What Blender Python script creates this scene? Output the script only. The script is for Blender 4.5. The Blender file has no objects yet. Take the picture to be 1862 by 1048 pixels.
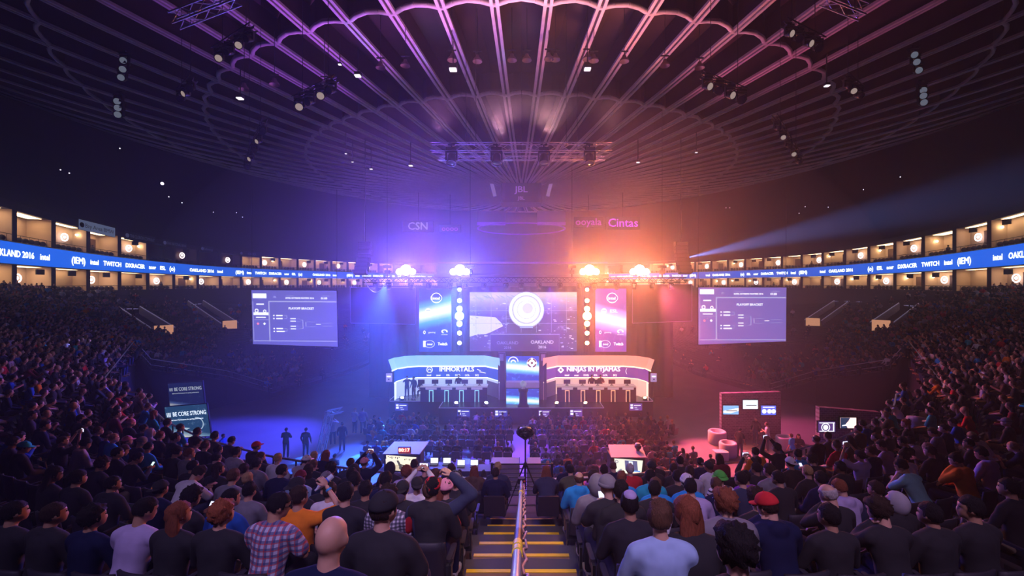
import bpy, bmesh, math, random
from mathutils import Vector, Matrix, noise
import numpy as np

SC = bpy.context.scene
COL = SC.collection
PI = math.pi
FPX, CX, HY = 781.0, 948.0, 518.0      # focal length in pixels, column of the view axis, row of the horizon
CAMZ = 10.1

# ------------------------------------------------------------------ camera
cam_data = bpy.data.cameras.new('camera')
cam_data.sensor_width = 36.0
cam_data.lens = 36.0 * FPX / 1862.0
cam_data.shift_x = -(CX - 931.0) / 1862.0
cam_data.shift_y = -(524.0 - HY) / 1862.0
cam_data.clip_end = 600
cam_data.clip_start = 0.05
cam = bpy.data.objects.new('camera', cam_data)
cam.location = (0, 0, CAMZ)
cam.rotation_euler = (PI / 2, 0, 0)
COL.objects.link(cam)
SC.camera = cam

# ------------------------------------------------------------------ haze filled dark hall, exposure
world = bpy.data.worlds.new('world')
SC.world = world
world.use_nodes = True
wn = world.node_tree
wn.nodes.clear()
wo = wn.nodes.new('ShaderNodeOutputWorld')
wb = wn.nodes.new('ShaderNodeBackground')
wb.inputs['Color'].default_value = (0.02, 0.015, 0.06, 1)
wb.inputs['Strength'].default_value = 0.0
wn.links.new(wb.outputs[0], wo.inputs['Surface'])
wv = wn.nodes.new('ShaderNodeVolumeScatter')
wv.inputs['Color'].default_value = (1, 1, 1, 1)
wv.inputs['Density'].default_value = 0.0024
wv.inputs['Anisotropy'].default_value = 0.65
wn.links.new(wv.outputs[0], wo.inputs['Volume'])
SC.view_settings.view_transform = 'Standard'
SC.view_settings.look = 'None'
SC.view_settings.gamma = 1.0
SC.view_settings.exposure = 0.0
SC.view_settings.use_curve_mapping = False
SC.cycles.max_bounces = 3
SC.cycles.diffuse_bounces = 1
SC.cycles.glossy_bounces = 2
SC.cycles.transmission_bounces = 3
SC.cycles.transparent_max_bounces = 6
SC.cycles.volume_bounces = 0
SC.cycles.use_denoising = True
SC.cycles.sample_clamp_indirect = 4.0
SC.cycles.sample_clamp_direct = 0
SC.cycles.caustics_reflective = False
SC.cycles.caustics_refractive = False
SC.cycles.use_adaptive_sampling = True
SC.cycles.adaptive_threshold = 0.04


# denser machine haze round the stage
HZ = bpy.data.materials.new('stage_haze')
HZ.use_nodes = True
HZ.node_tree.nodes.clear()
_o = HZ.node_tree.nodes.new('ShaderNodeOutputMaterial')
_s = HZ.node_tree.nodes.new('ShaderNodeVolumeScatter')
_s.inputs['Density'].default_value = 0.0095
_s.inputs['Anisotropy'].default_value = 0.55
HZ.node_tree.links.new(_s.outputs[0], _o.inputs['Volume'])
_bm = bmesh.new()
bmesh.ops.create_uvsphere(_bm, u_segments=64, v_segments=32, radius=1.0)
_me = bpy.data.meshes.new('stage_haze')
_bm.to_mesh(_me)
_bm.free()
_me.materials.append(HZ)
haze = bpy.data.objects.new('stage_haze', _me)
haze.location = (0, 31, 8)
haze.scale = (25, 14, 15)
haze['kind'] = 'stuff'
haze['label'] = 'drifting machine haze lit blue and orange around the stage'
haze['category'] = 'haze'
COL.objects.link(haze)


def P(px, py, y):
    """the point at distance y down the hall that the photograph shows at (px, py)"""
    return Vector(((px - CX) / FPX * y, y, CAMZ + (HY - py) / FPX * y))


def spot(loc, target, power, color, angle, blend=0.6, size=0.15):
    d = bpy.data.lights.new('stage_light', 'SPOT')
    d.energy = power
    d.color = color
    d.spot_size = math.radians(angle)
    d.spot_blend = blend
    d.shadow_soft_size = size
    o = bpy.data.objects.new('stage_light', d)
    o.location = loc
    o.rotation_euler = (Vector(target) - Vector(loc)).to_track_quat('-Z', 'Y').to_euler()
    COL.objects.link(o)
    return o


def point(loc, power, color, size=0.3):
    d = bpy.data.lights.new('stage_glow', 'POINT')
    d.energy = power
    d.color = color
    d.shadow_soft_size = size
    o = bpy.data.objects.new('stage_glow', d)
    o.location = loc
    COL.objects.link(o)
    return o


def area(loc, target, power, color, sx, sy, spread=180):
    d = bpy.data.lights.new('house_light', 'AREA')
    d.energy = power
    d.color = color
    d.shape = 'RECTANGLE'
    d.size = sx
    d.size_y = sy
    d.spread = math.radians(spread)
    o = bpy.data.objects.new('house_light', d)
    o.location = loc
    o.rotation_euler = (Vector(target) - Vector(loc)).to_track_quat('-Z', 'Y').to_euler()
    COL.objects.link(o)
    return o


BLUE, VIOLET, ORANGE, PINK = (0.03, 0.16, 1.0), (0.30, 0.12, 1.0), (1.0, 0.22, 0.04), (1.0, 0.22, 0.38)
# four big audience blinders over the stage truss
for px, py, c, pw in ((738, 494, (0.15, 0.06, 1.0), 11000), (836, 494, (0.09, 0.06, 1.0), 11000),
                      (1072, 494, (1.0, 0.20, 0.03), 7500), (1163, 494, (1.0, 0.17, 0.06), 7500)):
    spot(P(px, py, 33.4), P(px + (px - 948) * 0.3, 100, 12), pw, c, 150, 1.0, 0.5)
# dim house light over the near seats and warm aisle light
spot((2.5, -4, 21), (1.4, 6.2, 5), 5200, (0.80, 0.52, 1.0), 42, 1.0, 1.2)
spot((-5, -3, 20), (-2.5, 6.5, 6), 2600, (0.60, 0.45, 1.0), 46, 1.0, 1.2)
spot((0.1, 4.0, 19), (0, 6.2, 6), 1500, (1.0, 0.74, 0.50), 22, 0.8, 0.2)
# front wash added to brighten the two booths
spot(P(820, 517, 31.5), (-5.6, 35, 3.2), 1500, (0.15, 0.50, 1.0), 44, 0.8, 0.2)
spot(P(1075, 517, 31.5), (5.8, 35, 3.2), 1400, (1.0, 0.26, 0.18), 44, 0.8, 0.2)
# long searchlight beams across the hall
spot(P(1245, 470, 60), P(1900, 325, 24), 900000, (0.16, 0.30, 1.0), 7, 0.9, 0.1)
spot(P(1225, 520, 33.4), P(1560, 545, 30), 30000, (0.35, 0.3, 1.0), 4, 0.9, 0.1)
spot(P(1236, 500, 33), P(1700, 470, 26), 20000, (0.3, 0.35, 1.0), 3.5, 0.9, 0.1)
spot(P(650, 505, 33.2), P(300, 520, 28), 30000, (0.25, 0.25, 1.0), 4, 0.9, 0.1)
spot(P(685, 522, 33.4), P(480, 560, 30), 20000, (0.25, 0.25, 1.0), 3.5, 0.9, 0.1)
# narrow downward beams left (blue) and right (red-orange)
for tx, ty in ((560, 830), (640, 850), (690, 800)):
    spot(P(836, 560, 33.3), P(tx, ty, 25), 130000, (0.02, 0.18, 1.0), 4.5, 0.7, 0.08)
for tx, ty in ((1250, 800), (1180, 850), (1120, 820)):
    spot(P(1068, 560, 33.3), P(tx, ty, 25), 90000, (1.0, 0.13, 0.04), 4.5, 0.7, 0.08)
# moving heads that throw light up to the roof ribs
for px, tx, ty, tz, c, pw in ((700, -16, 28, 26, (0.45, 0.08, 1.0), 9000), (790, -10, 22, 27, (0.70, 0.16, 1.0), 14000),
                              
                              (1100, 10, 22, 27, (1.0, 0.26, 0.32), 14000), (1200, 17, 28, 26, (1.0, 0.14, 0.36), 8000)):
    spot(P(px, 508, 34.5), (tx, ty, tz), pw, c, 54, 1.0, 0.2)
for lx, ly, tx, ty, c, pw in ((-4.6, 24.6, -3.5, 22, (0.95, 0.34, 0.80), 3000), (-1.2, 24.6, -0.8, 17, (1.0, 0.42, 0.60), 4600), (1.6, 24.6, 1.0, 17, (1.0, 0.44, 0.50), 4600), (5.2, 24.6, 4, 22, (1.0, 0.36, 0.36), 3000)):
    spot((lx, ly, 18.75), (tx, ty, 27), pw, c, 112, 1.0, 0.3)
# washes aimed down at the floor crowd
for px, tx, ty, c, pw, an in ((700, -9, 23, (0.03, 0.10, 1.0), 60000, 42), (836, -10, 22, BLUE, 60000, 26), (836, -5, 26, BLUE, 40000, 30), (690, -19, 27, (0.05, 0.05, 1.0), 34000, 60),
                              (900, -2, 27, (0.14, 0.05, 1.0), 30000, 40), (1000, 2.5, 26, (0.28, 0.04, 1.0), 24000, 34),
                              (1067, 6, 24, (1.0, 0.07, 0.10), 24000, 34), (1067, 12, 25, (1.0, .13, .06), 28000, 28), (1215, 19, 27, (1.0, 0.09, 0.28), 12000, 60),
                              (1200, 12, 24, (1.0, 0.10, 0.26), 20000, 42)):
    spot(P(px, 517, 33.6), (tx, ty, 1.0), pw, c, an, 0.7, 0.12)
# ================================================================== builders
MATS = {}


def mat(name, color=(0.5, 0.5, 0.5), rough=0.6, metal=0.0, emit=None, strength=0.0, noise_amt=0.0, noise_scale=8.0, spec=0.4):
    if name in MATS:
        return MATS[name]
    m = bpy.data.materials.new(name)
    m.use_nodes = True
    nt = m.node_tree
    b = nt.nodes['Principled BSDF']
    b.inputs['Base Color'].default_value = (*color, 1)
    b.inputs['Roughness'].default_value = rough
    b.inputs['Metallic'].default_value = metal
    b.inputs['Specular IOR Level'].default_value = spec
    if emit is not None:
        b.inputs['Emission Color'].default_value = (*emit, 1)
        b.inputs['Emission Strength'].default_value = strength
    if noise_amt:
        tc = nt.nodes.new('ShaderNodeTexCoord')
        n = nt.nodes.new('ShaderNodeTexNoise')
        n.inputs['Scale'].default_value = noise_scale
        n.inputs['Detail'].default_value = 4
        r = nt.nodes.new('ShaderNodeMapRange')
        r.inputs['To Min'].default_value = 1 - noise_amt
        r.inputs['To Max'].default_value = 1 + noise_amt
        mx = nt.nodes.new('ShaderNodeVectorMath')
        mx.operation = 'SCALE'
        mx.inputs[0].default_value = color
        nt.links.new(tc.outputs['Object'], n.inputs['Vector'])
        nt.links.new(n.outputs['Fac'], r.inputs['Value'])
        nt.links.new(r.outputs[0], mx.inputs['Scale'])
        nt.links.new(mx.outputs[0], b.inputs['Base Color'])
    MATS[name] = m
    return m


def glow(name, color, strength):
    return mat(name, (0.02, 0.02, 0.02), 0.5, 0, color, strength)


class MB:
    """collects boxes, bars, tubes and rounds for ONE mesh object"""

    def __init__(self):
        self.v, self.f, self.mi, self.M, self.smooth, self.cur = [], [], [], [], [], 0

    def mat(self, m):
        if m not in self.M:
            self.M.append(m)
        self.cur = self.M.index(m)
        return self

    def add(self, vs, fs, smooth=False):
        b = len(self.v)
        self.v.extend([tuple(p) for p in vs])
        for f in fs:
            self.f.append(tuple(b + i for i in f))
            self.mi.append(self.cur)
            self.smooth.append(smooth)
        return self

    def quad(self, a, b, c, d):
        return self.add([a, b, c, d], [(0, 1, 2, 3)])

    def box(self, c, s, rot=None):
        hx, hy, hz = s[0] / 2, s[1] / 2, s[2] / 2
        vs = [Vector((x, y, z)) for z in (-hz, hz) for y in (-hy, hy) for x in (-hx, hx)]
        if rot is not None:
            vs = [rot @ p for p in vs]
        c = Vector(c)
        return self.add([p + c for p in vs], [(0, 2, 3, 1), (4, 5, 7, 6), (0, 1, 5, 4), (2, 6, 7, 3), (0, 4, 6, 2), (1, 3, 7, 5)])

    def rbox(self, c, s, r, rot=None, n=3):
        """box with corners rounded in plan (about z)"""
        pts = []
        for sx, sy, a0 in ((1, 1, 0), (-1, 1, 90), (-1, -1, 180), (1, -1, 270)):
            for k in range(n + 1):
                a = math.radians(a0 + 90 * k / n)
                pts.append((sx * (s[0] / 2 - r) + r * math.cos(a), sy * (s[1] / 2 - r) + r * math.sin(a)))
        N = len(pts)
        vs = [Vector((x, y, z)) for z in (-s[2] / 2, s[2] / 2) for x, y in pts]
        if rot is not None:
            vs = [rot @ p for p in vs]
        c = Vector(c)
        fs = [tuple(reversed(range(N))), tuple(range(N, 2 * N))] + [(i, (i + 1) % N, N + (i + 1) % N, N + i) for i in range(N)]
        return self.add([p + c for p in vs], fs)

    def tube(self, a, b, r0, r1=None, n=8, caps=True, smooth=True):
        a, b = Vector(a), Vector(b)
        r1 = r0 if r1 is None else r1
        d = (b - a)
        if d.length < 1e-6:
            return self
        q = d.to_track_quat('Z', 'Y')
        vs = []
        for p, r in ((a, r0), (b, r1)):
            for i in range(n):
                t = 2 * PI * i / n
                vs.append(p + q @ Vector((r * math.cos(t), r * math.sin(t), 0)))
        fs = [(i, (i + 1) % n, n + (i + 1) % n, n + i) for i in range(n)]
        self.add(vs, fs, smooth)
        if caps:
            self.add(vs[:n], [tuple(reversed(range(n)))])
            self.add(vs[n:], [tuple(range(n))])
        return self

    def path(self, pts, r, n=6):
        for a, b in zip(pts[:-1], pts[1:]):
            self.tube(a, b, r, n=n)
        return self

    def lathe(self, c, prof, n=16, axis=None, smooth=True):
        """prof: (radius, height) pairs about the axis"""
        q = Vector(axis).to_track_quat('Z', 'Y') if axis is not None else None
        c = Vector(c)
        vs = []
        for r, h in prof:
            for i in range(n):
                t = 2 * PI * i / n
                p = Vector((r * math.cos(t), r * math.sin(t), h))
                vs.append(c + (q @ p if q else p))
        fs = []
        for k in range(len(prof) - 1):
            for i in range(n):
                fs.append((k * n + i, k * n + (i + 1) % n, (k + 1) * n + (i + 1) % n, (k + 1) * n + i))
        return self.add(vs, fs, smooth)

    def ball(self, c, s, n=10, m=7, rot=None):
        c = Vector(c)
        if isinstance(s, (int, float)):
            s = (s, s, s)
        vs = []
        for j in range(m + 1):
            ph = PI * j / m
            for i in range(n):
                t = 2 * PI * i / n
                p = Vector((s[0] * math.sin(ph) * math.cos(t), s[1] * math.sin(ph) * math.sin(t), s[2] * math.cos(ph)))
                vs.append(c + (rot @ p if rot is not None else p))
        fs = []
        for j in range(m):
            for i in range(n):
                fs.append((j * n + i, (j + 1) * n + i, (j + 1) * n + (i + 1) % n, j * n + (i + 1) % n))
        return self.add(vs, fs, True)

    def mesh(self, name):
        me = bpy.data.meshes.new(name)
        me.from_pydata(self.v, [], self.f)
        for m in self.M:
            me.materials.append(m)
        if self.f:
            me.polygons.foreach_set('material_index', self.mi)
            me.polygons.foreach_set('use_smooth', self.smooth)
        me.update()
        return me

    def build(self, name, m=None, parent=None):
        if m is not None:
            self.M = [m] + [x for x in self.M if x is not m]
            if len(self.M) == 1:
                self.mi = [0] * len(self.f)
        o = bpy.data.objects.new(name, self.mesh(name))
        COL.objects.link(o)
        if parent is not None:
            o.parent = parent
        return o


def tag(o, label=None, cat=None, group=None, kind=None):
    if label:
        o['label'] = label
    if cat:
        o['category'] = cat
    if group:
        o['group'] = group
    if kind:
        o['kind'] = kind
    return o


def empty(name, label, cat, loc=(0, 0, 0), rz=0.0, group=None):
    o = bpy.data.objects.new(name, None)
    o.location = loc
    o.rotation_euler = (0, 0, rz)
    COL.objects.link(o)
    return tag(o, label, cat, group)


def copy_tree(o, parent=None):
    c = o.copy()
    COL.objects.link(c)
    c.parent = parent
    for ch in o.children:
        copy_tree(ch, c)
    return c


_glyph = {}


def glyphs(txt, size=1.0):
    """flat letters as (verts, faces), centred on the origin in xy"""
    key = txt
    if key not in _glyph:
        cu = bpy.data.curves.new('text', 'FONT')
        cu.body = txt
        cu.resolution_u = 2
        cu.align_x = 'CENTER'
        cu.align_y = 'CENTER'
        o = bpy.data.objects.new('text', cu)
        COL.objects.link(o)
        dg = bpy.context.evaluated_depsgraph_get()
        me = bpy.data.meshes.new_from_object(o.evaluated_get(dg))
        _glyph[key] = ([v.co.copy() for v in me.vertices], [tuple(p.vertices) for p in me.polygons])
        bpy.data.objects.remove(o)
        bpy.data.curves.remove(cu)
        bpy.data.meshes.remove(me)
    v, f = _glyph[key]
    return [Vector((p.x * size, p.y * size, 0)) for p in v], f


class Face:
    """a flat upright picture surface: u to the right, v up, seen from -normal side"""

    def __init__(self, c, right, up):
        self.c, self.r, self.u = Vector(c), Vector(right).normalized(), Vector(up).normalized()
        self.n = self.r.cross(self.u)

    def p(self, u, v, d=0.0):
        return self.c + self.r * u + self.u * v + self.n * d

    def rect(self, mb, m, u0, v0, u1, v1, d=0.01):
        mb.mat(m).quad(self.p(u0, v0, d), self.p(u1, v0, d), self.p(u1, v1, d), self.p(u0, v1, d))

    def poly(self, mb, m, pts, d=0.01):
        mb.mat(m).add([self.p(u, v, d) for u, v in pts], [tuple(range(len(pts)))])

    def disc(self, mb, m, u, v, r, d=0.01, r2=None, n=28, a0=0, a1=360, ry=None):
        ry = r if ry is None else ry
        vs, fs = [], []
        if r2 is None:
            vs = [self.p(u + r * math.cos(math.radians(a0 + (a1 - a0) * i / n)), v + ry * math.sin(math.radians(a0 + (a1 - a0) * i / n)), d) for i in range(n)]
            fs = [tuple(range(n))]
        else:
            k = r2 / r
            for i in range(n + 1):
                a = math.radians(a0 + (a1 - a0) * i / n)
                vs.append(self.p(u + r * math.cos(a), v + ry * math.sin(a), d))
                vs.append(self.p(u + r * k * math.cos(a), v + ry * k * math.sin(a), d))
            fs = [(2 * i, 2 * i + 2, 2 * i + 3, 2 * i + 1) for i in range(n)]
        mb.mat(m).add(vs, fs)

    def text(self, mb, m, txt, u, v, size, d=0.012, sx=1.0, bold=0.0):
        vs, fs = glyphs(txt, size)
        mb.mat(m)
        offs = [(0, 0)] if not bold else [(-bold, 0), (bold, 0), (0, bold * 0.6), (0, -bold * 0.6)]
        for k, (a, b) in enumerate(offs):
            mb.add([self.p(u + p.x * sx + a, v + p.y + b, d + k * 0.0015) for p in vs], fs)


# ================================================================== the hall
HUB = Vector((0, 60, CAMZ + 12.75))


def roof_z(r):
    return HUB.z + 0.0026 * r * r


M_floor = mat('arena_floor_concrete', (0.22, 0.22, 0.25), 0.55, noise_amt=0.25, noise_scale=0.6)
M_roof = mat('roof_deck_fabric', (0.065, 0.045, 0.042), 0.95, noise_amt=0.5, noise_scale=0.5)
M_rib = mat('painted_roof_rib', (0.62, 0.56, 0.56), 0.6, noise_amt=0.2, noise_scale=3)
M_ribd = mat('dark_rib_recess', (0.05, 0.04, 0.04), 0.9)
M_black = mat('black_paint', (0.012, 0.012, 0.014), 0.6)
M_drape = mat('black_velour_drape', (0.012, 0.011, 0.016), 0.95)
M_conc = mat('stand_concrete', (0.10, 0.095, 0.10), 0.85, noise_amt=0.3, noise_scale=1.5)
M_steel = mat('brushed_steel', (0.55, 0.56, 0.60), 0.28, 0.9)
M_dkmetal = mat('dark_painted_metal', (0.05, 0.05, 0.055), 0.4, 0.5)
M_truss = mat('aluminium_truss', (0.60, 0.60, 0.62), 0.35, 0.7)

mb = MB().mat(M_floor)
mb.box((0, 62, -0.1), (150, 170, 0.2))
tag(mb.build('floor'), kind='structure')

# outer wall, well behind the suites, closes the hall
mb = MB().mat(mat('outer_wall_black', (0.006, 0.006, 0.010), 0.95))
N = 72
vs, fs = [], []
for i in range(N):
    a = 2 * PI * i / N
    for z in (-0.2, 44):
        vs.append((74 * math.sin(a), 74 - 94 * math.cos(a), z))
fs = [(2 * i, 2 * ((i + 1) % N), 2 * ((i + 1) % N) + 1, 2 * i + 1) for i in range(N)]
mb.add(vs, fs)
tag(mb.build('wall_round'), kind='structure')

# roof deck: shallow dish over radial ribs
mb = MB().mat(M_roof)
NR, NS = 14, 144
vs, fs = [], []
for k in range(NR + 1):
    r = 2.2 + (100 - 2.2) * k / NR
    for i in range(NS):
        a = 2 * PI * i / NS
        sag = 0.35 * (1 if i % 2 == 0 else 0)
        vs.append((HUB.x + r * math.sin(a), HUB.y + r * math.cos(a), roof_z(r) + 1.7 + sag))
for k in range(NR):
    for i in range(NS):
        j = (i + 1) % NS
        fs.append((k * NS + i, k * NS + j, (k + 1) * NS + j, (k + 1) * NS + i))
mb.add(vs, fs)
mb.mat(M_ribd).lathe((HUB.x, HUB.y, 0), [(0.01, roof_z(0) - 0.2), (2.3, roof_z(0) - 0.2), (2.3, roof_z(0) + 1.8)], n=36)
tag(mb.build('ceiling'), kind='structure')

# 72 radial ribs: deep web with twin bottom flanges and a dark recess
mb = MB()
rs = [2.3 + (82 - 2.3) * k / 12 for k in range(13)]


def rib_strip(x0, z0, x1, z1):
    vs, fs = [], []
    for r in rs:
        vs += [(x0, r, roof_z(r) - HUB.z + z0), (x1, r, roof_z(r) - HUB.z + z1)]
    fs = [(2 * k, 2 * k + 1, 2 * k + 3, 2 * k + 2) for k in range(len(rs) - 1)]
    mb.add(vs, fs)


mb.mat(M_rib)
for s in (-1, 1):
    rib_strip(s * 0.08, 0.0, s * 0.27, 0.0)      # bottom flange
    rib_strip(s * 0.27, 0.0, s * 0.27, 0.18)
    rib_strip(s * 0.08, 0.0, s * 0.08, 0.10)
    rib_strip(s * 0.27, 0.18, s * 0.10, 0.22)
mb.mat(M_ribd)
rib_strip(-0.09, 0.10, 0.09, 0.10)
mb.mat(M_roof)
for s in (-1, 1):
    rib_strip(s * 0.10, 0.20, s * 0.10, 2.0)
rib_mesh = mb.mesh('roof_beam')
for k in range(72):
    a = math.radians(5 * k + 2.5)
    o = bpy.data.objects.new('roof_beam', rib_mesh)
    o.location = HUB
    o.rotation_euler = (0, 0, a)
    COL.objects.link(o)
    tag(o, 'one of the straight twin-edged ribs fanning out across the round roof', 'roof rib', 'radial roof ribs', 'structure')

# ring pipes scalloped between the ribs
for q, (R, w) in enumerate(((26.6, 0.15), (35.3, 0.16), (45, 0.14))):
    mb = MB().mat(M_rib)
    pts = []
    for k in range(72 * 4 + 1):
        a = math.radians(2.5 + k * 1.25)
        u = (k % 4) / 4
        rr = R + 0.42 * math.sin(PI * u)
        pts.append(Vector((HUB.x + rr * math.sin(a), HUB.y + rr * math.cos(a), roof_z(rr) + 0.14)))
    mb.path(pts, w, n=5)
    # hanging fabric baffle above each ring
    mb.mat(M_roof)
    for a, b in zip(pts[:-1], pts[1:]):
        mb.quad(a, b, b + Vector((0, 0, 1.6)), a + Vector((0, 0, 1.6)))
    tag(mb.build('ceiling_ring'), ('inner', 'middle', 'outer')[q] + ' scalloped ring pipe crossing the radial roof ribs', 'ceiling ring', kind='structure')
# ================================================================== suites ring
EX, EY, EC = 66.0, 85.0, 75.0


def ring_pt(phi, off=0.0):
    """plan point on the oval of suites, off metres outward"""
    x, y = EX * math.sin(phi), EC - EY * math.cos(phi)
    n = Vector((math.sin(phi) / EX, -math.cos(phi) / EY, 0)).normalized()
    return Vector((x, y, 0)) + n * off


def ring_s(y):
    t = max(0.0, (103 - y) / 49.0)
    return min(1.5, 1 + 0.4 * t * t)


# arc-length table
_phis = [math.radians(40 + 280 * i / 2800) for i in range(2801)]
_arc = [0.0]
for _i in range(1, 2801):
    _arc.append(_arc[-1] + (ring_pt(_phis[_i]) - ring_pt(_phis[_i - 1])).length)
_arc = np.array(_arc)
_ph = np.array(_phis)
ARC_MID = float(np.interp(PI, _ph, _arc))


def phi_at(s):
    """angle at arc distance s from the far end of the hall, positive to the left in the picture"""
    return float(np.interp(ARC_MID + s, _arc, _ph))


def RP(s, h, off=0.0):
    """left side: s<0 ... the ring seen at left of the picture has x<0"""
    p = ring_pt(phi_at(s), off)
    p.z = CAMZ + 2 + 0 + h * ring_s(p.y) - 2
    return p


NTH = ['first', 'second', 'third', 'fourth', 'fifth', 'sixth', 'seventh', 'eighth', 'ninth', 'tenth', 'eleventh', 'twelfth', 'thirteenth', 'fourteenth', 'fifteenth', 'sixteenth']
M_fascia = mat('dark_blue_fascia', (0.035, 0.035, 0.06), 0.6)
M_suitewall = mat('warm_suite_wall', (0.70, 0.50, 0.38), 0.8, noise_amt=0.3, noise_scale=0.35)
M_suitedark = mat('suite_wood_panel', (0.10, 0.045, 0.035), 0.6)
M_suitelamp = glow('suite_ceiling_lamp', (1.0, 0.66, 0.34), 7.0)
M_suitelamp2 = glow('suite_wall_lamp', (1.0, 0.75, 0.40), 26.0)
M_ribbon = glow('led_ribbon_blue', (0.008, 0.10, 0.62), 1.5)
M_white = glow('led_white', (0.80, 0.90, 1.0), 3.2)
M_ribsil = mat('suite_person_silhouette', (0.02, 0.018, 0.03), 0.9)
SP = 5.45
NSU = 24


def ring_band(mb, h0, h1, off0, off1, s0, s1, n=120):
    vs = []
    for i in range(n + 1):
        s = s0 + (s1 - s0) * i / n
        vs += [RP(s, h0, off0), RP(s, h1, off1)]
    mb.add(vs, [(2 * i, 2 * i + 2, 2 * i + 3, 2 * i + 1) for i in range(n)])


SEND = 168.0
mb = MB().mat(M_fascia)
ring_band(mb, 6.75, 7.5, 0, 0, -SEND, SEND, 160)       # top fascia
ring_band(mb, 7.5, 8.0, 0, 7, -SEND, SEND, 160)
ring_band(mb, 6.75, 6.75, 0, 7, -SEND, SEND, 160)      # room ceilings and floors
ring_band(mb, 3.75, 3.9, -0.9, 0.0, -SEND, SEND, 160)
ring_band(mb, 3.9, 3.9, 0, 7, -SEND, SEND, 160)
ring_band(mb, 1.78, 1.78, -0.9, 7, -SEND, SEND, 160)
ring_band(mb, -0.75, -0.75, 0, 7, -SEND, SEND, 160)
ring_band(mb, -9.0, -0.75, 0, 0, -SEND, SEND, 160)
tag(mb.build('wall_suites'), kind='structure')
# dark front of the far ring where no suite is lit, and the unlit fronts beyond the near end
mb = MB().mat(M_fascia)
ring_band(mb, -0.75, 6.75, 0.4, 0.4, -31, 31, 60)
for sg in (-1, 1):
    ring_band(mb, -0.75, 6.75, 0.4, 0.4, sg * (31 + NSU * SP), sg * SEND, 30)
tag(mb.build('wall_rear'), kind='structure')


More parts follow.
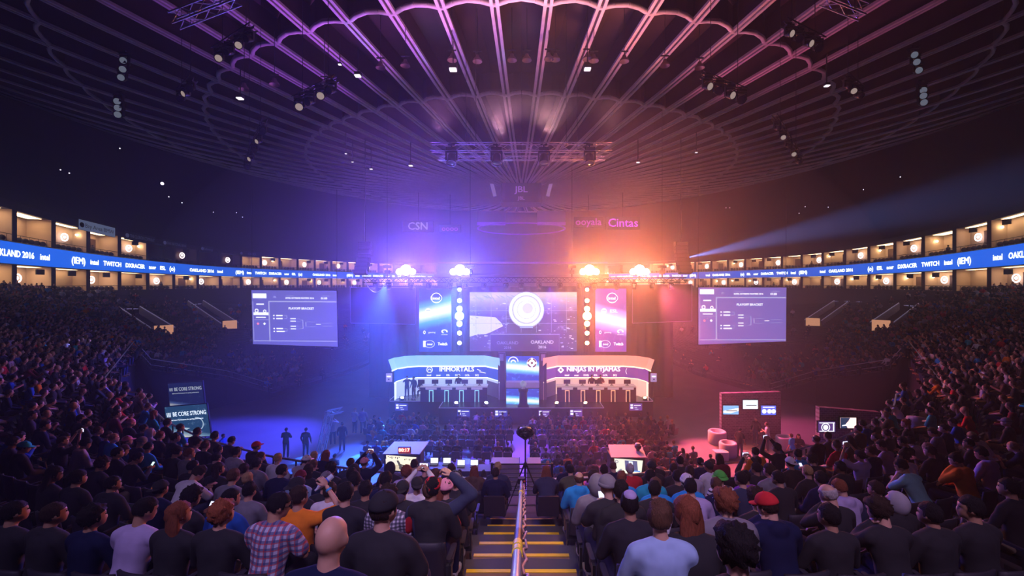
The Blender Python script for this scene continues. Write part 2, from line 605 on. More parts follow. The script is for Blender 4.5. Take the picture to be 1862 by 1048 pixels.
def suite(sg, i, lvl):
    """one box: side wall fins, back wall, door, lamp, low front rail, a few dark seats"""
    s0 = sg * (31 + i * SP)
    s1 = sg * (31 + (i + 1) * SP)
    h0, h1 = ((3.9, 6.75), (-0.75, 1.78))[lvl]
    k = NSU - i            # ordinal from the outer (near) end
    side = 'left' if sg > 0 else 'right'
    side = {'left': 'left-hand', 'right': 'right-hand'}[side]
    glazed = (sg > 0 and lvl == 0 and k in (9, 10, 11, 12)) or (i < 3 and lvl == 0)
    ordn = ['', 'first', 'second', 'third', 'fourth', 'fifth', 'sixth', 'seventh', 'eighth', 'ninth', 'tenth', 'eleventh', 'twelfth',
            'thirteenth', 'fourteenth', 'fifteenth', 'sixteenth', 'seventeenth', 'eighteenth', 'nineteenth', 'twentieth', 'twenty-first', 'twenty-second', 'twenty-third', 'twenty-fourth'][k]
    root = MB()
    r = random.Random(i * 7 + lvl * 3 + (100 if sg > 0 else 0))
    depth = 4.2
    a0, a1 = RP(s0, 0, 0), RP(s1, 0, 0)
    mb = MB().mat(M_fascia)
    w = 0.62
    for sa, sb in ((s0, s0 + sg * w * 0.5), (s1 - sg * w * 0.5, s1)):     # pillar halves
        for o0, o1, p0, p1 in ((sa, sb, -0.05, -0.05), (sa, sa, -0.05, depth), (sb, sb, -0.05, depth)):
            mb.add([RP(o0, h0, p0), RP(o1, h0, p1), RP(o1, h1, p1), RP(o0, h1, p0)], [(0, 1, 2, 3)])
    mb.mat(mat('suite_wall_violet_shade', (0.55, 0.42, 0.34), 0.8))
    # side wall faces and back wall
    b = depth * (0.45 if r.random() < 0.6 else 0.7)
    sA, sB = s0 + sg * w * 0.52, s1 - sg * w * 0.52
    mb.mat(M_suitedark if glazed else M_suitewall)
    mb.add([RP(sA, h0, 0.0), RP(sA, h1, 0.0), RP(sA, h1, b), RP(sA, h0, b)], [(0, 1, 2, 3)])
    mb.add([RP(sB, h0, 0.0), RP(sB, h1, 0.0), RP(sB, h1, b), RP(sB, h0, b)], [(0, 1, 2, 3)])
    mb.add([RP(sA, h0, b), RP(sB, h0, b), RP(sB, h1, b), RP(sA, h1, b)], [(0, 1, 2, 3)])
    if r.random() < 0.75 and not glazed:        # dark doorway in the back wall
        t = r.choice((0.12, 0.45, 0.55))
        d0, d1 = sA + (sB - sA) * t, sA + (sB - sA) * (t + 0.33)
        mb.mat(M_suitedark).add([RP(d0, h0, b - .05), RP(d1, h0, b - .05), RP(d1, h0 + (h1 - h0) * .78, b - .05), RP(d0, h0 + (h1 - h0) * .78, b - .05)], [(0, 1, 2, 3)])
    body = mb.build('luxury_suite')
    pos = ordn + ' from outer end on the ' + side.replace('-hand', '') + ' side'
    tag(body, ('dark glazed' if glazed else 'warm lit') + ' suite ' + ('above' if lvl == 0 else 'below') + ' blue ribbon, ' + pos,
        'suite', ('upper' if lvl == 0 else 'lower') + ' suites on the ' + side + ' side')
    # ceiling lamp strip
    if not glazed:
        mb = MB().mat(M_suitelamp)
        m0, m1 = sA + (sB - sA) * 0.15, sA + (sB - sA) * 0.85
        zt = h1 - 0.06
        mb.add([RP(m0, zt, 0.5), RP(m1, zt, 0.5), RP(m1, zt, b * 0.75), RP(m0, zt, b * 0.75)], [(0, 1, 2, 3)])
        mb.build('ceiling_lamp', parent=body)
        mb = MB().mat(M_suitelamp2)
        t = sB - sg * 0.25 if r.random() < .5 else sA + sg * 0.3
        c = RP(t, h0 + (h1 - h0) * 0.72, b * 0.55)
        mb.ball(c, 0.16, 8, 5)
        mb.build('wall_lamp', parent=body)
    # round lit crest
    if (i + lvl) % 2 == 0 and i > 2:
        m = sA + (sB - sA) * 0.36
        c = RP(m, h0 + (h1 - h0) * 0.55, b - 0.45)
        rt = (RP(m + 0.1, 0, 0) - RP(m - 0.1, 0, 0)).normalized()
        mb = MB()
        F = Face(c, rt, (0, 0, 1))
        ws = glow('crest_white', (1.0, 0.82, 0.85), 4.0)
        cr = 0.60
        for dd in (0.02, -0.02):
            F.disc(mb, ws, 0, 0, cr, dd, r2=cr * 0.72, n=18)
            F.disc(mb, ws, 0, 0.03, cr * 0.38, dd, n=12)
        mb.build('crest_sign', parent=body)
    # television hung at the front
    if r.random() < 0.55:
        m = sA + (sB - sA) * r.uniform(0.2, 0.5)
        c = RP(m, h1 - 0.5, 0.35)
        rot = Matrix.Rotation(-phi_at(m) + PI, 3, 'Z')
        MB().mat(M_black).box(c, (1.2, 0.12, 0.7), Matrix.Rotation(math.atan2((RP(m + .1, 0, 0) - c).y - (RP(m - .1, 0, 0) - c).y, (RP(m + .1, 0, 0)).x - (RP(m - .1, 0, 0)).x), 3, 'Z')).build('television', parent=body)
    # balcony rail and dark seat row with heads
    mb = MB().mat(M_dkmetal)
    mb.tube(RP(sA, h0 + 0.62, 0.05), RP(sB, h0 + 0.62, 0.05), 0.04, n=5)
    for k2 in range(4):
        m = sA + (sB - sA) * (k2 + .5) / 4
        mb.tube(RP(m, h0, 0.05), RP(m, h0 + 0.62, 0.05), 0.03, n=4)
    mb.build('balcony_rail', parent=body)
    mb = MB().mat(M_ribsil)
    for k2 in range(6):
        m = sA + (sB - sA) * (k2 + .5) / 6
        c = RP(m, h0 + 0.28, 0.7)
        mb.ball(c, (0.34, 0.34, 0.36), 6, 5)
    mb.build('seat_row', parent=body)
    for k2 in range(1 if (i * 3 + lvl) % 5 == 1 and not glazed else 0):
        m = sA + (sB - sA) * r.uniform(0.1, 0.9)
        c = RP(m, h0, r.uniform(0.5, 1.1))
        m2 = MB().mat(M_ribsil)
        hh = r.choice((0.75, 1.25))
        m2.lathe(c, [(0.18, 0), (0.24, hh * 0.5), (0.26, hh * 0.78), (0.1, hh * 0.86), (0.06, hh * .88)], n=8)
        m2.ball(c + Vector((0, 0, hh + 0.02)), (0.13, 0.13, 0.16), 8, 6)
        o = m2.build('person')
        tag(o, 'dark figure in the ' + ordn + ' suite from outer ' + side.replace('-hand', '') + ' end, ' + ('upper' if lvl == 0 else 'lower') + ' tier', 'person', 'people in the suites')


for sg in (1, -1):
    for i in range(NSU):
        for lvl in (0, 1):
            suite(sg, i, lvl)

# LED ribbon all the way round, lettering wrapped along it
for sg in (1, -1):
    side = 'left' if sg > 0 else 'right'
    mb = MB().mat(M_ribbon)
    n = 110
    ring_band(mb, 1.82, 3.7, -1.0, -1.0, sg * 33, sg * SEND, n)
    rib = mb.build('led_ribbon')
    tag(rib, 'glowing blue LED ribbon board with white sponsor lettering, curving along the ' + side + ' suites', 'led board')
    mb = MB().mat(M_white)
    s = 34.0
    k = 0
    seq = ['intel', 'OAKLAND 2016', '(o)', 'ESL', 'acer', 'DXRACER', 'TWITCH', 'intel', '(IEM)']
    r = random.Random(3)
    while s < SEND - 6:
        w = seq[k % len(seq)]
        k += 1
        size = 1.05 if w in ('(o)', '(IEM)') else 0.82
        vs, fs = glyphs(w, size)
        x0 = min(v.x for v in vs)
        x1 = max(v.x for v in vs)
        wd = x1 - x0
        # reading left to right from inside the ring
        out = []
        for v in vs:
            u = (v.x - x0)
            t = (s + u) if sg < 0 else (s + wd - u)
            out.append(RP(sg * t, 2.68 + v.y, -1.06))
            # bold copies
        for dy, du in ((0, 0), (0.0, 0.05), (0.05, 0.02)):
            mb.add([p + Vector((0, 0, dy)) + (RP(sg * s, 0, 0) - RP(sg * (s + .01), 0, 0)).normalized() * du - Vector((p.x, p.y - 60, 0)).normalized() * (0.006 * (du * 20)) for p in out], fs)
        s += wd + (0.9 if (k % len(seq)) not in (0, 2) else 3.4)
    mb.build('lettering', parent=rib)

# signs on the top fascia
M_signw = mat('fascia_sign_white', (0.55, 0.62, 0.75), 0.5, emit=(0.35, 0.45, 0.75), strength=0.22)
M_signd = mat('fascia_sign_blue', (0.03, 0.04, 0.10), 0.5)
M_ink = mat('sign_dark_ink', (0.01, 0.01, 0.03), 0.6)
M_signtxt = mat('fascia_lettering', (0.35, 0.40, 0.6), 0.5, emit=(0.3, 0.35, 0.7), strength=0.10)
for (pxc, wpx, txt, white) in ((177, 66, 'Bay Area BMW', True), (255, 56, 'THE CLOROX COMPANY', False), (318, 44, 'OAK NATIONAL BANK', False), (376, 22, 'Safeway', False), (455, 40, 'KAISER', False)):
    # arc position where the column pxc meets the ring
    best = min(np.linspace(33, SEND, 600), key=lambda s: abs(CX + FPX * RP(s, 0).x / RP(s, 0).y - pxc))
    c = RP(best, 7.1, -0.15)
    dv = (RP(best - .5, 7.1, -0.15) - RP(best + .5, 7.1, -0.15))
    rt = dv.normalized()
    wid = wpx / FPX * c.y / max(0.35, abs(rt.x - rt.y * c.x / c.y))
    up = Vector((0, 0, 1))
    F = Face(c, rt, up)
    F.n = -F.n if F.n.dot(-c) < 0 else F.n
    mb = MB()
    hh = 0.62 * ring_s(c.y)
    F.rect(mb, M_signw if white else M_signd, -wid / 2, -hh, wid / 2, hh, 0.0)
    F.rect(mb, M_black, -wid / 2, -hh, wid / 2, hh, -0.12)
    o = mb.build('fascia_sign')
    tag(o, ('white' if white else 'dim blue') + ' sign board reading ' + txt + ' on the top fascia above the left suites' if txt not in ('Safeway',) and 'BMW' not in txt and 'CLOROX' not in txt and 'KAISER' not in txt and 'BANK' not in txt else
        {177: 'bright white sign board with dark lettering on the fascia above the left suites', 255: 'dim wide sign just after the bright white one on the left fascia', 318: 'dim sign with three small words, third board on the left fascia',
         376: 'smallest dim sign on the left fascia, fourth board from the bright one', 455: 'dim pale sign on the left fascia nearest the projection screen'}[pxc], 'sign')
    mb = MB()
    ts = hh * 1.15
    vs, fs = glyphs(txt, 1)
    tw = max(v.x for v in vs) - min(v.x for v in vs)
    sx = min(1.0, wid * 0.8 / (tw * ts))
    F.text(mb, M_ink if white else M_signtxt, txt, wid * .06, 0, ts, 0.02, sx)
    F.disc(mb, M_ink if white else M_signtxt, -wid * 0.42, 0, hh * 0.5, 0.02)
    mb.build('lettering', parent=o)

# ================================================================== trusses and lamps
def truss_mesh(mb, a, b, h=0.5, w=0.5, r=0.035, bay=0.6, up=Vector((0, 0, 1))):
    a, b = Vector(a), Vector(b)
    d = (b - a)
    L = d.length
    d.normalize()
    side = d.cross(up).normalized()
    u2 = side.cross(d).normalized()
    cs = [(-w / 2, -h / 2), (w / 2, -h / 2), (w / 2, h / 2), (-w / 2, h / 2)]
    for x, z in cs:
        mb.tube(a + side * x + u2 * z, b + side * x + u2 * z, r, n=5, caps=False)
    n = max(1, int(L / bay))
    for i in range(n):
        p, q = a + d * (L * i / n), a + d * (L * (i + 1) / n)
        for k in range(4):
            x0, z0 = cs[k]
            x1, z1 = cs[(k + 1) % 4]
            if i % 2:
                x0, z0, x1, z1 = x1, z1, x0, z0
            mb.tube(p + side * x0 + u2 * z0, q + side * x1 + u2 * z1, r * 0.55, n=4, caps=False)


M_lampbody = mat('moving_head_black', (0.02, 0.02, 0.022), 0.35, 0.2)


def moving_head(loc, scale=1.0, aim=(0, -0.3, -1), lens=None, label=None, group=None, base_up=True):
    """base, U-yoke arms and a tapered lamp head with a lens"""
    t = empty('moving_head_lamp', label, 'stage lamp', loc, 0, group)
    t.scale = (scale,) * 3
    if 'mh_base' not in _glyph:
        b = MB().mat(M_lampbody)
        b.rbox((0, 0, 0.05), (0.36, 0.30, 0.10), 0.04)
        b.tube((0, 0, 0.10), (0, 0, 0.24), 0.03)
        b.tube((-0.12, 0, 0.22), (0.12, 0, 0.22), 0.03, n=6)
        _glyph['mh_base'] = b.mesh('base')
        y = MB().mat(M_lampbody)
        y.box((0, 0, -0.03), (0.40, 0.10, 0.06))
        for s in (-1, 1):
            y.box((s * 0.18, 0, -0.18), (0.05, 0.12, 0.30))
        _glyph['mh_yoke'] = y.mesh('yoke')
        h = MB().mat(M_lampbody)
        h.lathe((0, 0, 0), [(0.01, -0.2), (0.10, -0.19), (0.14, -0.1), (0.15, 0.08), (0.17, 0.2), (0.15, 0.2), (0.14, 0.17)], 14)
        _glyph['mh_head'] = h.mesh('lamp_head')
    for nm, key in (('base', 'mh_base'), ('yoke', 'mh_yoke')):
        o = bpy.data.objects.new(nm, _glyph[key])
        COL.objects.link(o)
        o.parent = t
    q = Vector(aim).to_track_quat('Z', 'Y')
    hd = bpy.data.objects.new('lamp_head', _glyph['mh_head'])
    COL.objects.link(hd)
    hd.parent = t
    hd.location = (0, 0, -0.26)
    hd.rotation_mode = 'QUATERNION'
    hd.rotation_quaternion = q
    lm = lens or mat('dark_lens', (0.05, 0.05, 0.07), 0.1, 0, spec=0.8)
    key = 'mh_lens_' + lm.name
    if key not in _glyph:
        l = MB().mat(lm)
        l.lathe((0, 0, 0.17), [(0.001, 0.025), (0.07, 0.02), (0.14, 0.0)], 14)
        _glyph[key] = l.mesh('lens')
    ln = bpy.data.objects.new('lens', _glyph[key])
    COL.objects.link(ln)
    ln.parent = hd
    return t


def wire(a, b, r=0.012):
    return MB().mat(M_dkmetal).tube(a, b, r, n=4)


# main stage truss
YT = 34.0
mb = MB().mat(M_black)
truss_mesh(mb, P(661, 509.5, YT), P(1246, 509.5, YT), 0.40, 0.40, 0.035, 0.42)
main_truss = mb.build('stage_truss')
tag(main_truss, 'long dark box truss hung above the stage with a row of lamps below it', 'truss')
mb = MB().mat(M_dkmetal)
for px in (704, 855, 1040, 1204):
    mb.tube(P(px, 505, YT), P(px, 120, YT), 0.012, n=4)
    mb.build('hoist_cable', parent=main_truss)
    mb = MB().mat(M_dkmetal)
for px in (704, 855, 1040, 1204):
    c = P(px, 495, YT)
    m = MB().mat(M_black)
    m.box(c, (0.34, 0.3, 0.30))
    m.box(c + Vector((0, 0, 0.42)), (0.62, 0.25, 0.22))
    m.tube(c + Vector((0, 0, -0.4)), c + Vector((0, 0, 0.5)), 0.06)
    tag(m.build('chain_hoist'), {704: 'black chain hoist on the stage truss, leftmost of the four', 855: 'black chain hoist on the stage truss beside the second blue light', 1040: 'black chain hoist on the truss just left of the orange light',
                                 1204: 'black chain hoist on the stage truss, rightmost of the four'}[px], 'hoist', 'chain hoists on the stage truss')
row = [683, 707, 748, 780, 819, 847, 880, 920, 948, 980, 1018, 1053, 1081, 1121, 1153, 1186, 1220]
for i, px in enumerate(row):
    moving_head(P(px, 515.5, YT), 1.0, (0.1 * math.sin(i * 2), -0.5, -1), None,
                'dark moving head lamp hanging under the stage truss, number %s of seventeen from the left' % ['one', 'two', 'three', 'four', 'five', 'six', 'seven', 'eight', 'nine', 'ten', 'eleven', 'twelve', 'thirteen', 'fourteen', 'fifteen', 'sixteen', 'seventeen'][i],
                'moving heads under the stage truss')
# small work lamps inside the truss
# the four blinders
for px, c, st, nm in ((738, (0.72, 0.60, 1.0), 90, 'violet-white blinder glaring above the truss, leftmost of four'), (836, (0.65, 0.72, 1.0), 90, 'blue-white blinder glaring above the truss over the blue column'),
                      (1072, (1.0, 0.66, 0.34), 80, 'orange blinder glaring above the truss over the orange column'), (1163, (1.0, 0.70, 0.46), 80, 'peach blinder glaring above the truss, rightmost of four')):
    t = empty('blinder_lamp', nm, 'stage lamp', P(px, 495, 33.7), 0, 'blinders above the truss')
    h = MB().mat(M_lampbody)
    h.rbox((0, 0.16, 0), (1.30, 0.22, 0.55), 0.08)
    h.tube((0, 0.12, -0.62), (0, 0.12, -0.3), 0.05)
    h.build('housing', parent=t)
    for k, (u, v) in enumerate(((0, .16), (-0.52, .02), (0.52, .02))):
        b = MB().mat(glow('blinder_%d' % px, c, st))
        rr = .40 if k == 0 else .24  # bulbs enlarged to put the round glare into their shape
        b.lathe((u, -0.01, v), [(0.001, 0.10), (rr * .65, 0.07), (rr, 0)], 20, axis=(0, -1, 0))
        b.build('bulb', parent=t)
# cable swag hanging at the left end of the truss
mb = MB().mat(M_white if False else mat('pale_cable', (0.6, 0.6, 0.7), 0.5))
pts = [P(664 + 38 * t, 512 + 80 * t * (1 - t), YT - 0.4) for t in [i / 14 for i in range(15)]]
mb.path(pts, 0.035, 5)
tag(mb.build('hanging_cable'), 'pale cable looping below the left end of the stage truss', 'cable')

# ceiling trusses near the middle
def ceiling_truss(a, b, h, w, r, bay, name, lab, col=M_truss, ncab=2):
    m = MB().mat(col)
    truss_mesh(m, a, b, h, w, r, bay)
    o = m.build(name)
    tag(o, lab, 'truss')
    a, b = Vector(a), Vector(b)
    for k in range(ncab):
        p = a.lerp(b, (k + 0.5) / ncab)
        rr = math.hypot(p.x - HUB.x, p.y - HUB.y)
        MB().mat(M_dkmetal).tube(p, (p.x, p.y, roof_z(rr) + 1), 0.015, n=4).build('hanging_cable', parent=o)
    return o


ceiling_truss(P(783, 268, 25), P(1112, 268, 25), 0.46, 0.4, 0.026, 0.75, 'lighting_truss', 'silver box truss hanging below the roof hub, the upper of two', mat('truss_dull', (0.5, 0.5, 0.54), 0.5, 0.3))
ceiling_truss(P(797, 288, 29), P(1100, 288, 29), 0.26, 0.3, 0.022, 0.75, 'lighting_truss', 'thinner silver truss hanging just below the upper one', mat('truss_dull', (0.5, 0.5, 0.54), 0.5, 0.3), ncab=3)
for i, px in enumerate((821, 903, 989, 1072)):
    moving_head(P(px, 275, 25.0), 1.7, (0, -0.4, -1), None, 'black spotlight clamped under the upper silver truss, %s from the left' % ['first', 'second', 'third', 'fourth'][i], 'spotlights under the upper silver truss')


def flood(loc, size, label, group='small white floodlights on the roof', bright=True, col=(0.95, 0.85, 0.95), st=1.3):
    t = empty('roof_floodlight', label, 'lamp', loc, 0, group)
    m = MB().mat(M_dkmetal)
    m.rbox((0, 0, 0.35 * size), (size, size * 0.8, 0.5 * size), 0.1 * size)
    m.tube((0, 0, 0.5 * size), (0, 0, 0.5 * size + 1.5), 0.03, n=5)
    m.build('housing', parent=t)
    m = MB().mat(glow('roof_flood_lens_%d' % int(st * 10) if bright else 'x', col, st))
    m.rbox((0, -0.1 * size, 0.02 * size), (size * 0.86, size * 0.8, 0.16 * size), 0.1 * size)
    m.build('lens', parent=t)
    return t


fl = [(824, 128, 26, 0.5, 'white floodlight on the roof between the second and third rib left of the middle'), (1068, 127, 26, 0.45, 'white floodlight on the roof right of the middle ribs'),
      (651, 139, 25, 0.38, 'white floodlight on the roof above the left truss of spotlights'), (437, 180, 22, 0.32, 'small white floodlight at the far left of the lit roof'),
      (1503, 157, 22, 0.26, 'small floodlight at the far right of the lit roof'), (618, 118, 25, 0.2, 'tiny floodlight left of the white one on the left roof'),
      (747, 302, 30, 0.3, 'small lamp under the roof beside the left end of the silver truss'), (984, 297, 28, 0.28, 'small lamp under the middle of the lower silver truss'),
      (1160, 296, 30, 0.25, 'small lamp under the roof beyond the right end of the silver truss'), (675, 308, 32, 0.22, 'faint small lamp on the left of the roof below the ribs'),
      (629, 280, 32, 0.16, 'tiny lamp low on the left half of the roof'), (641, 295, 32, 0.16, 'tiny lamp low on the left roof, under another tiny one'), (1266, 278, 32, 0.2, 'tiny lamp low on the right half of the roof')]
for px, py, y, s, lab in fl:
    flood(P(px, py, y), s, lab)
BELL = [931, 958, 998, 1010, 1068, 1080, 1135, 1209, 822, 868, 737, 692, 1272, 590, 444, 499]
for k, (px, py) in enumerate(((931, 102), (958, 102), (998, 100), (1010, 101), (1068, 100), (1080, 103), (1135, 104), (1209, 112), (822, 102), (868, 104), (737, 112), (692, 116), (1272, 116), (590, 150), (444, 155), (499, 146))):
    y = 26.5
    t = empty('bell_lamp', 'dim bell-shaped roof lamp, %s from the left in the row under the roof' % NTH[sorted(BELL).index(px)], 'lamp', P(px, py, y), 0, 'bell lamps hanging in a row under the roof')
    m = MB().mat(mat('bell_lamp_shell', (0.30, 0.22, 0.22), 0.5, 0.3))
    m.lathe((0, 0, 0), [(0.30, -0.28), (0.26, -0.16), (0.14, -0.02), (0.10, 0.12), (0.01, 0.16)], 14)
    m.build('lamp_shade', parent=t)
    m = MB().mat(M_dkmetal)
    m.tube((0, 0, 0.14), (0, 0, 3.0), 0.02, n=5)
    m.box((0, 0, 0.35), (0.5, 0.08, 0.06))
    m.build('stem', parent=t)

# bars of spotlights hanging from the roof left and right
bars = [((535, 182, 20), (612, 142, 20), 4, 'short bar of four spotlights hanging under the left roof ribs', True),
        ((390, 95, 17), (462, 48, 17), 4, 'dark bar of spotlights high on the left near the roof edge', False),
        ((325, 170, 20), (352, 142, 20), 3, 'small cluster bar of spotlights far left under the roof', False),
        ((447, 300, 26), (482, 218, 23), 5, 'dark curved bar of lamps on the left lower roof', False),
        ((1276, 136, 20), (1358, 168, 20), 4, 'short bar of four spotlights hanging under the right roof ribs', True),
        ((1426, 40, 17), (1496, 76, 17), 4, 'dark bar of spotlights high on the right near the roof edge', False),
        ((1536, 138, 20), (1566, 164, 20), 3, 'small cluster bar of spotlights far right under the roof', False),
        ((1408, 212, 23), (1456, 290, 26), 5, 'dark curved bar of lamps on the right lower roof', False)]
for (a, b, n, lab, big) in bars:
    A, B = P(*a), P(*b)
    m = MB().mat(M_dkmetal)
    truss_mesh(m, A, B, 0.25, 0.25, 0.025, 0.4)
    o = m.build('spotlight_bar')
    tag(o, lab, 'lighting bar')
    for k in range(2):
        p = A.lerp(B, 0.2 + 0.6 * k)
        rr = math.hypot(p.x - HUB.x, p.y - HUB.y)
        MB().mat(M_dkmetal).tube(p, (p.x, p.y, roof_z(rr) + 1), 0.015, n=4).build('hanging_cable', parent=o)
    for k in range(n):
        p = A.lerp(B, (k + 0.5) / n) - Vector((0, 0, 0.12))
        lens = glow('warm_lens', (1.0, 0.75, 0.68), 0.32) if (k + n) % 2 == 0 else None
        moving_head(p, 1.15 if big else 0.9, (0.3 * (-1) ** k, -0.8, -0.5), lens, '%s spotlight on the %s' % (['first', 'second', 'third', 'fourth', 'fifth'][k], lab), 'spotlights hanging under the roof')
# ladder trusses at the picture's top corners
ceiling_truss(P(316, 38, 15), P(430, -6, 15), 0.4, 0.35, 0.03, 0.45, 'lighting_truss', 'pale ladder truss high in the dark, top left corner')
ceiling_truss(P(1500, -6, 15), P(1572, 22, 15), 0.4, 0.35, 0.03, 0.45, 'lighting_truss', 'pale ladder truss high in the dark, top right corner')
# vertical stacks of spotlights far out at both sides
for side, pts in (('left', ((227, 106), (226, 122), (223, 137), (216, 180), (217, 192), (217, 204))), ('right', ((1660, 96), (1664, 109), (1668, 124), (1676, 160), (1676, 170), (1677, 182)))):
    for k, (px, py) in enumerate(pts):
        moving_head(P(px, py - 5, 30), 1.5, (0.4 if side == 'left' else -0.4, -1, -0.3), glow('cool_lens', (0.65, 0.75, 1.0), 0.16),
                    '%s lamp from the top in the vertical stack of lamps far %s under the roof' % (['first', 'second', 'third', 'fourth', 'fifth', 'sixth'][k], side), 'stacked lamps far ' + side)
NTH_ = 0
# tiny distant aisle lamps that show as points in the dark upper seats
M_tiny = glow('tiny_lamp', (0.9, 0.8, 1.0), 1.6)
tiny = [(110, 309, 34), (126, 315, 34), (295, 334, 34), (307, 358, 38), (331, 369, 38), (430, 387, 50), (388, 386, 50), (441, 395, 50), (1453, 388, 50), (1464, 376, 50), (1506, 377, 50), (1570, 345, 45), (1637, 322, 38), (1320, 378, 50), (1327, 378, 50), (218, 270, 34)]
for px, py, y in tiny:
    c = P(px, py, y)
    m = MB().mat(M_tiny).ball(c, 0.05 if px != 295 else 0.13, 6, 4)
    m.mat(M_dkmetal).tube(c, c + Vector((0, 0, 0.5)), 0.02, n=4)
    tag(m.build('tiny_lamp'), 'tiny point of light in the dark upper hall, %s from the left' % NTH[sorted([q[0] for q in tiny]).index(px)], 'lamp', 'tiny lights in the dark upper hall')

moving_head(P(1245, 468, 60.2), 2.2, (.2, -1, 0), None, 'lone searchlight hung beyond the right end of the stage truss throwing a long blue beam')
# scoreboard cluster at the hub
JB = P(948, 360, 56)
M_jbl = mat('speaker_cluster_dark', (0.03, 0.02, 0.04), 0.6)
clu = empty('hanging_scoreboard', 'dark hanging scoreboard and speaker cluster in the middle of the hall', 'scoreboard', JB)
m = MB().mat(M_jbl)
m.rbox((0, 0, 0.4), (5.2, 3.4, 2.6), 0.5)
m.tube((0, 0, 1.5), (0, 0, 7.5), 0.4, n=8)
m.build('speaker_cluster', parent=clu)
F = Face((0, -1.75, 0.7), (1, 0, 0), (0, 0, 1))
M_jt = mat('pale_letter', (0.5, 0.4, 0.6), 0.5, emit=(0.5, 0.3, 0.7), strength=0.35)
mb = MB()
F.text(mb, M_jt, 'JBL', 0, 0, 1.1, 0.0, 1.1, 0.02)
F.text(mb, M_jt, 'JBL', 0, -1.1, 0.6, 0.0, 1.1)
mb.build('lettering', parent=clu)
for s in (-1, 1):
    m = MB().mat(mat('cluster_white_panel', (0.7, 0.6, 0.8), 0.5, emit=(0.5, 0.35, 0.7), strength=0.3))
    m.box((s * 3.6, -1.0, 0.9), (0.45, 0.3, 1.9), Matrix.Rotation(s * 0.25, 3, 'Y'))
    m.build('side_panel', parent=clu)
    m = MB().mat(mat('video_board_violet', (0.10, 0.06, 0.16), 0.4, emit=(0.25, 0.10, 0.5), strength=0.12))  # board face has a faint violet emission
    m.box((s * 3.8, -1.5, -2.9), (3.6, 0.3, 1.8))
    m.mat(mat('video_board_edge', (0.3, 0.1, 0.5), 0.4, emit=(0.35, 0.10, 0.9), strength=0.25)).box((s * 3.8, -1.66, -3.6), (3.6, 0.06, 0.4))
    m.build('video_board', parent=clu)
m = MB().mat(mat('video_board_edge', (0.3, 0.1, 0.5)))
m.lathe((0, 0, -4.15), [(5.6, 0), (5.75, 0), (5.75, 0.12), (5.6, 0.12), (5.6, 0)], 48)
m.build('light_ring', parent=clu)

# ring signs beyond the hub
M_purp = glow('purple_neon', (0.50, 0.05, 1.0), 1.4)
for px, py, w, txt, y, mm, lab in ((1133, 406, 1.9, 'Cintas', 62, M_purp, 'purple glowing word sign on the far fascia, right of the scoreboard'),
                                   (1070, 404, 1.6, 'ooyala', 62, glow('purple_neon_dim', (0.45, 0.05, 0.9), 0.7), 'dim purple cursive sign between the scoreboard and the brighter purple word'),
                                   (760, 412, 1.7, 'CSN', 62, glow('pale_neon', (0.6, 0.6, 1.0), 0.7), 'pale three-letter sign on the far fascia left of the scoreboard'),
                                   (818, 416, 1.2, 'oooo', 62, glow('red_neon', (0.9, 0.15, 0.6), 0.5), 'dim red sign on the far fascia beside the pale three-letter sign')):
    c = P(px, py, y)
    mb = MB()
    F = Face(c, (1, 0, 0), (0, 0, 1))
    mb.mat(M_black).box(c + Vector((0, 0.15, 0)), (w * 2.6, 0.2, w * 0.95))
    o = mb.build('fascia_sign')
    tag(o, lab, 'sign')
    mb = MB()
    F.text(mb, mm, txt, 0, 0, w * 0.9, 0.0, 1.0, 0.02)
    mb.build('lettering', parent=o)
    rr = math.hypot(c.x, c.y - 60)
    MB().mat(M_dkmetal).tube(c + Vector((0, 0.15, 0.3)), (c.x, c.y + .15, roof_z(rr) + 1), 0.03, n=4).build('hanging_cable', parent=o)
# unlit far ribbon edge, its purple light put in as glow
for nm, py, x0, x1 in (('far_ribbon_edge', 478, 800, 1105),):
    m = MB().mat(glow('purple_edge_glow', (0.45, 0.10, 0.9), 0.35))
    m.box(P((x0 + x1) / 2, py, 78), ((x1 - x0) / FPX * 78, 0.2, 0.30))
    tag(m.build('far_ribbon_edge'), 'thin purple light strip on the far deck behind the stage truss', 'light strip')
# ================================================================== stage
Z1 = 1.2           # stage deck height
M_deck = mat('stage_deck_black', (0.03, 0.03, 0.035), 0.25, spec=0.6)
M_edge = mat('stage_edge_trim', (0.5, 0.5, 0.6), 0.4, emit=(0.25, 0.22, 0.6), strength=0.25)
mb = MB().mat(M_deck)
mb.box((-0.03, 35.5, Z1 / 2), (20.2, 5.4, Z1))
mb.box((0, 31.9, Z1 / 2), (11.9, 1.8, Z1))
stage = mb.build('stage_platform')
tag(stage, 'long low black stage deck with a centre apron, carrying both player booths', 'stage')
mb = MB().mat(M_edge)
for a, b in (((-10.13, 32.78), (-5.95, 32.78)), ((-5.95, 32.78), (-5.95, 30.98)), ((-5.95, 30.98), (5.95, 30.98)), ((5.95, 30.98), (5.95, 32.78)), ((5.95, 32.78), (10.07, 32.78)), ((10.07, 32.78), (10.07, 36)), ((-10.13, 32.78), (-10.13, 36))):
    mb.tube((a[0], a[1], Z1), (b[0], b[1], Z1), 0.03, n=5)
mb.build('edge_trim', parent=stage)

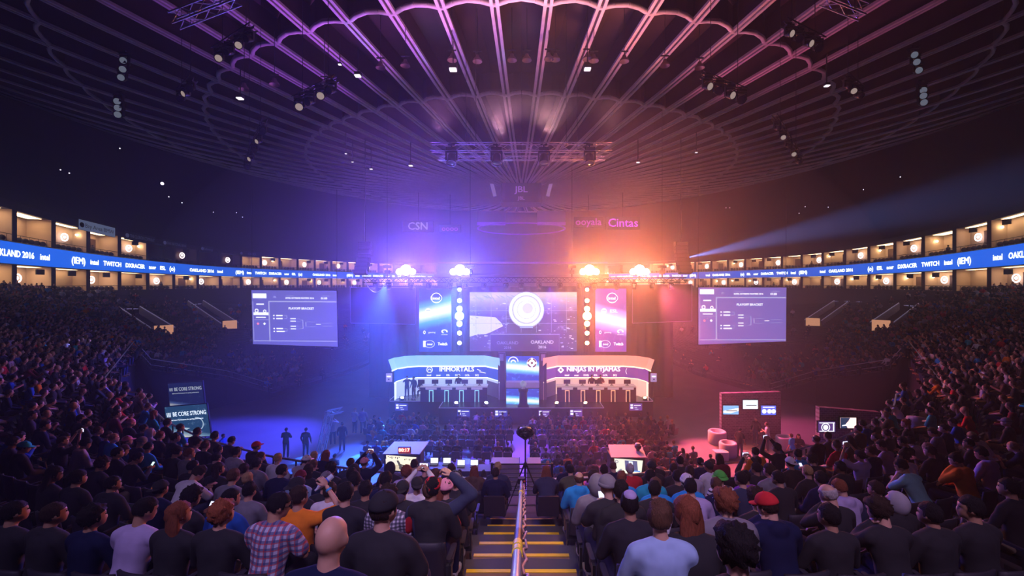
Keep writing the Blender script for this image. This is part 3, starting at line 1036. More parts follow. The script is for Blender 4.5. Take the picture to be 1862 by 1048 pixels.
# black masking drape behind
mb = MB().mat(M_drape)
n = 120
vs = []
for i in range(n + 1):
    x = -13.6 + 27.2 * i / n
    y = 38.4 + 0.12 * math.sin(i * 1.9)
    vs += [(x, y, 0.0), (x, y, 9.9)]
mb.add(vs, [(2 * i, 2 * i + 2, 2 * i + 3, 2 * i + 1) for i in range(n)], True)
dr = mb.build('stage_drape')
tag(dr, 'wide black pleated drape hanging behind the screens and booths', 'drape')
MB().mat(M_dkmetal).tube((-13.6, 38.4, 9.95), (13.6, 38.4, 9.95), 0.05).build('drape_pipe', parent=dr)

# ---------------- centre screen
def earth_mat(name, base, glowc, horizon, tilt, streak=1.0, strength=1.5, scale=1.0, width=0.16):
    """emissive picture: dark space, bright curved limb and speckled land, generated with noise"""
    m = bpy.data.materials.new(name)
    m.use_nodes = True
    nt = m.node_tree
    nt.nodes.clear()
    N_, L_ = nt.nodes.new, nt.links.new
    out = N_('ShaderNodeOutputMaterial')
    em = N_('ShaderNodeEmission')
    em.inputs['Strength'].default_value = strength
    L_(em.outputs[0], out.inputs[0])
    tc = N_('ShaderNodeTexCoord')
    mp = N_('ShaderNodeMapping')
    mp.inputs['Scale'].default_value = (scale, scale, scale)
    L_(tc.outputs['Generated'], mp.inputs[0])
    sp = N_('ShaderNodeSeparateXYZ')
    L_(mp.outputs[0], sp.inputs[0])
    nz = N_('ShaderNodeTexNoise')
    nz.inputs['Scale'].default_value = 6.0
    nz.inputs['Detail'].default_value = 8
    nz.inputs['Roughness'].default_value = 0.7
    L_(mp.outputs[0], nz.inputs['Vector'])

    def math_(op, a, b):
        n = N_('ShaderNodeMath')
        n.operation = op
        for k, v in enumerate((a, b)):
            if hasattr(v, 'is_linked') or hasattr(v, 'links'):
                L_(v, n.inputs[k])
            else:
                n.inputs[k].default_value = v
        return n.outputs[0]
    z = math_('ADD', sp.outputs['Z'], math_('MULTIPLY', sp.outputs['X'], tilt))
    z = math_('ADD', z, math_('MULTIPLY', nz.outputs['Fac'], 0.12 * streak))
    d = math_('ABSOLUTE', math_('SUBTRACT', z, horizon), 0)
    g = math_('SUBTRACT', 1.0, math_('DIVIDE', d, width))
    cr = N_('ShaderNodeValToRGB')
    cr.color_ramp.elements[0].position = 0.0
    cr.color_ramp.elements[0].color = (*base, 1)
    cr.color_ramp.elements[1].position = 1.0
    cr.color_ramp.elements[1].color = (1.0, 1.0, 1.0, 1)
    e = cr.color_ramp.elements.new(0.45)
    e.color = (*glowc, 1)
    L_(g, cr.inputs[0])
    sp2 = N_('ShaderNodeValToRGB')
    sp2.color_ramp.elements[0].position = 0.56
    sp2.color_ramp.elements[0].color = (0, 0, 0, 1)
    sp2.color_ramp.elements[1].position = 0.74
    sp2.color_ramp.elements[1].color = tuple(c * 1.4 + 0.25 for c in glowc) + (1,)
    L_(nz.outputs['Fac'], sp2.inputs[0])
    ad = N_('ShaderNodeMix')
    ad.data_type = 'RGBA'
    ad.blend_type = 'ADD'
    ad.inputs[0].default_value = 0.8 * streak
    L_(cr.outputs[0], ad.inputs[6])
    L_(sp2.outputs[0], ad.inputs[7])
    L_(ad.outputs[2], em.inputs[0])
    MATS[name] = m
    return m


def screen(name, label, px0, py0, px1, py1, y, mface, cat='screen', depth=0.15, frame=0.06):
    """flat LED or video wall with a real cabinet behind; returns (object, Face)"""
    a, b = P(px0, py1, y), P(px1, py0, y)
    c = (a + b) / 2
    w, h = b.x - a.x, b.z - a.z
    t = empty(name, label, cat, c)
    m = MB().mat(M_black)
    m.box((0, depth / 2 + 0.01, 0), (w + 2 * frame, depth, h + 2 * frame))
    m.build('cabinet', parent=t)
    m = MB().mat(mface)
    m.quad((-w / 2, 0, -h / 2), (w / 2, 0, -h / 2), (w / 2, 0, h / 2), (-w / 2, 0, h / 2))
    m.build('display', parent=t)
    return t, Face((0, -0.005, 0), (1, 0, 0), (0, 0, 1)), w, h


M_cs = earth_mat('centre_screen_picture', (0.15, 0.13, 0.42), (0.38, 0.40, 0.90), 0.98, -0.05, 0.95, 0.62, 1.0, 0.35)
cs, F, w, h = screen('centre_screen', 'large central video screen showing a round trophy plate over a world map', 854, 531.5, 1049, 639, 34.2, M_cs)
W_ = glow('screen_white', (0.92, 0.95, 1.0), 1.35)
Wb = glow('screen_pale_blue', (0.42, 0.50, 0.95), 1.0)
Wd = glow('screen_mid_blue', (0.10, 0.07, 0.32), 0.7)
Wg = glow('screen_grey_white', (0.70, 0.74, 0.92), 1.1)
mb = MB()
u0, v0 = 0.25, 0.96
R = 1.43
F.poly(mb, Wg, [(-w / 2, 0.5), (-2.2, 0.35), (-1.75, -0.1), (-1.6, -0.35), (-2.0, -0.55), (-2.5, -0.8), (-3.0, -1.0), (-3.6, -1.0), (-w / 2, -1.2)], 0.004)
for k in range(7):
    F.rect(mb, Wb, -w / 2 + 1.2 * k + .5, -h / 2 + 1.5, -w / 2 + 1.2 * k + .52, h / 2 - .1, 0.006)
for k in range(3):
    F.rect(mb, Wb, -w / 2, h / 2 - .5 - 1.0 * k, w / 2, h / 2 - .48 - 1.0 * k, 0.006)
_r = random.Random(9)
for k in range(170):
    uu, vv = _r.uniform(-w / 2 + .1, w / 2 - .1), _r.uniform(-h / 2 + .2, h / 2 - .2)
    if math.hypot(uu - u0, vv - v0) > R + .1 and noise.noise(Vector((uu * .8, vv * .8, 3))) > -.1:
        q = _r.choice((.03, .04, .06))
        F.rect(mb, _r.choice((Wg, Wb)), uu - q * 1.6, vv - q * .6, uu + q * 1.6, vv + q * .6, 0.008)
for k in range(14):
    uu = -w / 2 + .3 + k * .32
    F.poly(mb, Wb, [(uu, h / 2 - .15 - .1 * math.sin(k)), (uu + .5, h / 2 - .5 - .2 * math.sin(k * 2)), (uu + .45, h / 2 - .62 - .2 * math.sin(k * 2))], 0.007)
F.disc(mb, Wg, u0, v0 - 0.02, R, 0.010, n=40)
F.disc(mb, Wb, u0, v0, R, 0.012, r2=R * 0.96, n=40)
F.disc(mb, W_, u0, v0, R * 0.96, 0.013, r2=R * 0.80, n=40)
F.disc(mb, Wb, u0, v0, R * 0.80, 0.014, r2=R * 0.76, n=40)
F.disc(mb, W_, u0, v0, R * 0.70, 0.015, n=36)
F.disc(mb, Wb, u0, v0, R * 0.52, 0.018, r2=R * 0.49, n=36)
F.disc(mb, Wg, u0 + .1, v0 + 0.1, R * 0.30, 0.018, n=24)
F.poly(mb, Wb, [(u0 - .55, v0 - R * 1.03), (u0 + .55, v0 - R * 1.03), (u0 + .45, v0 - R * .9), (u0 - .45, v0 - R * .9)], 0.02)
F.rect(mb, Wd, -2.6, -h / 2, 2.9, -h / 2 + 1.35, 0.02)
F.rect(mb, Wb, -2.6, -h / 2 + 1.33, 2.9, -h / 2 + 1.37, 0.024)
for k in (-1, 1):
    F.rect(mb, glow('screen_dim_line', (0.25, 0.25, 0.62), 0.8), k * 2.75 + .1, -h / 2, k * 2.75 + .13, -h / 2 + 1.35, 0.026)
mb.build('trophy_picture', parent=cs)
mb = MB()
F.text(mb, glow('screen_text_dim', (0.36, 0.36, 0.72), 1.0), 'OAKLAND', -1.25, -h / 2 + 0.66, 0.36, 0.03)
F.text(mb, glow('screen_text_dim', (0.36, 0.36, 0.72), 1.0), '2016', -1.25, -h / 2 + 0.28, 0.30, 0.03)
F.text(mb, Wg, 'OAKLAND', 1.5, -h / 2 + 0.72, 0.38, 0.03, 1, 0.008)
F.text(mb, Wg, '2016', 1.5, -h / 2 + 0.33, 0.32, 0.03, 1, 0.008)
mb.build('lettering', parent=cs)

# ---------------- side banner screens
for (x0, x1, lab, mm, tone) in ((762, 820.5, 'tall narrow LED banner with white sponsor marks, left of the blue lamp column', earth_mat('left_banner_picture', (0.006, 0.03, 0.40), (0.04, 0.36, 1.0), 0.58, -0.12, 0.25, 1.35, 1.0, 0.24), 0),
                               (1082.5, 1139, 'tall narrow LED banner with white sponsor marks, right of the orange lamp column', earth_mat('right_banner_picture', (0.14, 0.04, 0.42), (0.42, 0.36, 1.0), 0.58, 0.12, 0.25, 1.35, 1.0, 0.22), 1)):
    t, F, w, h = screen('led_banner', lab, x0, 525, x1, 640, 34.2, mm)
    mb = MB()
    F.disc(mb, W_, 0.1, h / 2 - 0.75, 0.42, r2=0.36, a0=20, a1=330, n=26, d=0.02)
    F.disc(mb, W_, 0.1, h / 2 - 0.75, 0.46, r2=0.42, a0=120, a1=400, n=26, d=0.022, ry=0.36)
    F.disc(mb, W_, -0.55, h / 2 - 1.78, 0.22, d=0.02, n=20)
    F.rect(mb, glow('banner_bar', (0.1, 0.3, 1.0), 1.0), -0.72, h / 2 - 1.80, -0.38, h / 2 - 1.75, d=0.024)
    # lower marks
    F.disc(mb, W_, -0.85, -h / 2 + 1.55, 0.10, r2=0.05, d=0.02, n=12, ry=0.15)
    F.disc(mb, W_, 0.75, -h / 2 + 1.62, 0.26, r2=0.14, d=0.02, n=16, ry=0.16, a0=-30, a1=250)
    F.rect(mb, W_, -0.95, -h / 2 + 0.38, -0.75, -h / 2 + 0.88, d=0.02)
    F.disc(mb, W_, -0.45, -h / 2 + 0.62, 0.42, r2=0.38, d=0.02, n=24, ry=0.30)
    mb.build('emblem', parent=t)
    mb = MB()
    F.text(mb, W_, 'intel', 0.08, h / 2 - 0.78, 0.34, 0.025, 1, 0.012)
    F.text(mb, W_, 'ESL', 0.22, h / 2 - 1.80, 0.34, 0.025, 1.3, 0.015)
    F.text(mb, Wg, 'gaming', -0.25, -h / 2 + 1.55, 0.20, 0.025, 1, 0.006)
    F.text(mb, Wg, 'xtreme', 0.75, -h / 2 + 1.38, 0.17, 0.025, 1, 0.006)
    F.text(mb, W_, 'intel', -0.42, -h / 2 + 0.60, 0.24, 0.025, 1, 0.010)
    F.text(mb, W_, 'Twitch', 0.60, -h / 2 + 0.62, 0.34, 0.025, 0.8, 0.015)
    mb.build('lettering', parent=t)

# ---------------- lamp columns (strings of round lamps on a pole)
for (px, nm, cols) in ((835.5, 'blue', ((0.55, 0.80, 1.0),)), (1067.5, 'orange', ((1.0, 0.60, 0.22),))):
    t = empty('lamp_column', 'vertical pole of round %s lamps beside the centre screen' % ('blue-white' if nm == 'blue' else 'amber'), 'stage lamp', P(px, 640, 33.9))
    m = MB().mat(M_black)
    zt = 130 / FPX * 33.9
    for s in (-.22, .22):
        m.tube((s, 0.1, -0.1), (s, 0.1, zt), 0.03, n=5)
    for k in range(10):
        m.tube((-.22, 0.1, -.1 + k * .55), (.22, 0.1, .3 + k * .55), 0.016, n=4)
    m.build('pole', parent=t)
    lst = ((527, 0.14, 14), (547, 0.17, 20), (562, 0.22, 26), (575, 0.34, 34), (589, 0.22, 24), (606, 0.17, 20), (624, 0.16, 18))
    for py, r, st in lst:
        z = (640 - py) / FPX * 33.9
        m = MB().mat(M_lampbody)
        m.lathe((0, 0.0, z), [(r * 1.15, -0.02), (r * 1.25, 0.02), (r * 1.0, 0.22), (0.02, 0.26)], 14, axis=(0, 1, 0))
        o = m.build('lamp_housing', parent=t)
        m = MB().mat(glow('column_%s' % nm, cols[0], 24 if nm == 'blue' else 20))
        m.lathe((0, -0.02, z), [(0.001, 0.08), (r * 0.6, 0.06), (r, 0)], 16, axis=(0, -1, 0))
        m.build('bulb', parent=o)
spot(P(835, 575, 33.2), (-6, 0, 7), 1800, (0.03, 0.20, 1.0), 120, 1.0, 0.35)
spot(P(1067, 575, 33.2), (6, 0, 7), 1600, (1.0, 0.20, 0.02), 120, 1.0, 0.35)

# ---------------- projection screens
M_proj = mat('projection_face', (0.2, 0.2, 0.4), 0.8, emit=(0.15, 0.14, 0.55), strength=1.05)
M_proj2 = mat('projection_face_mauve', (0.25, 0.2, 0.4), 0.8, emit=(0.20, 0.145, 0.55), strength=1.05)


def projection(name, label, corners, y, mface):
    tl, tr, br, bl = [P(px, py, y) for px, py in corners]
    c = (tl + tr + br + bl) / 4
    t = empty(name, label, 'screen', c)
    w, h = (tr - tl).length, (tl - bl).length
    m = MB().mat(mface)
    m.quad(bl - c, br - c, tr - c, tl - c)
    m.build('display', parent=t)
    m = MB().mat(M_black)
    o = Vector((0, 0.06, 0))
    for a, b in ((tl, tr), (tr, br), (br, bl), (bl, tl)):
        m.tube(a - c + o, b - c + o, 0.06, n=4)
    m.quad(bl - c + o, br - c + o, tr - c + o, tl - c + o)
    m.build('screen_frame', parent=t)
    for p in (tl, tr):
        MB().mat(M_dkmetal).tube(p - c + o, p - c + Vector((0, 0.06, 8.5)), 0.02, n=4).build('hanging_cable', parent=t)
    F = Face((0, -0.01, 0), (tr - tl), (tl - bl))
    k = w / 7.2
    hh = h / 2
    L1 = glow('bracket_line', (0.52, 0.52, 0.95), 0.9)
    mb = MB()
    F.rect(mb, W_, -w / 2 + .12 * k, hh - .62 * k, -w / 2 + 1.28 * k, hh - .22 * k)
    F.rect(mb, L1, -w / 2 + 1.45 * k, hh - .94 * k, w / 2 - .05, hh - .84 * k)
    F.rect(mb, L1, -w / 2 + 1.42 * k, -hh + .35 * k, -w / 2 + 1.52 * k, hh - .9 * k)
    F.rect(mb, L1, -w / 2 + 0.1 * k, -hh + .35 * k, -w / 2 + 0.14 * k, hh - .9 * k)
    F.rect(mb, L1, -w / 2 + .1 * k, -hh + .30 * k, w / 2 - .05, -hh + .36 * k)
    F.rect(mb, W_, -w / 2 + .4 * k, hh - 1.18 * k, -w / 2 + 1.05 * k, hh - 1.08 * k)
    F.rect(mb, W_, -w / 2 + .15 * k, hh - 2.05 * k, -w / 2 + 1.42 * k, hh - 1.82 * k)
    F.disc(mb, W_, -w / 2 + .42 * k, hh - 1.68 * k, .17 * k, r2=.09 * k, n=16)
    F.disc(mb, W_, -w / 2 + 1.1 * k, hh - 1.72 * k, .14 * k, r2=.07 * k, n=16)
    F.rect(mb, W_, -w / 2 + .35 * k, hh - 2.28 * k, -w / 2 + 1.18 * k, hh - 2.20 * k)
    F.rect(mb, L1, -w / 2 + .15 * k, hh - 2.45 * k, -w / 2 + 1.42 * k, hh - 2.42 * k)
    a = .12 * k
    for cx_, mm in ((-w / 2 + .5 * k, glow('mark_red', (1.0, 0.25, 0.45), 1.2)), (-w / 2 + 1.05 * k, W_)):
        F.poly(mb, mm, [(cx_ - a, hh - 2.78 * k), (cx_, hh - 2.78 * k - a), (cx_ + a, hh - 2.78 * k), (cx_, hh - 2.78 * k + a)])
    # bracket tree
    def ln(u0, v0, u1, v1, t_=0.018 * k, m_=L1):
        if abs(u1 - u0) > abs(v1 - v0):
            F.rect(mb, m_, min(u0, u1), v0 - t_, max(u0, u1), v0 + t_, 0.016)
        else:
            F.rect(mb, m_, u0 - t_, min(v0, v1), u0 + t_, max(v0, v1), 0.016)
    X0 = -w / 2
    for v in (hh - 2.08 * k, hh - 2.33 * k, hh - 3.18 * k, hh - 3.42 * k):
        F.rect(mb, W_, X0 + 1.80 * k, v - .05 * k, X0 + 1.92 * k, v + .05 * k)
        F.rect(mb, W_, X0 + 2.05 * k, v - .05 * k, X0 + (2.6 if v > hh - 3.3 * k else 2.75) * k, v + .05 * k)
        ln(X0 + 2.7 * k, v, X0 + 2.9 * k, v)
    ln(X0 + 2.95 * k, hh - 2.05 * k, X0 + 2.95 * k, hh - 2.35 * k)
    ln(X0 + 2.95 * k, hh - 3.15 * k, X0 + 2.95 * k, hh - 3.42 * k)
    for v in (hh - 2.33 * k, hh - 2.55 * k, hh - 2.98 * k, hh - 3.2 * k):
        F.rect(mb, W_, X0 + 3.25 * k, v - .04 * k, X0 + 3.7 * k, v + .04 * k)
        ln(X0 + 3.15 * k, v, X0 + 4.1 * k, v, .008 * k)
    ln(X0 + 4.3 * k, hh - 2.45 * k, X0 + 4.3 * k, hh - 3.15 * k, .025 * k)
    ln(X0 + 4.1 * k, hh - 2.45 * k, X0 + 4.3 * k, hh - 2.45 * k)
    ln(X0 + 4.1 * k, hh - 3.15 * k, X0 + 4.3 * k, hh - 3.15 * k)
    ln(X0 + 4.55 * k, hh - 2.6 * k, X0 + 4.55 * k, hh - 3.0 * k, .03 * k)
    ln(X0 + 4.65 * k, hh - 2.6 * k, X0 + 5.4 * k, hh - 2.6 * k, .01 * k)
    ln(X0 + 4.65 * k, hh - 3.0 * k, X0 + 5.4 * k, hh - 3.0 * k, .01 * k)
    ln(X0 + 5.4 * k, hh - 2.8 * k, X0 + 5.8 * k, hh - 2.8 * k, .02 * k, W_)
    ln(X0 + 5.9 * k, hh - 2.7 * k, X0 + 6.8 * k, hh - 2.7 * k, .01 * k)
    ln(X0 + 5.9 * k, hh - 2.95 * k, X0 + 6.8 * k, hh - 2.95 * k, .01 * k)
    mb.build('bracket_diagram', parent=t)
    mb = MB()
    F.text(mb, W_, 'PLAYOFF BRACKET', X0 + 4.2 * k, hh - 1.48 * k, 0.25 * k, 0.02, 1, 0.010)
    F.text(mb, W_, 'INTEL EXTREME MASTERS 2016', X0 + 4.1 * k, hh - 0.60 * k, 0.175 * k, 0.02, 1, 0.008)
    F.text(mb, L1, 'ESL GAMING', X0 + 3.3 * k, hh - 0.40 * k, 0.12 * k, 0.02)
    F.text(mb, L1, 'UPCOMING', X0 + 6.3 * k, hh - 0.40 * k, 0.13 * k, 0.02)
    F.text(mb, W_, '01:00', X0 + 6.15 * k, hh - 0.61 * k, 0.24 * k, 0.02, 1, 0.010)
    F.text(mb, L1, 'ESL', X0 + 2.0 * k, hh - 0.52 * k, 0.18 * k, 0.02, 1, 0.006)
    F.text(mb, L1, 'LIVE', X0 + 0.7 * k, hh - 0.70 * k, 0.12 * k, 0.02)
    mb.build('lettering', parent=t)
    return t


projection('projection_screen', 'large playoff bracket screen hanging left of the stage', ((457, 528), (612, 529), (614, 631), (460, 626)), 36, M_proj)
projection('projection_screen', 'large playoff bracket screen hanging right of the stage', ((1270, 523), (1430, 523), (1429, 621), (1270, 627)), 36, M_proj2)
# unlit framed screens between
for cc, lab in ((((637, 523), (755, 523), (755, 590), (638, 588)), 'faint empty rectangular frame hung left of the left banner'), (((1150, 518), (1258, 517), (1258, 584), (1150, 588)), 'faint empty rectangular frame hung right of the right banner')):
    pts = [P(px, py, 37.5) for px, py in cc]
    m = MB().mat(mat('thin_frame', (0.4, 0.35, 0.6), 0.5, emit=(0.3, 0.2, 0.7), strength=0.12))
    for a, b in zip(pts, pts[1:] + pts[:1]):
        m.tube(a, b, 0.03, n=4)
    m.mat(mat('unlit_screen_cloth', (0.05, 0.04, 0.06), 0.9)).add([p + Vector((0, .05, 0)) for p in pts], [(0, 1, 2, 3)])
    tag(m.build('unlit_screen'), lab, 'screen')
    for a in pts[:2]:
        pass

# speaker line arrays
for px, py0, py1, lab, y in ((664, 440, 500, 'black hanging line of speakers at the left end of the stage truss', 35), (1238, 440, 498, 'black hanging line of speakers at the right end of the stage truss', 35)):
    t = empty('speaker_array', lab, 'speaker', P(px, py0, y))
    n = 8
    for k in range(n):
        m = MB().mat(M_black)
        z = -(py1 - py0) / FPX * y * (k + .5) / n
        off = -0.02 * k * k
        m.box((0, 0.0 + off, z), (1.0, 0.5, (py1 - py0) / FPX * y / n * 0.88), Matrix.Rotation(-0.05 * k, 3, 'X'))
        m.mat(M_dkmetal).box((0, -0.27 + off, z), (0.9, 0.03, (py1 - py0) / FPX * y / n * 0.7), Matrix.Rotation(-0.05 * k, 3, 'X'))
        m.build('speaker_box', parent=t)
    MB().mat(M_dkmetal).tube((0, 0, 0), (0, 0, 8.5), 0.03, n=4).build('hanging_cable', parent=t)

# ---------------- player booths
def plan_band(mb, m, pts, z0, z1, lean=0.0, inner=0.0):
    mb.mat(m)
    vs = []
    for x, y in pts:
        vs += [(x, y, z0), (x, y - lean, z1)]
    mb.add(vs, [(2 * i, 2 * i + 2, 2 * i + 3, 2 * i + 1) for i in range(len(pts) - 1)])
    if inner:
        vs = []
        for x, y in pts:
            vs += [(x, y + inner, z0), (x, y + inner - lean, z1)]
        mb.add(vs, [(2 * i, 2 * i + 1, 2 * i + 3, 2 * i + 2) for i in range(len(pts) - 1)])


def booth(sg, team, lab, words):
    """sg=-1 blue booth on the left, +1 orange one on the right; mirrored plan"""
    t = empty('player_booth', lab, 'booth', (0, 0, 0))
    # plan from the outer front corner round the back to the inner front corner
    pts = [(9.75, 32.95), (9.75, 33.5), (9.35, 34.4), (8.4, 34.95), (2.8, 34.95), (1.72, 33.6), (1.72, 33.1)] if True else []
    pts = [(x * sg, y) for x, y in pts]
    zb = CAMZ - (687 - HY) / FPX * 34.9        # blue band bottom
    zt = CAMZ - (666 - HY) / FPX * 34.9
    zc = CAMZ - (648 - HY) / FPX * 33.6
    if sg < 0:
        Mwhite = mat('booth_white_panel', (0.80, 0.80, 0.85), 0.5, emit=(0.5, 0.62, 0.95), strength=0.85)  # cool stage light put into the white panels as emission
        Mcan = mat('booth_canopy_left', (0.75, 0.80, 0.85), 0.45, emit=(0.28, 0.66, 0.95), strength=0.8)  # brightness of the lit canopy painted in as cyan emission
        Mband = glow('booth_band_left', (0.01, 0.09, 0.62), 1.0)
        Mtrim = glow('booth_trim_left', (0.75, 0.90, 1.0), 2.0)
        Mletter = W_
        Mfr = glow('desk_frame_left', (0.30, 0.75, 1.0), 1.2)
    else:
        Mwhite = mat('booth_white_panel_warm', (0.80, 0.80, 0.80), 0.5, emit=(1.0, 0.55, 0.45), strength=0.85)  # warm stage light put into the white panels as emission
        Mcan = mat('booth_canopy_right', (0.80, 0.75, 0.70), 0.45, emit=(1.0, 0.34, 0.22), strength=0.8)  # brightness of the lit canopy painted in as orange emission
        Mband = glow('booth_band_right', (0.22, 0.05, 0.42), 0.9)
        Mtrim = glow('booth_trim_right', (1.0, 0.72, 0.50), 2.0)
        Mletter = glow('screen_pinkwhite', (1.0, 0.82, 0.85), 1.7)
        Mfr = glow('desk_frame_right', (1.0, 0.45, 0.25), 1.3)
    m = MB()
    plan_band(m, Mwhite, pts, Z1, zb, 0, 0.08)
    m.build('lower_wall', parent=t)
    m = MB()
    plan_band(m, Mband, pts, zb, zt, 0, 0.08)
    bandp = m.build('graphic_band', parent=t)
    cpts = [(9.9 * sg, 32.9), (9.75 * sg, 33.7), (9.1 * sg, 34.5), (8.3 * sg, 34.75), (2.9 * sg, 34.75), (1.66 * sg, 33.5)]
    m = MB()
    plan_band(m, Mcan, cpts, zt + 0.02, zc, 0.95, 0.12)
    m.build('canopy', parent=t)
    m = MB().mat(Mtrim)
    for a, b in zip(cpts[:-1], cpts[1:]):
        m.tube((a[0], a[1] - .02, zt), (b[0], b[1] - .02, zt), 0.05, n=5)
    for a, b in zip(pts[:-1], pts[1:]):
        m.tube((a[0], a[1] - .03, zb), (b[0], b[1] - .03, zb), 0.03, n=5)
    m.build('light_trim', parent=t)
    # grey skirting panel on the inner wing
    m = MB().mat(mat('booth_grey_skirt', (0.35, 0.35, 0.45), 0.5))
    a, b = Vector((2.8 * sg, 34.9, 0)), Vector((1.72 * sg, 33.55, 0))
    n = Vector((0, -0.04, 0))
    m.add([a + n + Vector((0, 0, Z1)), b + n + Vector((0, 0, Z1)), b + n + Vector((0, 0, Z1 + 1.15)), a + n + Vector((0, 0, Z1 + 1.15))], [(0, 1, 2, 3)])
    m.build('skirting', parent=t)
    # lettering on the band
    F = Face((sg * 5.6, 34.88, (zb + zt) / 2), (1, 0, 0), (0, 0, 1))
    mb = MB()
    F.text(mb, Mletter, team, 0.35 if sg < 0 else 0.25, 0.20, 0.52 if sg < 0 else 0.50, 0.02, 1, 0.02)
    for k, wd in enumerate(words):
        F.text(mb, Mletter, wd, -1.9 + k * 0.78, -0.27, 0.21, 0.02, 1, 0.010)
    mb.build('lettering', parent=bandp)
    mb = MB()
    ex = -2.1 if sg < 0 else -2.9
    if sg < 0:
        F.disc(mb, Mletter, ex + .25, 0.18, 0.26, r2=0.20, n=24, d=0.02)
        F.disc(mb, Mletter, ex + .25, 0.10, 0.16, r2=0.10, n=16, a0=0, a1=180, d=0.02)
        F.disc(mb, Mletter, -3.35, 0.05, 0.34, n=24, d=0.03)
        F.disc(mb, glow('mark_pink', (1.0, 0.5, 0.6), 1.2), -3.35, 0.05, 0.12, n=12, d=0.04)
        for dx, dy, wx in ((2.2, 0.05, 0.5), (2.0, 0.25, 0.3)):
            F.poly(mb, Mletter, [(dx, dy), (dx + wx, dy - .12), (dx + wx, dy - .17), (dx, dy - .07)], d=0.02)
    else:
        a = 0.27
        F.poly(mb, Mletter, [(ex + .5 - a, .15), (ex + .5, .15 - a), (ex + .5 + a, .15), (ex + .5, .15 + a)], d=0.02)
        F.disc(mb, glow('mark_dark', (0.2, 0.05, 0.3), 0.6), ex + .5, .15, 0.09, n=12, d=0.03)
        F.disc(mb, Mletter, 3.2, 0.06, 0.34, r2=0.30, n=24, d=0.03)
        for (a0, b0, a1, b1) in ((-.2, .2, -.08, -.25), (-.08, -.25, 0, .0), (0, .0, .08, -.25), (.08, -.25, .2, .2)):
            F.poly(mb, Mletter, [(3.2 + a0 - .03, .06 + b0), (3.2 + a0 + .03, .06 + b0), (3.2 + a1 + .03, .06 + b1), (3.2 + a1 - .03, .06 + b1)], d=0.03)
        F.poly(mb, Mletter, [(-3.9, -0.02), (-3.2, -.2), (-3.2, -.1), (-3.9, .06)], d=0.06)
    mb.build('emblem', parent=bandp)
    # round hanging team sign at the outer corner
    sgn = empty('team_sign', 'small lit square sign standing at the outer %s corner of the %s booth' % (('left', 'blue') if sg < 0 else ('right', 'orange')), 'sign', (sg * 9.95 + (0.12 * sg), 32.7, 0))
    m = MB().mat(mat('sign_box', (0.6, 0.6, 0.75), 0.5, emit=(0.5, 0.4, 0.9), strength=0.6))
    zz = CAMZ - (687 - HY) / FPX * 32.7
    m.rbox((0, 0, zz), (0.46, 0.14, 0.62), 0.05)
    m.mat(W_).box((0, -0.08, zz + .1), (0.3, 0.02, 0.1))
    m.mat(M_black).box((0, -0.08, zz - .12), (0.1, 0.02, 0.1))
    m.build('sign_board', parent=sgn)
    MB().mat(M_dkmetal).tube((0, 0, Z1), (0, 0, zz), 0.04).build('pole', parent=sgn)
    return t, Mfr, Mwhite


bl, Mfr_l, Mw_l = booth(-1, 'IMMORTALS', 'blue lit player booth with white canopy on the left half of the stage', ['intel', 'acer', 'ESL', 'DXR', 'LOL', 'BQ'])
br, Mfr_r, Mw_r = booth(1, 'NINJAS IN PYJAMAS', 'orange lit player booth with pink canopy on the right half of the stage', ['intel', 'acer', 'DXR', 'ESL', 'LOL', 'BQ'])

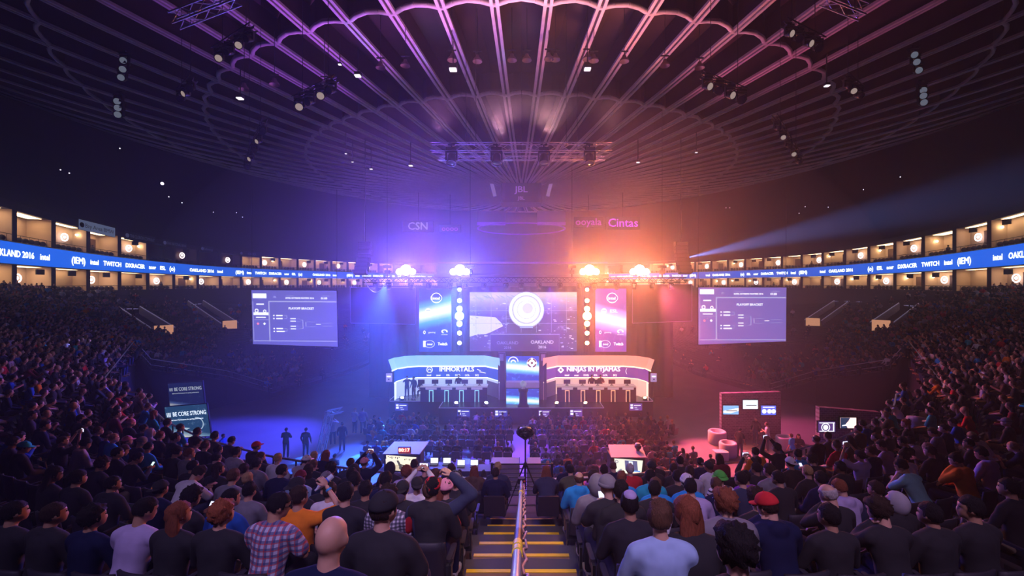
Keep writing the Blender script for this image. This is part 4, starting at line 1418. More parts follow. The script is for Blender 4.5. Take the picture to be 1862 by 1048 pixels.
# desks
ordm = ['first', 'second', 'third', 'fourth', 'fifth']
for sg, x0, x1, mons, frs, Mfr, nm in ((-1, 764, 886, (766, 791, 816, 845, 872), (784, 812, 839, 867), Mfr_l, 'blue'), (1, 1013, 1157, (1031, 1059, 1087, 1112.5, 1140.5), (1031.5, 1060, 1088, 1115, 1142), Mfr_r, 'orange')):
    Y = 32.6
    a, b = P(x0, 703, Y), P(x1, 703, Y)
    t = empty('player_desk', 'long player desk with lit panel frames in the %s booth' % nm, 'desk', ((a.x + b.x) / 2, Y, Z1))
    W = b.x - a.x
    H = a.z - Z1
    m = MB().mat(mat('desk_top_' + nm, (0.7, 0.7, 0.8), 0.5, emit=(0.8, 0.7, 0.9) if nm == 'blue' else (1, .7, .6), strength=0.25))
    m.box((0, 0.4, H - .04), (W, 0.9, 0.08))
    m.build('table_top', parent=t)
    m = MB().mat(mat('desk_front_' + nm, (0.03, 0.03, 0.12) if nm == 'blue' else (0.10, 0.03, 0.08), 0.4))
    m.box((0, 0.06, (H - .08) / 2), (W, 0.06, H - .08))
    m.build('front_panel', parent=t)
    for px in frs:
        u = P(px, 0, Y).x - t.location.x
        m = MB().mat(Mfr)
        for s in (-1, 1):
            m.box((u + s * .14, 0.0, 0.42), (0.05, 0.03, 0.84))
        m.box((u, 0.0, 0.86), (0.33, 0.03, 0.06))
        m.build('lit_frame', parent=t)
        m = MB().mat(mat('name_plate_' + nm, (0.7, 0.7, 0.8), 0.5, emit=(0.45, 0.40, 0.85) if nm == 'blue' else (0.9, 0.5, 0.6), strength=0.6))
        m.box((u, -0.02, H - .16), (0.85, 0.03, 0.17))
        m.build('name_plate', parent=t)
    for k, px in enumerate(mons):
        c = P(px, 703, Y + .35)
        t2 = empty('gaming_monitor', 'dark monitor seen from behind on the %s booth desk, %s from the left' % (nm, ordm[k]), 'monitor', (c.x, Y + .35, Z1 + H), 0, 'monitors on the %s booth desk' % nm)
        m = MB().mat(mat('monitor_back_' + nm, (0.03, 0.03, 0.08) if nm == 'blue' else (0.12, 0.02, 0.03), 0.5))
        m.rbox((0, 0, 0.28), (0.52, 0.05, 0.32), 0.02)
        m.build('display', parent=t2)
        m = MB().mat(M_dkmetal)
        m.tube((0, 0.03, 0), (0, 0.03, 0.2), 0.03)
        m.box((0, 0.03, 0.01), (0.24, 0.18, 0.02))
        m.build('stand', parent=t2)

# centre LED wall, its reflection painted on a ramp, and the dark columns
M_cw = earth_mat('led_wall_picture', (0.01, 0.05, 0.50), (0.10, 0.45, 1.0), 0.62, 0.10, 0.5, 1.5, 1.0, 0.3)
t, F, w, h = screen('led_wall', 'upright LED wall with two team crests in the gap between the booths', 920.5, 648, 980, 693, 34.6, M_cw)
mb = MB()
F.disc(mb, W_, -0.75, 0.55, 0.42, r2=0.34, a0=0, a1=180, n=20, d=0.02)
F.disc(mb, W_, -0.75, 0.50, 0.22, r2=0.12, a0=0, a1=180, n=16, d=0.02)
rc = glow('crest_red', (0.35, 0.03, 0.10), 0.7)
F.disc(mb, W_, 0.75, 0.45, 0.40, n=20, d=0.018)
F.disc(mb, rc, 0.75, 0.45, 0.38, r2=0.27, n=20, d=0.02)
F.disc(mb, rc, 0.75, 0.45, 0.12, n=4, d=0.022)
for a in range(4):
    F.disc(mb, W_, 0.75 + .34 * math.cos(a * PI / 2), 0.45 + .34 * math.sin(a * PI / 2), 0.09, n=8, d=0.024)
mb.build('emblem', parent=t)
M_cr = earth_mat('ramp_reflection_picture', (0.01, 0.06, 0.50), (0.12, 0.55, 1.0), 0.35, 0.12, 0.8, 1.3, 1.0, 0.3)  # reflection of the wall put in as an emissive picture
m = MB().mat(M_cr)
a0, a1, b0, b1 = P(920.5, 707, 33.4), P(980, 707, 33.4), P(920.5, 736, 31.85), P(980, 736, 31.85)
m.quad(b0, b1, a1, a0)
m.mat(M_black)
m.quad(b0, a0, Vector((a0.x, a0.y, Z1)), Vector((b0.x, b0.y, Z1)))
m.quad(a1, b1, Vector((b1.x, b1.y, Z1)), Vector((a1.x, a1.y, Z1)))
m.quad(a0, a1, Vector((a1.x, a1.y, Z1)), Vector((a0.x, a0.y, Z1)))
tag(m.build('reflection_ramp'), 'sloping glossy LED ramp below the centre LED wall, mirrored sky picture', 'led board')
m = MB().mat(mat('grey_shelf', (0.35, 0.3, 0.6), 0.4, emit=(0.4, 0.3, 0.8), strength=0.35))
c0, c1 = P(920.5, 699, 34.2), P(980, 699, 34.2)
m.box((c0 + c1) / 2, (c1.x - c0.x, 0.7, 0.42))
tag(m.build('centre_step'), 'pale violet step between the LED wall and the ramp', 'step')
for px, lab in ((912, 'dark purple column left of the centre LED wall'), (987.5, 'dark purple column right of the centre LED wall')):
    c = P(px, 690, 33.3)
    m = MB().mat(mat('purple_column', (0.06, 0.035, 0.14), 0.4))
    ht = CAMZ - (642 - HY) / FPX * 33.3 - Z1
    m.rbox((c.x, 33.5, Z1 + ht / 2), (0.55, 0.5, ht), 0.04)
    m.mat(mat('column_capital', (0.5, 0.45, 0.7), 0.4)).box((c.x, 33.24, Z1 + ht - .35), (0.32, 0.04, 0.5))
    tag(m.build('stage_column'), lab, 'column')
# trophy on its plinth
c = P(951.5, 735, 31.7)
t = empty('trophy_plinth', 'dark round plinth in front of the ramp with sponsor ring', 'plinth', (c.x, 31.4, Z1))
m = MB().mat(mat('plinth_dark', (0.04, 0.02, 0.10), 0.4))
m.lathe((0, 0, 0), [(0.42, 0), (0.42, 0.1), (0.30, 0.2), (0.28, 1.0), (0.36, 1.15), (0.36, 1.3), (0.01, 1.3)], 20)
m.build('body', parent=t)
t = empty('trophy', 'silver trophy plate standing on the round plinth centre stage', 'trophy', (c.x, 31.4, Z1 + 1.3))
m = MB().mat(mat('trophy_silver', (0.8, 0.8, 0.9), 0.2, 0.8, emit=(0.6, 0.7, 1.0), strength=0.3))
m.lathe((0, 0, 0.34), [(0.01, 0.05), (0.12, 0.03), (0.22, 0), (0.24, -0.02), (0.01, -0.03)], 20, axis=(0, -1, 0.1))
m.build('plate', parent=t)
m = MB().mat(M_steel)
m.lathe((0, 0, 0), [(0.14, 0), (0.12, 0.05), (0.03, 0.08), (0.03, 0.14)], 14)
m.build('base', parent=t)

# floor lamps with visible beams
fl_l = [(731, 720), (775.5, 721.5), (829, 731), (883.5, 732)]
fl_r = [(1013, 732), (1065, 731), (1118, 722), (1173, 719)]
for k, (px, py) in enumerate(fl_l + fl_r):
    blue = k < 4
    y = 32.9 if (px < 800 or px > 1100) else 31.5
    loc = P(px, py, y)
    loc.z = Z1
    t = moving_head((loc.x, loc.y, Z1 + 0.36), 0.9, (0.25 if blue else -0.25, -0.5, 1), glow('floor_lamp_' + ('blue' if blue else 'amber'), (0.65, 0.85, 1.0) if blue else (1.0, 0.6, 0.2), 30),
                    'glowing %s floor lamp at the front edge of the stage, %s of four' % ('blue-white' if blue else 'amber', ['outermost', 'second', 'third', 'innermost'][k % 4 if blue else 3 - k % 4]), 'floor lamps on the stage')
    for ch in t.children:
        if ch.name.startswith('base'):
            ch.location = (0, 0, -0.42)
        if ch.name.startswith('yoke'):
            ch.location = (0, 0, -0.5)
            ch.rotation_euler = (PI, 0, 0)
            ch.location = (0, 0, -0.35)
    spot((loc.x, loc.y - .1, Z1 + 0.5), (loc.x + (1.2 if blue else -1.6) * (1.0 if k % 2 else -0.4), 30, 14), 9000, (0.12, 0.45, 1.0) if blue else (1.0, 0.22, 0.02), 7, 0.6, 0.06)

# stage monitors below the front edge
for k, (px, py) in enumerate(((730, 740), (843, 751), (911, 752), (990.5, 752), (1047.5, 751), (1156, 740))):
    y = 30.7 if abs(px - 948) < 150 else 32.4
    t, F, w, h = screen('stage_monitor', 'small lit monitor on the front skirt of the stage, %s of six from the left' % (['first', 'second', 'third', 'fourth', 'fifth', 'sixth'][k]), px - 11.5, py - 6, px + 11.5, py + 7, y, glow('monitor_violet_' + ('l' if px < 948 else 'r'), (0.05, 0.06, 0.5) if px < 900 else (0.16, 0.06, 0.45), 0.8), 'monitor', 0.08, 0.03)
    mb = MB()
    F.rect(mb, W_, -.4, .08, -.22, .2)
    F.rect(mb, W_, -.15, .10, .38, .15)
    F.rect(mb, W_, -.4, -.12, -.2, 0.02)
    F.rect(mb, Wg, -.1, -.08, .1, -.02)
    F.rect(mb, Wg, -.05, -.2, .2, -.16)
    mb.build('bracket_diagram', parent=t)
    t['group'] = 'monitors on the front skirt of the stage'
# ================================================================== people
M_eye = mat('eye_dark', (0.02, 0.015, 0.015), 0.2)


def remesh(mb, voxel, smooth_it=3, name='m', dec=None):
    me = mb.mesh('tmp')
    o = bpy.data.objects.new('tmp', me)
    COL.objects.link(o)
    r = o.modifiers.new('r', 'REMESH')
    r.mode = 'VOXEL'
    r.voxel_size = voxel
    s = o.modifiers.new('s', 'SMOOTH')
    s.factor = 0.6
    s.iterations = smooth_it
    if dec:
        d = o.modifiers.new('d', 'DECIMATE')
        d.ratio = dec
    dg = bpy.context.evaluated_depsgraph_get()
    out = bpy.data.meshes.new_from_object(o.evaluated_get(dg))
    out.name = name
    out.polygons.foreach_set('use_smooth', [True] * len(out.polygons))
    bpy.data.objects.remove(o)
    bpy.data.meshes.remove(me)
    out.materials.clear()
    return out


def limb(mb, pts, rad, n=12):
    for i in range(len(pts) - 1):
        mb.tube(pts[i], pts[i + 1], rad[i], rad[i + 1], n=n)
    for p, r in zip(pts, rad):
        mb.ball(p, r, n, 8)


#            torso lean, arms: (elbow, wrist) left, right ; x is to the person's right
POSES = {
    'rest': (4, ((-.27, .10, .72), (-.11, .36, .60)), ((.27, .10, .72), (.11, .36, .60))),
    'lap': (12, ((-.28, .14, .74), (-.05, .38, .66)), ((.28, .14, .74), (.05, .36, .68))),
    'lean': (34, ((-.24, .46, .60), (-.05, .60, .72)), ((.24, .46, .60), (.04, .60, .70))),
    'phone': (14, ((-.26, .18, .76), (-.06, .40, .86)), ((.26, .18, .76), (.06, .40, .86))),
    'face': (12, ((-.27, .15, .74), (-.05, .34, .68)), ((.24, .26, .80), (.07, .20, 1.04))),
    'facel': (12, ((-.24, .26, .80), (-.07, .20, 1.04)), ((.27, .15, .74), (.05, .34, .68))),
    'hide': (26, ((-.22, .40, .72), (-.07, .34, .98)), ((.22, .40, .72), (.07, .34, .98))),
    'up': (0, ((-.30, .22, 1.06), (-.10, .30, 1.30)), ((.30, .22, 1.06), (.10, .30, 1.30))),
    'drink': (-4, ((-.27, .12, .72), (-.08, .36, .62)), ((.40, .12, 1.00), (.20, .20, 1.22))),
    'hathand': (0, ((-.27, .12, .72), (-.08, .36, .62)), ((.46, .04, 1.16), (.22, .10, 1.33))),
    'cross': (2, ((-.28, .14, .76), (.10, .26, .78)), ((.28, .14, .74), (-.10, .28, .74))),
    'stand': (0, ((-.27, -.02, .74), (-.26, .10, .50)), ((.27, -.02, .74), (.26, .10, .50))),
    'standphone': (0, ((-.30, .18, .90), (-.08, .34, 1.08)), ((.30, .18, .90), (.08, .34, 1.08))),
    'standfold': (0, ((-.28, .06, .76), (.08, .24, .80)), ((.28, .06, .76), (-.08, .26, .76))),
}


def hand(mb, wrist, elbow, side, curl=0.6, r=1.0, toward=None):
    """palm, four fingers of unequal length with a knuckle bend, thumb from the side of the palm"""
    w = Vector(wrist)
    d = (w - Vector(elbow)).normalized()
    if toward is not None:
        d = (d * 0.4 + Vector(toward)).normalized()
    ax = d.cross(Vector((0, 0, 1)))
    if ax.length < 0.1:
        ax = Vector((1, 0, 0))
    ax.normalize()
    ax *= -side if False else 1
    nrm = ax.cross(d).normalized()          # back of the hand, roughly up
    q = Matrix((ax, d, nrm)).transposed()
    mb.ball(w + d * 0.052, (0.042, 0.056, 0.020), 12, 8, q)
    inner = -side
    for k, L in enumerate((0.066, 0.076, 0.071, 0.056)):
        u = (-0.030 + 0.020 * k)
        a = w + d * 0.092 + ax * u
        b1 = a + (d * math.cos(curl * 0.6) - nrm * math.sin(curl * 0.6)) * L * 0.52
        c1 = b1 + (d * math.cos(curl * 1.7) - nrm * math.sin(curl * 1.7)) * L * 0.50
        mb.tube(a - d * 0.02, b1, 0.0098, 0.0088, 7)
        mb.ball(b1, 0.0089, 7, 5)
        mb.tube(b1, c1, 0.0088, 0.0072, 7)
        mb.ball(c1, 0.0072, 7, 5)
    t0 = w + d * 0.025 + ax * inner * 0.032
    t1 = t0 + d * 0.034 + ax * inner * 0.026 - nrm * 0.012
    t2 = t1 + d * 0.030 + ax * inner * 0.004 - nrm * 0.010
    mb.tube(t0, t1, 0.014, 0.011, 7)
    mb.ball(t1, 0.011, 7, 5)
    mb.tube(t1, t2, 0.011, 0.008, 7)
    mb.ball(t2, 0.008, 7, 5)


def skeleton(pose, yaw, pitch):
    lean, L, R = POSES[pose]
    stand = pose.startswith('stand')
    dz = 0.45 if stand else 0.0
    lr = Matrix.Rotation(-math.radians(lean), 3, 'X')
    hip = Vector((0, -0.02, 0.52))
    up = lambda p: hip + lr @ (Vector(p) - hip) + Vector((0, 0, dz))
    ar = lambda p: Vector(p) + Vector((0, 0, dz))
    J = dict(lean=lr, pelvis=hip + Vector((0, 0, dz)), belly=up((0, 0, .68)), chest=up((0, 0.005, .86)), neck=up((0, 0.0, 1.03)), sl=up((-.185, 0, .965)), sr=up((.185, 0, .965)),
             el=ar(L[0]), wl=ar(L[1]), er=ar(R[0]), wr=ar(R[1]), stand=stand)
    base = up((0, 0.035, 1.17))
    mh = Matrix.Translation(base) @ Matrix.Rotation(-math.radians(yaw), 4, 'Z') @ Matrix.Rotation(-math.radians(pitch + lean * 0.3), 4, 'X')
    J['head'] = mh @ Matrix.Translation((0, 0.01, 0.03))
    if stand:
        for s, k in ((-1, 'l'), (1, 'r')):
            J['leg' + k] = [Vector((s * .09, 0, .93)), Vector((s * .11, .02, .50)), Vector((s * .12, -.02, .09)), Vector((s * .13, .13, .035))]
    else:
        for s, k in ((-1, 'l'), (1, 'r')):
            J['leg' + k] = [Vector((s * .09, -.02, .50)), Vector((s * .15, .44, .50)), Vector((s * .16, .42, .09)), Vector((s * .17, .57, .035))]
    return J


def torso(mb, J, g=0.0, arms='full'):
    R = J['lean']
    st = [(.47, .168, .125), (.56, .166, .122), (.66, .152, .112), (.76, .155, .110), (.86, .172, .114), (.94, .176, .104), (.985, .150, .085)]
    h0, h1 = J['pelvis'], J['neck']
    ax = (h1 - h0).normalized()
    L = (h1 - h0).length
    for i in range(len(st) - 1):
        for k in range(3):
            f = k / 3
            z, w, d = [st[i][q] * (1 - f) + st[i + 1][q] * f for q in range(3)]
            t = (z - .52) / .51
            mb.ball(h0 + ax * (L * t) + R @ Vector((0, -.012 + .02 * math.sin(t * 3), 0)), (w + g, d + g, .075 + g * .5), 18, 8, R)
    limb(mb, [J['sl'], (J['sl'] + J['sr']) / 2 + R @ Vector((0, 0, .02)), J['sr']], [.060 + g, .070 + g, .060 + g])
    limb(mb, [J['sl'] + R @ Vector((.03, 0, .02)), J['neck']], [.056 + g, .054 + g])
    limb(mb, [J['sr'] + R @ Vector((-.03, 0, .02)), J['neck']], [.056 + g, .054 + g])
    for s, e, w in (('sl', 'el', 'wl'), ('sr', 'er', 'wr')):
        if arms == 'full':
            limb(mb, [J[s], J[s].lerp(J[e], .5), J[e], J[e].lerp(J[w], .35), J[w]], [.058 + g, .050 + g, .040 + g, .040 + g * 1.2, .026 + g])
        else:
            limb(mb, [J[s], J[s].lerp(J[e], .4), J[s].lerp(J[e], .72)], [.060 + g, .054 + g * 1.4, .050 + g * 1.8])


_pc = {}


def body_mesh(pose, yaw, pitch, vox):
    k = ('body', pose, yaw, pitch, vox)
    if k in _pc:
        return _pc[k]
    J = skeleton(pose, yaw, pitch)
    mb = MB()
    torso(mb, J, -0.004)
    for s in 'lr':
        a, b, c, d = J['leg' + s]
        limb(mb, [a, b, b.lerp(c, .3), c, d], [.080, .055, .052, .036, .036])
    H = J['head']
    q = H.to_3x3()
    hp = lambda p: H @ Vector(p)
    limb(mb, [J['neck'] - J['lean'] @ Vector((0, 0, .03)), hp((0, -.03, -.07))], [.058, .052])
    mb.ball(hp((0, -.012, .012)), (.074, .094, .092), 20, 14, q)
    mb.ball(hp((0, .030, -.045)), (.056, .062, .066), 16, 10, q)
    mb.ball(hp((0, .066, -.088)), (.028, .022, .020), 10, 8, q)          # chin
    mb.tube(hp((0, .078, .012)), hp((0, .094, -.026)), .009, .012, 8)    # nose
    mb.ball(hp((0, .093, -.028)), .014, 8, 6)
    mb.ball(hp((0, .082, -.062)), (.024, .014, .011), 10, 6, q)          # mouth
    mb.ball(hp((0, .072, .030)), (.050, .018, .012), 12, 6, q)           # brow
    for s in (-1, 1):
        mb.ball(hp((s * .078, -.004, -.012)), (.010, .020, .032), 10, 8, q)
    me = remesh(mb, vox, 2, 'body')
    # hands and eyes joined on to the same mesh
    h = MB()
    for s, (e, w) in ((-1, ('el', 'wl')), (1, ('er', 'wr'))):
        tw = None
        hand(h, J[w], J[e], s, 0.9 if pose in ('phone', 'up', 'drink', 'hathand', 'standphone') else 0.5, toward=tw)
    for s in (-1, 1):
        h.ball(hp((s * .030, .077, .008)), (.012, .008, .007), 8, 6, q)
    n_eye = 2 * 8 * 6
    bm = bmesh.new()
    bm.from_mesh(me)
    hm = h.mesh('h')
    nf = len(hm.polygons)
    base = len(bm.faces)
    bm.from_mesh(hm)
    bm.faces.ensure_lookup_table()
    for i in range(base + nf - n_eye, base + nf):
        bm.faces[i].material_index = 1
    for f in bm.faces:
        f.smooth = True
    bm.to_mesh(me)
    bm.free()
    me.materials.append(mat('skin_light', (0.62, 0.36, 0.26), 0.5))
    me.materials.append(M_eye)
    _pc[k] = me
    return me


def top_mesh(pose, kind, vox):
    """kind: tee, long, hoodie, hoodup, jacket"""
    k = ('top', pose, kind, vox)
    if k in _pc:
        return _pc[k]
    J = skeleton(pose, 0, 0)
    mb = MB()
    g = {'tee': .012, 'long': .012, 'hoodie': .024, 'hoodup': .024, 'jacket': .022}[kind]
    torso(mb, J, g, 'short' if kind == 'tee' else 'full')
    R = J['lean']
    if kind in ('hoodie',):
        mb.ball(J['neck'] + R @ Vector((0, -.075, -.01)), (.105, .062, .085), 16, 10, R)
        limb(mb, [J['neck'] + R @ Vector((-.075, -.02, 0)), J['neck'] + R @ Vector((-.04, .06, -.05))], [.04, .03])
        limb(mb, [J['neck'] + R @ Vector((.075, -.02, 0)), J['neck'] + R @ Vector((.04, .06, -.05))], [.04, .03])
    if kind == 'jacket':
        limb(mb, [J['neck'] + R @ Vector((-.055, -.02, .02)), J['neck'] + R @ Vector((0, -.062, .025)), J['neck'] + R @ Vector((.055, -.02, .02))], [.022, .026, .022])
    me = remesh(mb, vox, 7, 'top')
    # soft cloth folds
    for v in me.vertices:
        p = v.co
        n = noise.noise(p * 9.0) * 0.007 + noise.noise(Vector((p.x * 22, p.y * 22, p.z * 7))) * 0.004
        v.co = p + v.normal * n
    me.materials.append(mat('cloth_black', (0.02, 0.02, 0.025), 0.9))
    _pc[k] = me
    return me


def trousers_mesh(pose, vox):
    stand = pose.startswith('stand')
    k = ('legs', stand, vox)
    if k in _pc:
        return _pc[k]
    J = skeleton('stand' if stand else 'rest', 0, 0)
    mb = MB()
    mb.ball(J['pelvis'] + Vector((0, 0, -.01)), (.172, .132, .115), 16, 12)
    for s in 'lr':
        a, b, c, d = J['leg' + s]
        limb(mb, [a, b, b.lerp(c, .3), c + Vector((0, 0, .02))], [.096, .072, .068, .052])
    me = remesh(mb, vox * 1.3, 3, 'trousers')
    me.materials.append(mat('cloth_denim', (0.03, 0.04, 0.09), 0.9))
    _pc[k] = me
    return me


def shoes_mesh(pose):
    stand = pose.startswith('stand')
    k = ('shoes', stand)
    if k in _pc:
        return _pc[k]
    J = skeleton('stand' if stand else 'rest', 0, 0)
    mb = MB()
    for s in 'lr':
        a, b, c, d = J['leg' + s]
        mb.ball((c.x, c.y + .0, .05), (.044, .06, .05), 10, 8)
        mb.ball((d.x, d.y - .02, .038), (.046, .11, .038), 10, 8)
    me = remesh(mb, 0.018, 2, 'shoes')
    me.materials.append(mat('shoe_pale', (0.35, 0.33, 0.33), 0.7))
    _pc[k] = me
    return me


def hair_mesh(kind):
    if ('hair', kind) in _pc:
        return _pc[('hair', kind)]
    mb = MB()
    n, m = 30, 20
    amp, sc = {'short': (.003, 1.0), 'buzz': (.001, .975), 'quiff': (.004, 1.03), 'curly': (.016, 1.13), 'long': (.004, 1.05), 'bowl': (.004, 1.08), 'bun': (.003, 1.02), 'fringe': (.002, .985), 'pony': (.003, 1.02)}.get(kind, (.003, 1.0))
    vs, fs = [], []
    for j in range(m + 1):
        ph = PI * j / m
        for i in range(n):
            t = 2 * PI * i / n
            d = Vector((math.sin(ph) * math.cos(t), math.sin(ph) * math.sin(t), math.cos(ph)))
            p = Vector((.084 * d.x, .103 * d.y - .016, .104 * d.z + .018)) * sc
            if kind == 'quiff' and d.z > 0.3 and d.y > -.2:
                p += Vector((0, .012, .022)) * (d.z - .3)
            fr = 0.045 if kind != 'bowl' else 0.030
            face = p.y > .035 and p.z < fr
            side_low = abs(d.x) > .55 and p.z < (-.02 if kind not in ('bowl', 'long', 'curly') else -.06) and p.y > -.03
            nape = p.z < (-.055 if kind != 'buzz' else -.03)
            if face or side_low or nape or p.y > .035 and p.z < .06 and abs(d.x) < .4 and kind == 'fringe':
                p = p * 0.72 + Vector((0, -.01, 0))
            elif kind == 'fringe' and d.z > .45:
                p = p * 0.78
            else:
                q = noise.noise(p * (45 if kind == 'curly' else 60))
                q2 = noise.noise(Vector((p.x * 90, p.y * 90, p.z * 22)))
                q3 = noise.noise(p * 18 + Vector((3, 1, 7)))
                p += d * (amp * 2 * q + 0.006 * q2 + (0.0 if kind == 'buzz' else 0.009 * q3))
            vs.append(p)
    for j in range(m):
        for i in range(n):
            fs.append((j * n + i, (j + 1) * n + i, (j + 1) * n + (i + 1) % n, j * n + (i + 1) % n))
    for q_ in range(len(vs)):
        vs[q_] = vs[q_] + Vector((0, 0, 0.0))
    mb.add(vs, fs, True)
    if kind == 'long':
        b = MB()
        vs = []
        for j in range(12):
            z = .04 - .34 * j / 11
            w = .088 + .028 * math.sin(PI * j / 11) - (.03 if j > 9 else 0)
            for i in range(20):
                t = 2 * PI * i / 20
                y = -.055 + (.055 if math.sin(t) < 0 else .042) * math.sin(t)
                p = Vector((w * math.cos(t), y, z))
                p += Vector((p.x, p.y + .05, 0)).normalized() * 0.006 * noise.noise(Vector((p.x * 80, p.y * 80, p.z * 10)))
                vs.append(p)
        fs = [(j * 20 + i, (j + 1) * 20 + i, (j + 1) * 20 + (i + 1) % 20, j * 20 + (i + 1) % 20) for j in range(11) for i in range(20)]
        fs.append(tuple(range(220, 240)))
        mb.add(vs, fs, True)
    if kind == 'bun':
        mb.ball((0, -.11, .07), (.045, .04, .042), 12, 8)
    if kind == 'pony':
        mb.tube((0, -.11, .03), (0, -.16, -.14), .034, .012, 8)
        mb.ball((0, -.115, .03), .034, 10, 7)
    me = mb.mesh('hair')
    me.materials.clear()
    me.materials.append(hair_mat('black'))
    _pc[('hair', kind)] = me
    return me


def hat_mesh(kind):
    """cap, capback, beanie, bucket, hoodup, kippah, flat"""
    if ('hat', kind) in _pc:
        return _pc[('hat', kind)]
    mb = MB()

    def dome(rx, ry, rz, z0, cy=-.016, zmax=1.0, n=24, m=10, bulge=0):
        vs, fs = [], []
        for j in range(m + 1):
            ph = (PI / 2) * j / m
            for i in range(n):
                t = 2 * PI * i / n
                vs.append(Vector((rx * math.sin(ph) * math.cos(t), cy + ry * math.sin(ph) * math.sin(t), z0 + rz * math.cos(ph))))
        # turned-in lower edge
        for i in range(n):
            t = 2 * PI * i / n
            vs.append(Vector((rx * .93 * math.cos(t), cy + ry * .93 * math.sin(t), z0 - .004)))
        for j in range(m + 1):
            for i in range(n):
                fs.append((j * n + i, (j + 1) * n + i, (j + 1) * n + (i + 1) % n, j * n + (i + 1) % n))
        mb.add(vs, fs, True)

    def brim(sgn, L=.072, w=.078, z=.035, y0=.065):
        vs, fs = [], []
        N = 12
        for i in range(N + 1):
            a = PI * i / N
            x = w * math.cos(a)
            yb = -.016 + .104 * math.sqrt(max(0, 1 - (x / .094) ** 2))
            ye = yb + L * math.sin(a) + .004
            zd = -.012 * math.sin(a) - .012 * abs(math.cos(a)) ** 2
            vs += [(x, sgn * (yb - .01) if sgn > 0 else -.032 - (yb - .01), z), (x, sgn * ye if sgn > 0 else -.032 - ye, z + zd), (x, sgn * ye if sgn > 0 else -.032 - ye, z + zd + .005), (x, sgn * (yb - .01) if sgn > 0 else -.032 - (yb - .01), z + .006)]
        for i in range(N):
            for k in range(4):
                fs.append((4 * i + k, 4 * i + (k + 1) % 4, 4 * (i + 1) + (k + 1) % 4, 4 * (i + 1) + k))
        mb.add(vs, fs)

    if kind in ('cap', 'capback'):
        dome(.092, .110, .098, .028)
        brim(1 if kind == 'cap' else -1)
        mb.ball((0, -.016, .127), .008, 6, 4)
        if kind == 'capback':
            mb.tube((-.04, .088, .04), (.04, .088, .04), .006, n=5)
    elif kind == 'beanie':
        dome(.095, .112, .112, .012)
        mb.lathe((0, -.016, .0), [(.092, .045), (.103, .04), (.105, .01), (.094, .005)], 24)
    elif kind == 'bucket':
        dome(.098, .114, .098, .040)
        mb.lathe((0, -.016, 0), [(.100, .058), (.138, .010), (.142, .006), (.096, .046)], 28)
        mb.lathe((0, -.016, 0), [(.107, .072), (.116, .058), (.112, .050), (.104, .060)], 28)
    elif kind == 'kippah':
        dome(.062, .07, .05, .082, -.03)
    elif kind == 'hoodup':
        vs, fs = [], []
        n, m = 24, 16
        for j in range(m + 1):
            ph = PI * j / m
            for i in range(n):
                t = 2 * PI * i / n
                d = Vector((math.sin(ph) * math.cos(t), math.sin(ph) * math.sin(t), math.cos(ph)))
                p = Vector((.110 * d.x, .130 * d.y - .030, .150 * d.z - .015))
                if p.y > .045 and p.z < .09:
                    p.y = .045 + (p.y - .045) * -.4
                    p *= .9
                p += d * .004 * noise.noise(p * 30)
                vs.append(p)
        fs = [(j * n + i, (j + 1) * n + i, (j + 1) * n + (i + 1) % n, j * n + (i + 1) % n) for j in range(m) for i in range(n)]
        mb.add(vs, fs, True)
    me = mb.mesh('cap')
    me.materials.clear()
    me.materials.append(mat('cloth_black', (0.02, 0.02, 0.025), 0.9))
    _pc[('hat', kind)] = me
    return me


SKINS = [mat('skin_light', (0.62, 0.36, 0.26), 0.5), mat('skin_tan', (0.46, 0.25, 0.16), 0.5), mat('skin_brown', (0.22, 0.11, 0.07), 0.5), mat('skin_dark', (0.09, 0.045, 0.03), 0.45)]
HAIRC = {'black': (.010, .008, .010), 'dark': (.028, .016, .012), 'brown': (.10, .05, .03), 'auburn': (.20, .06, .03), 'blond': (.42, .27, .13), 'grey': (.42, .38, .38), 'red': (.25, .07, .03)}
CLOTH = {'black': (.007, .007, .010), 'charcoal': (.028, .028, .036), 'navy': (.010, .015, .055), 'grey': (.22, .21, .25), 'lightgrey': (.42, .40, .46), 'white': (.72, .70, .76), 'blue': (.02, .09, .42),
         'brightblue': (.02, .30, .72), 'teal': (.02, .40, .52), 'lightblue': (.36, .52, .78), 'aqua': (.30, .60, .66), 'red': (.62, .03, .04), 'orange': (.85, .24, .02), 'maroon': (.16, .02, .035),
         'lavender': (.48, .40, .66), 'green': (.10, .55, .08), 'denim': (.06, .09, .18), 'yellow': (.75, .50, .05), 'brown': (.12, .07, .05), 'pink': (.75, .30, .42), 'khaki': (.30, .24, .16), 'olive': (.10, .10, .06), 'purple': (.22, .06, .4)}


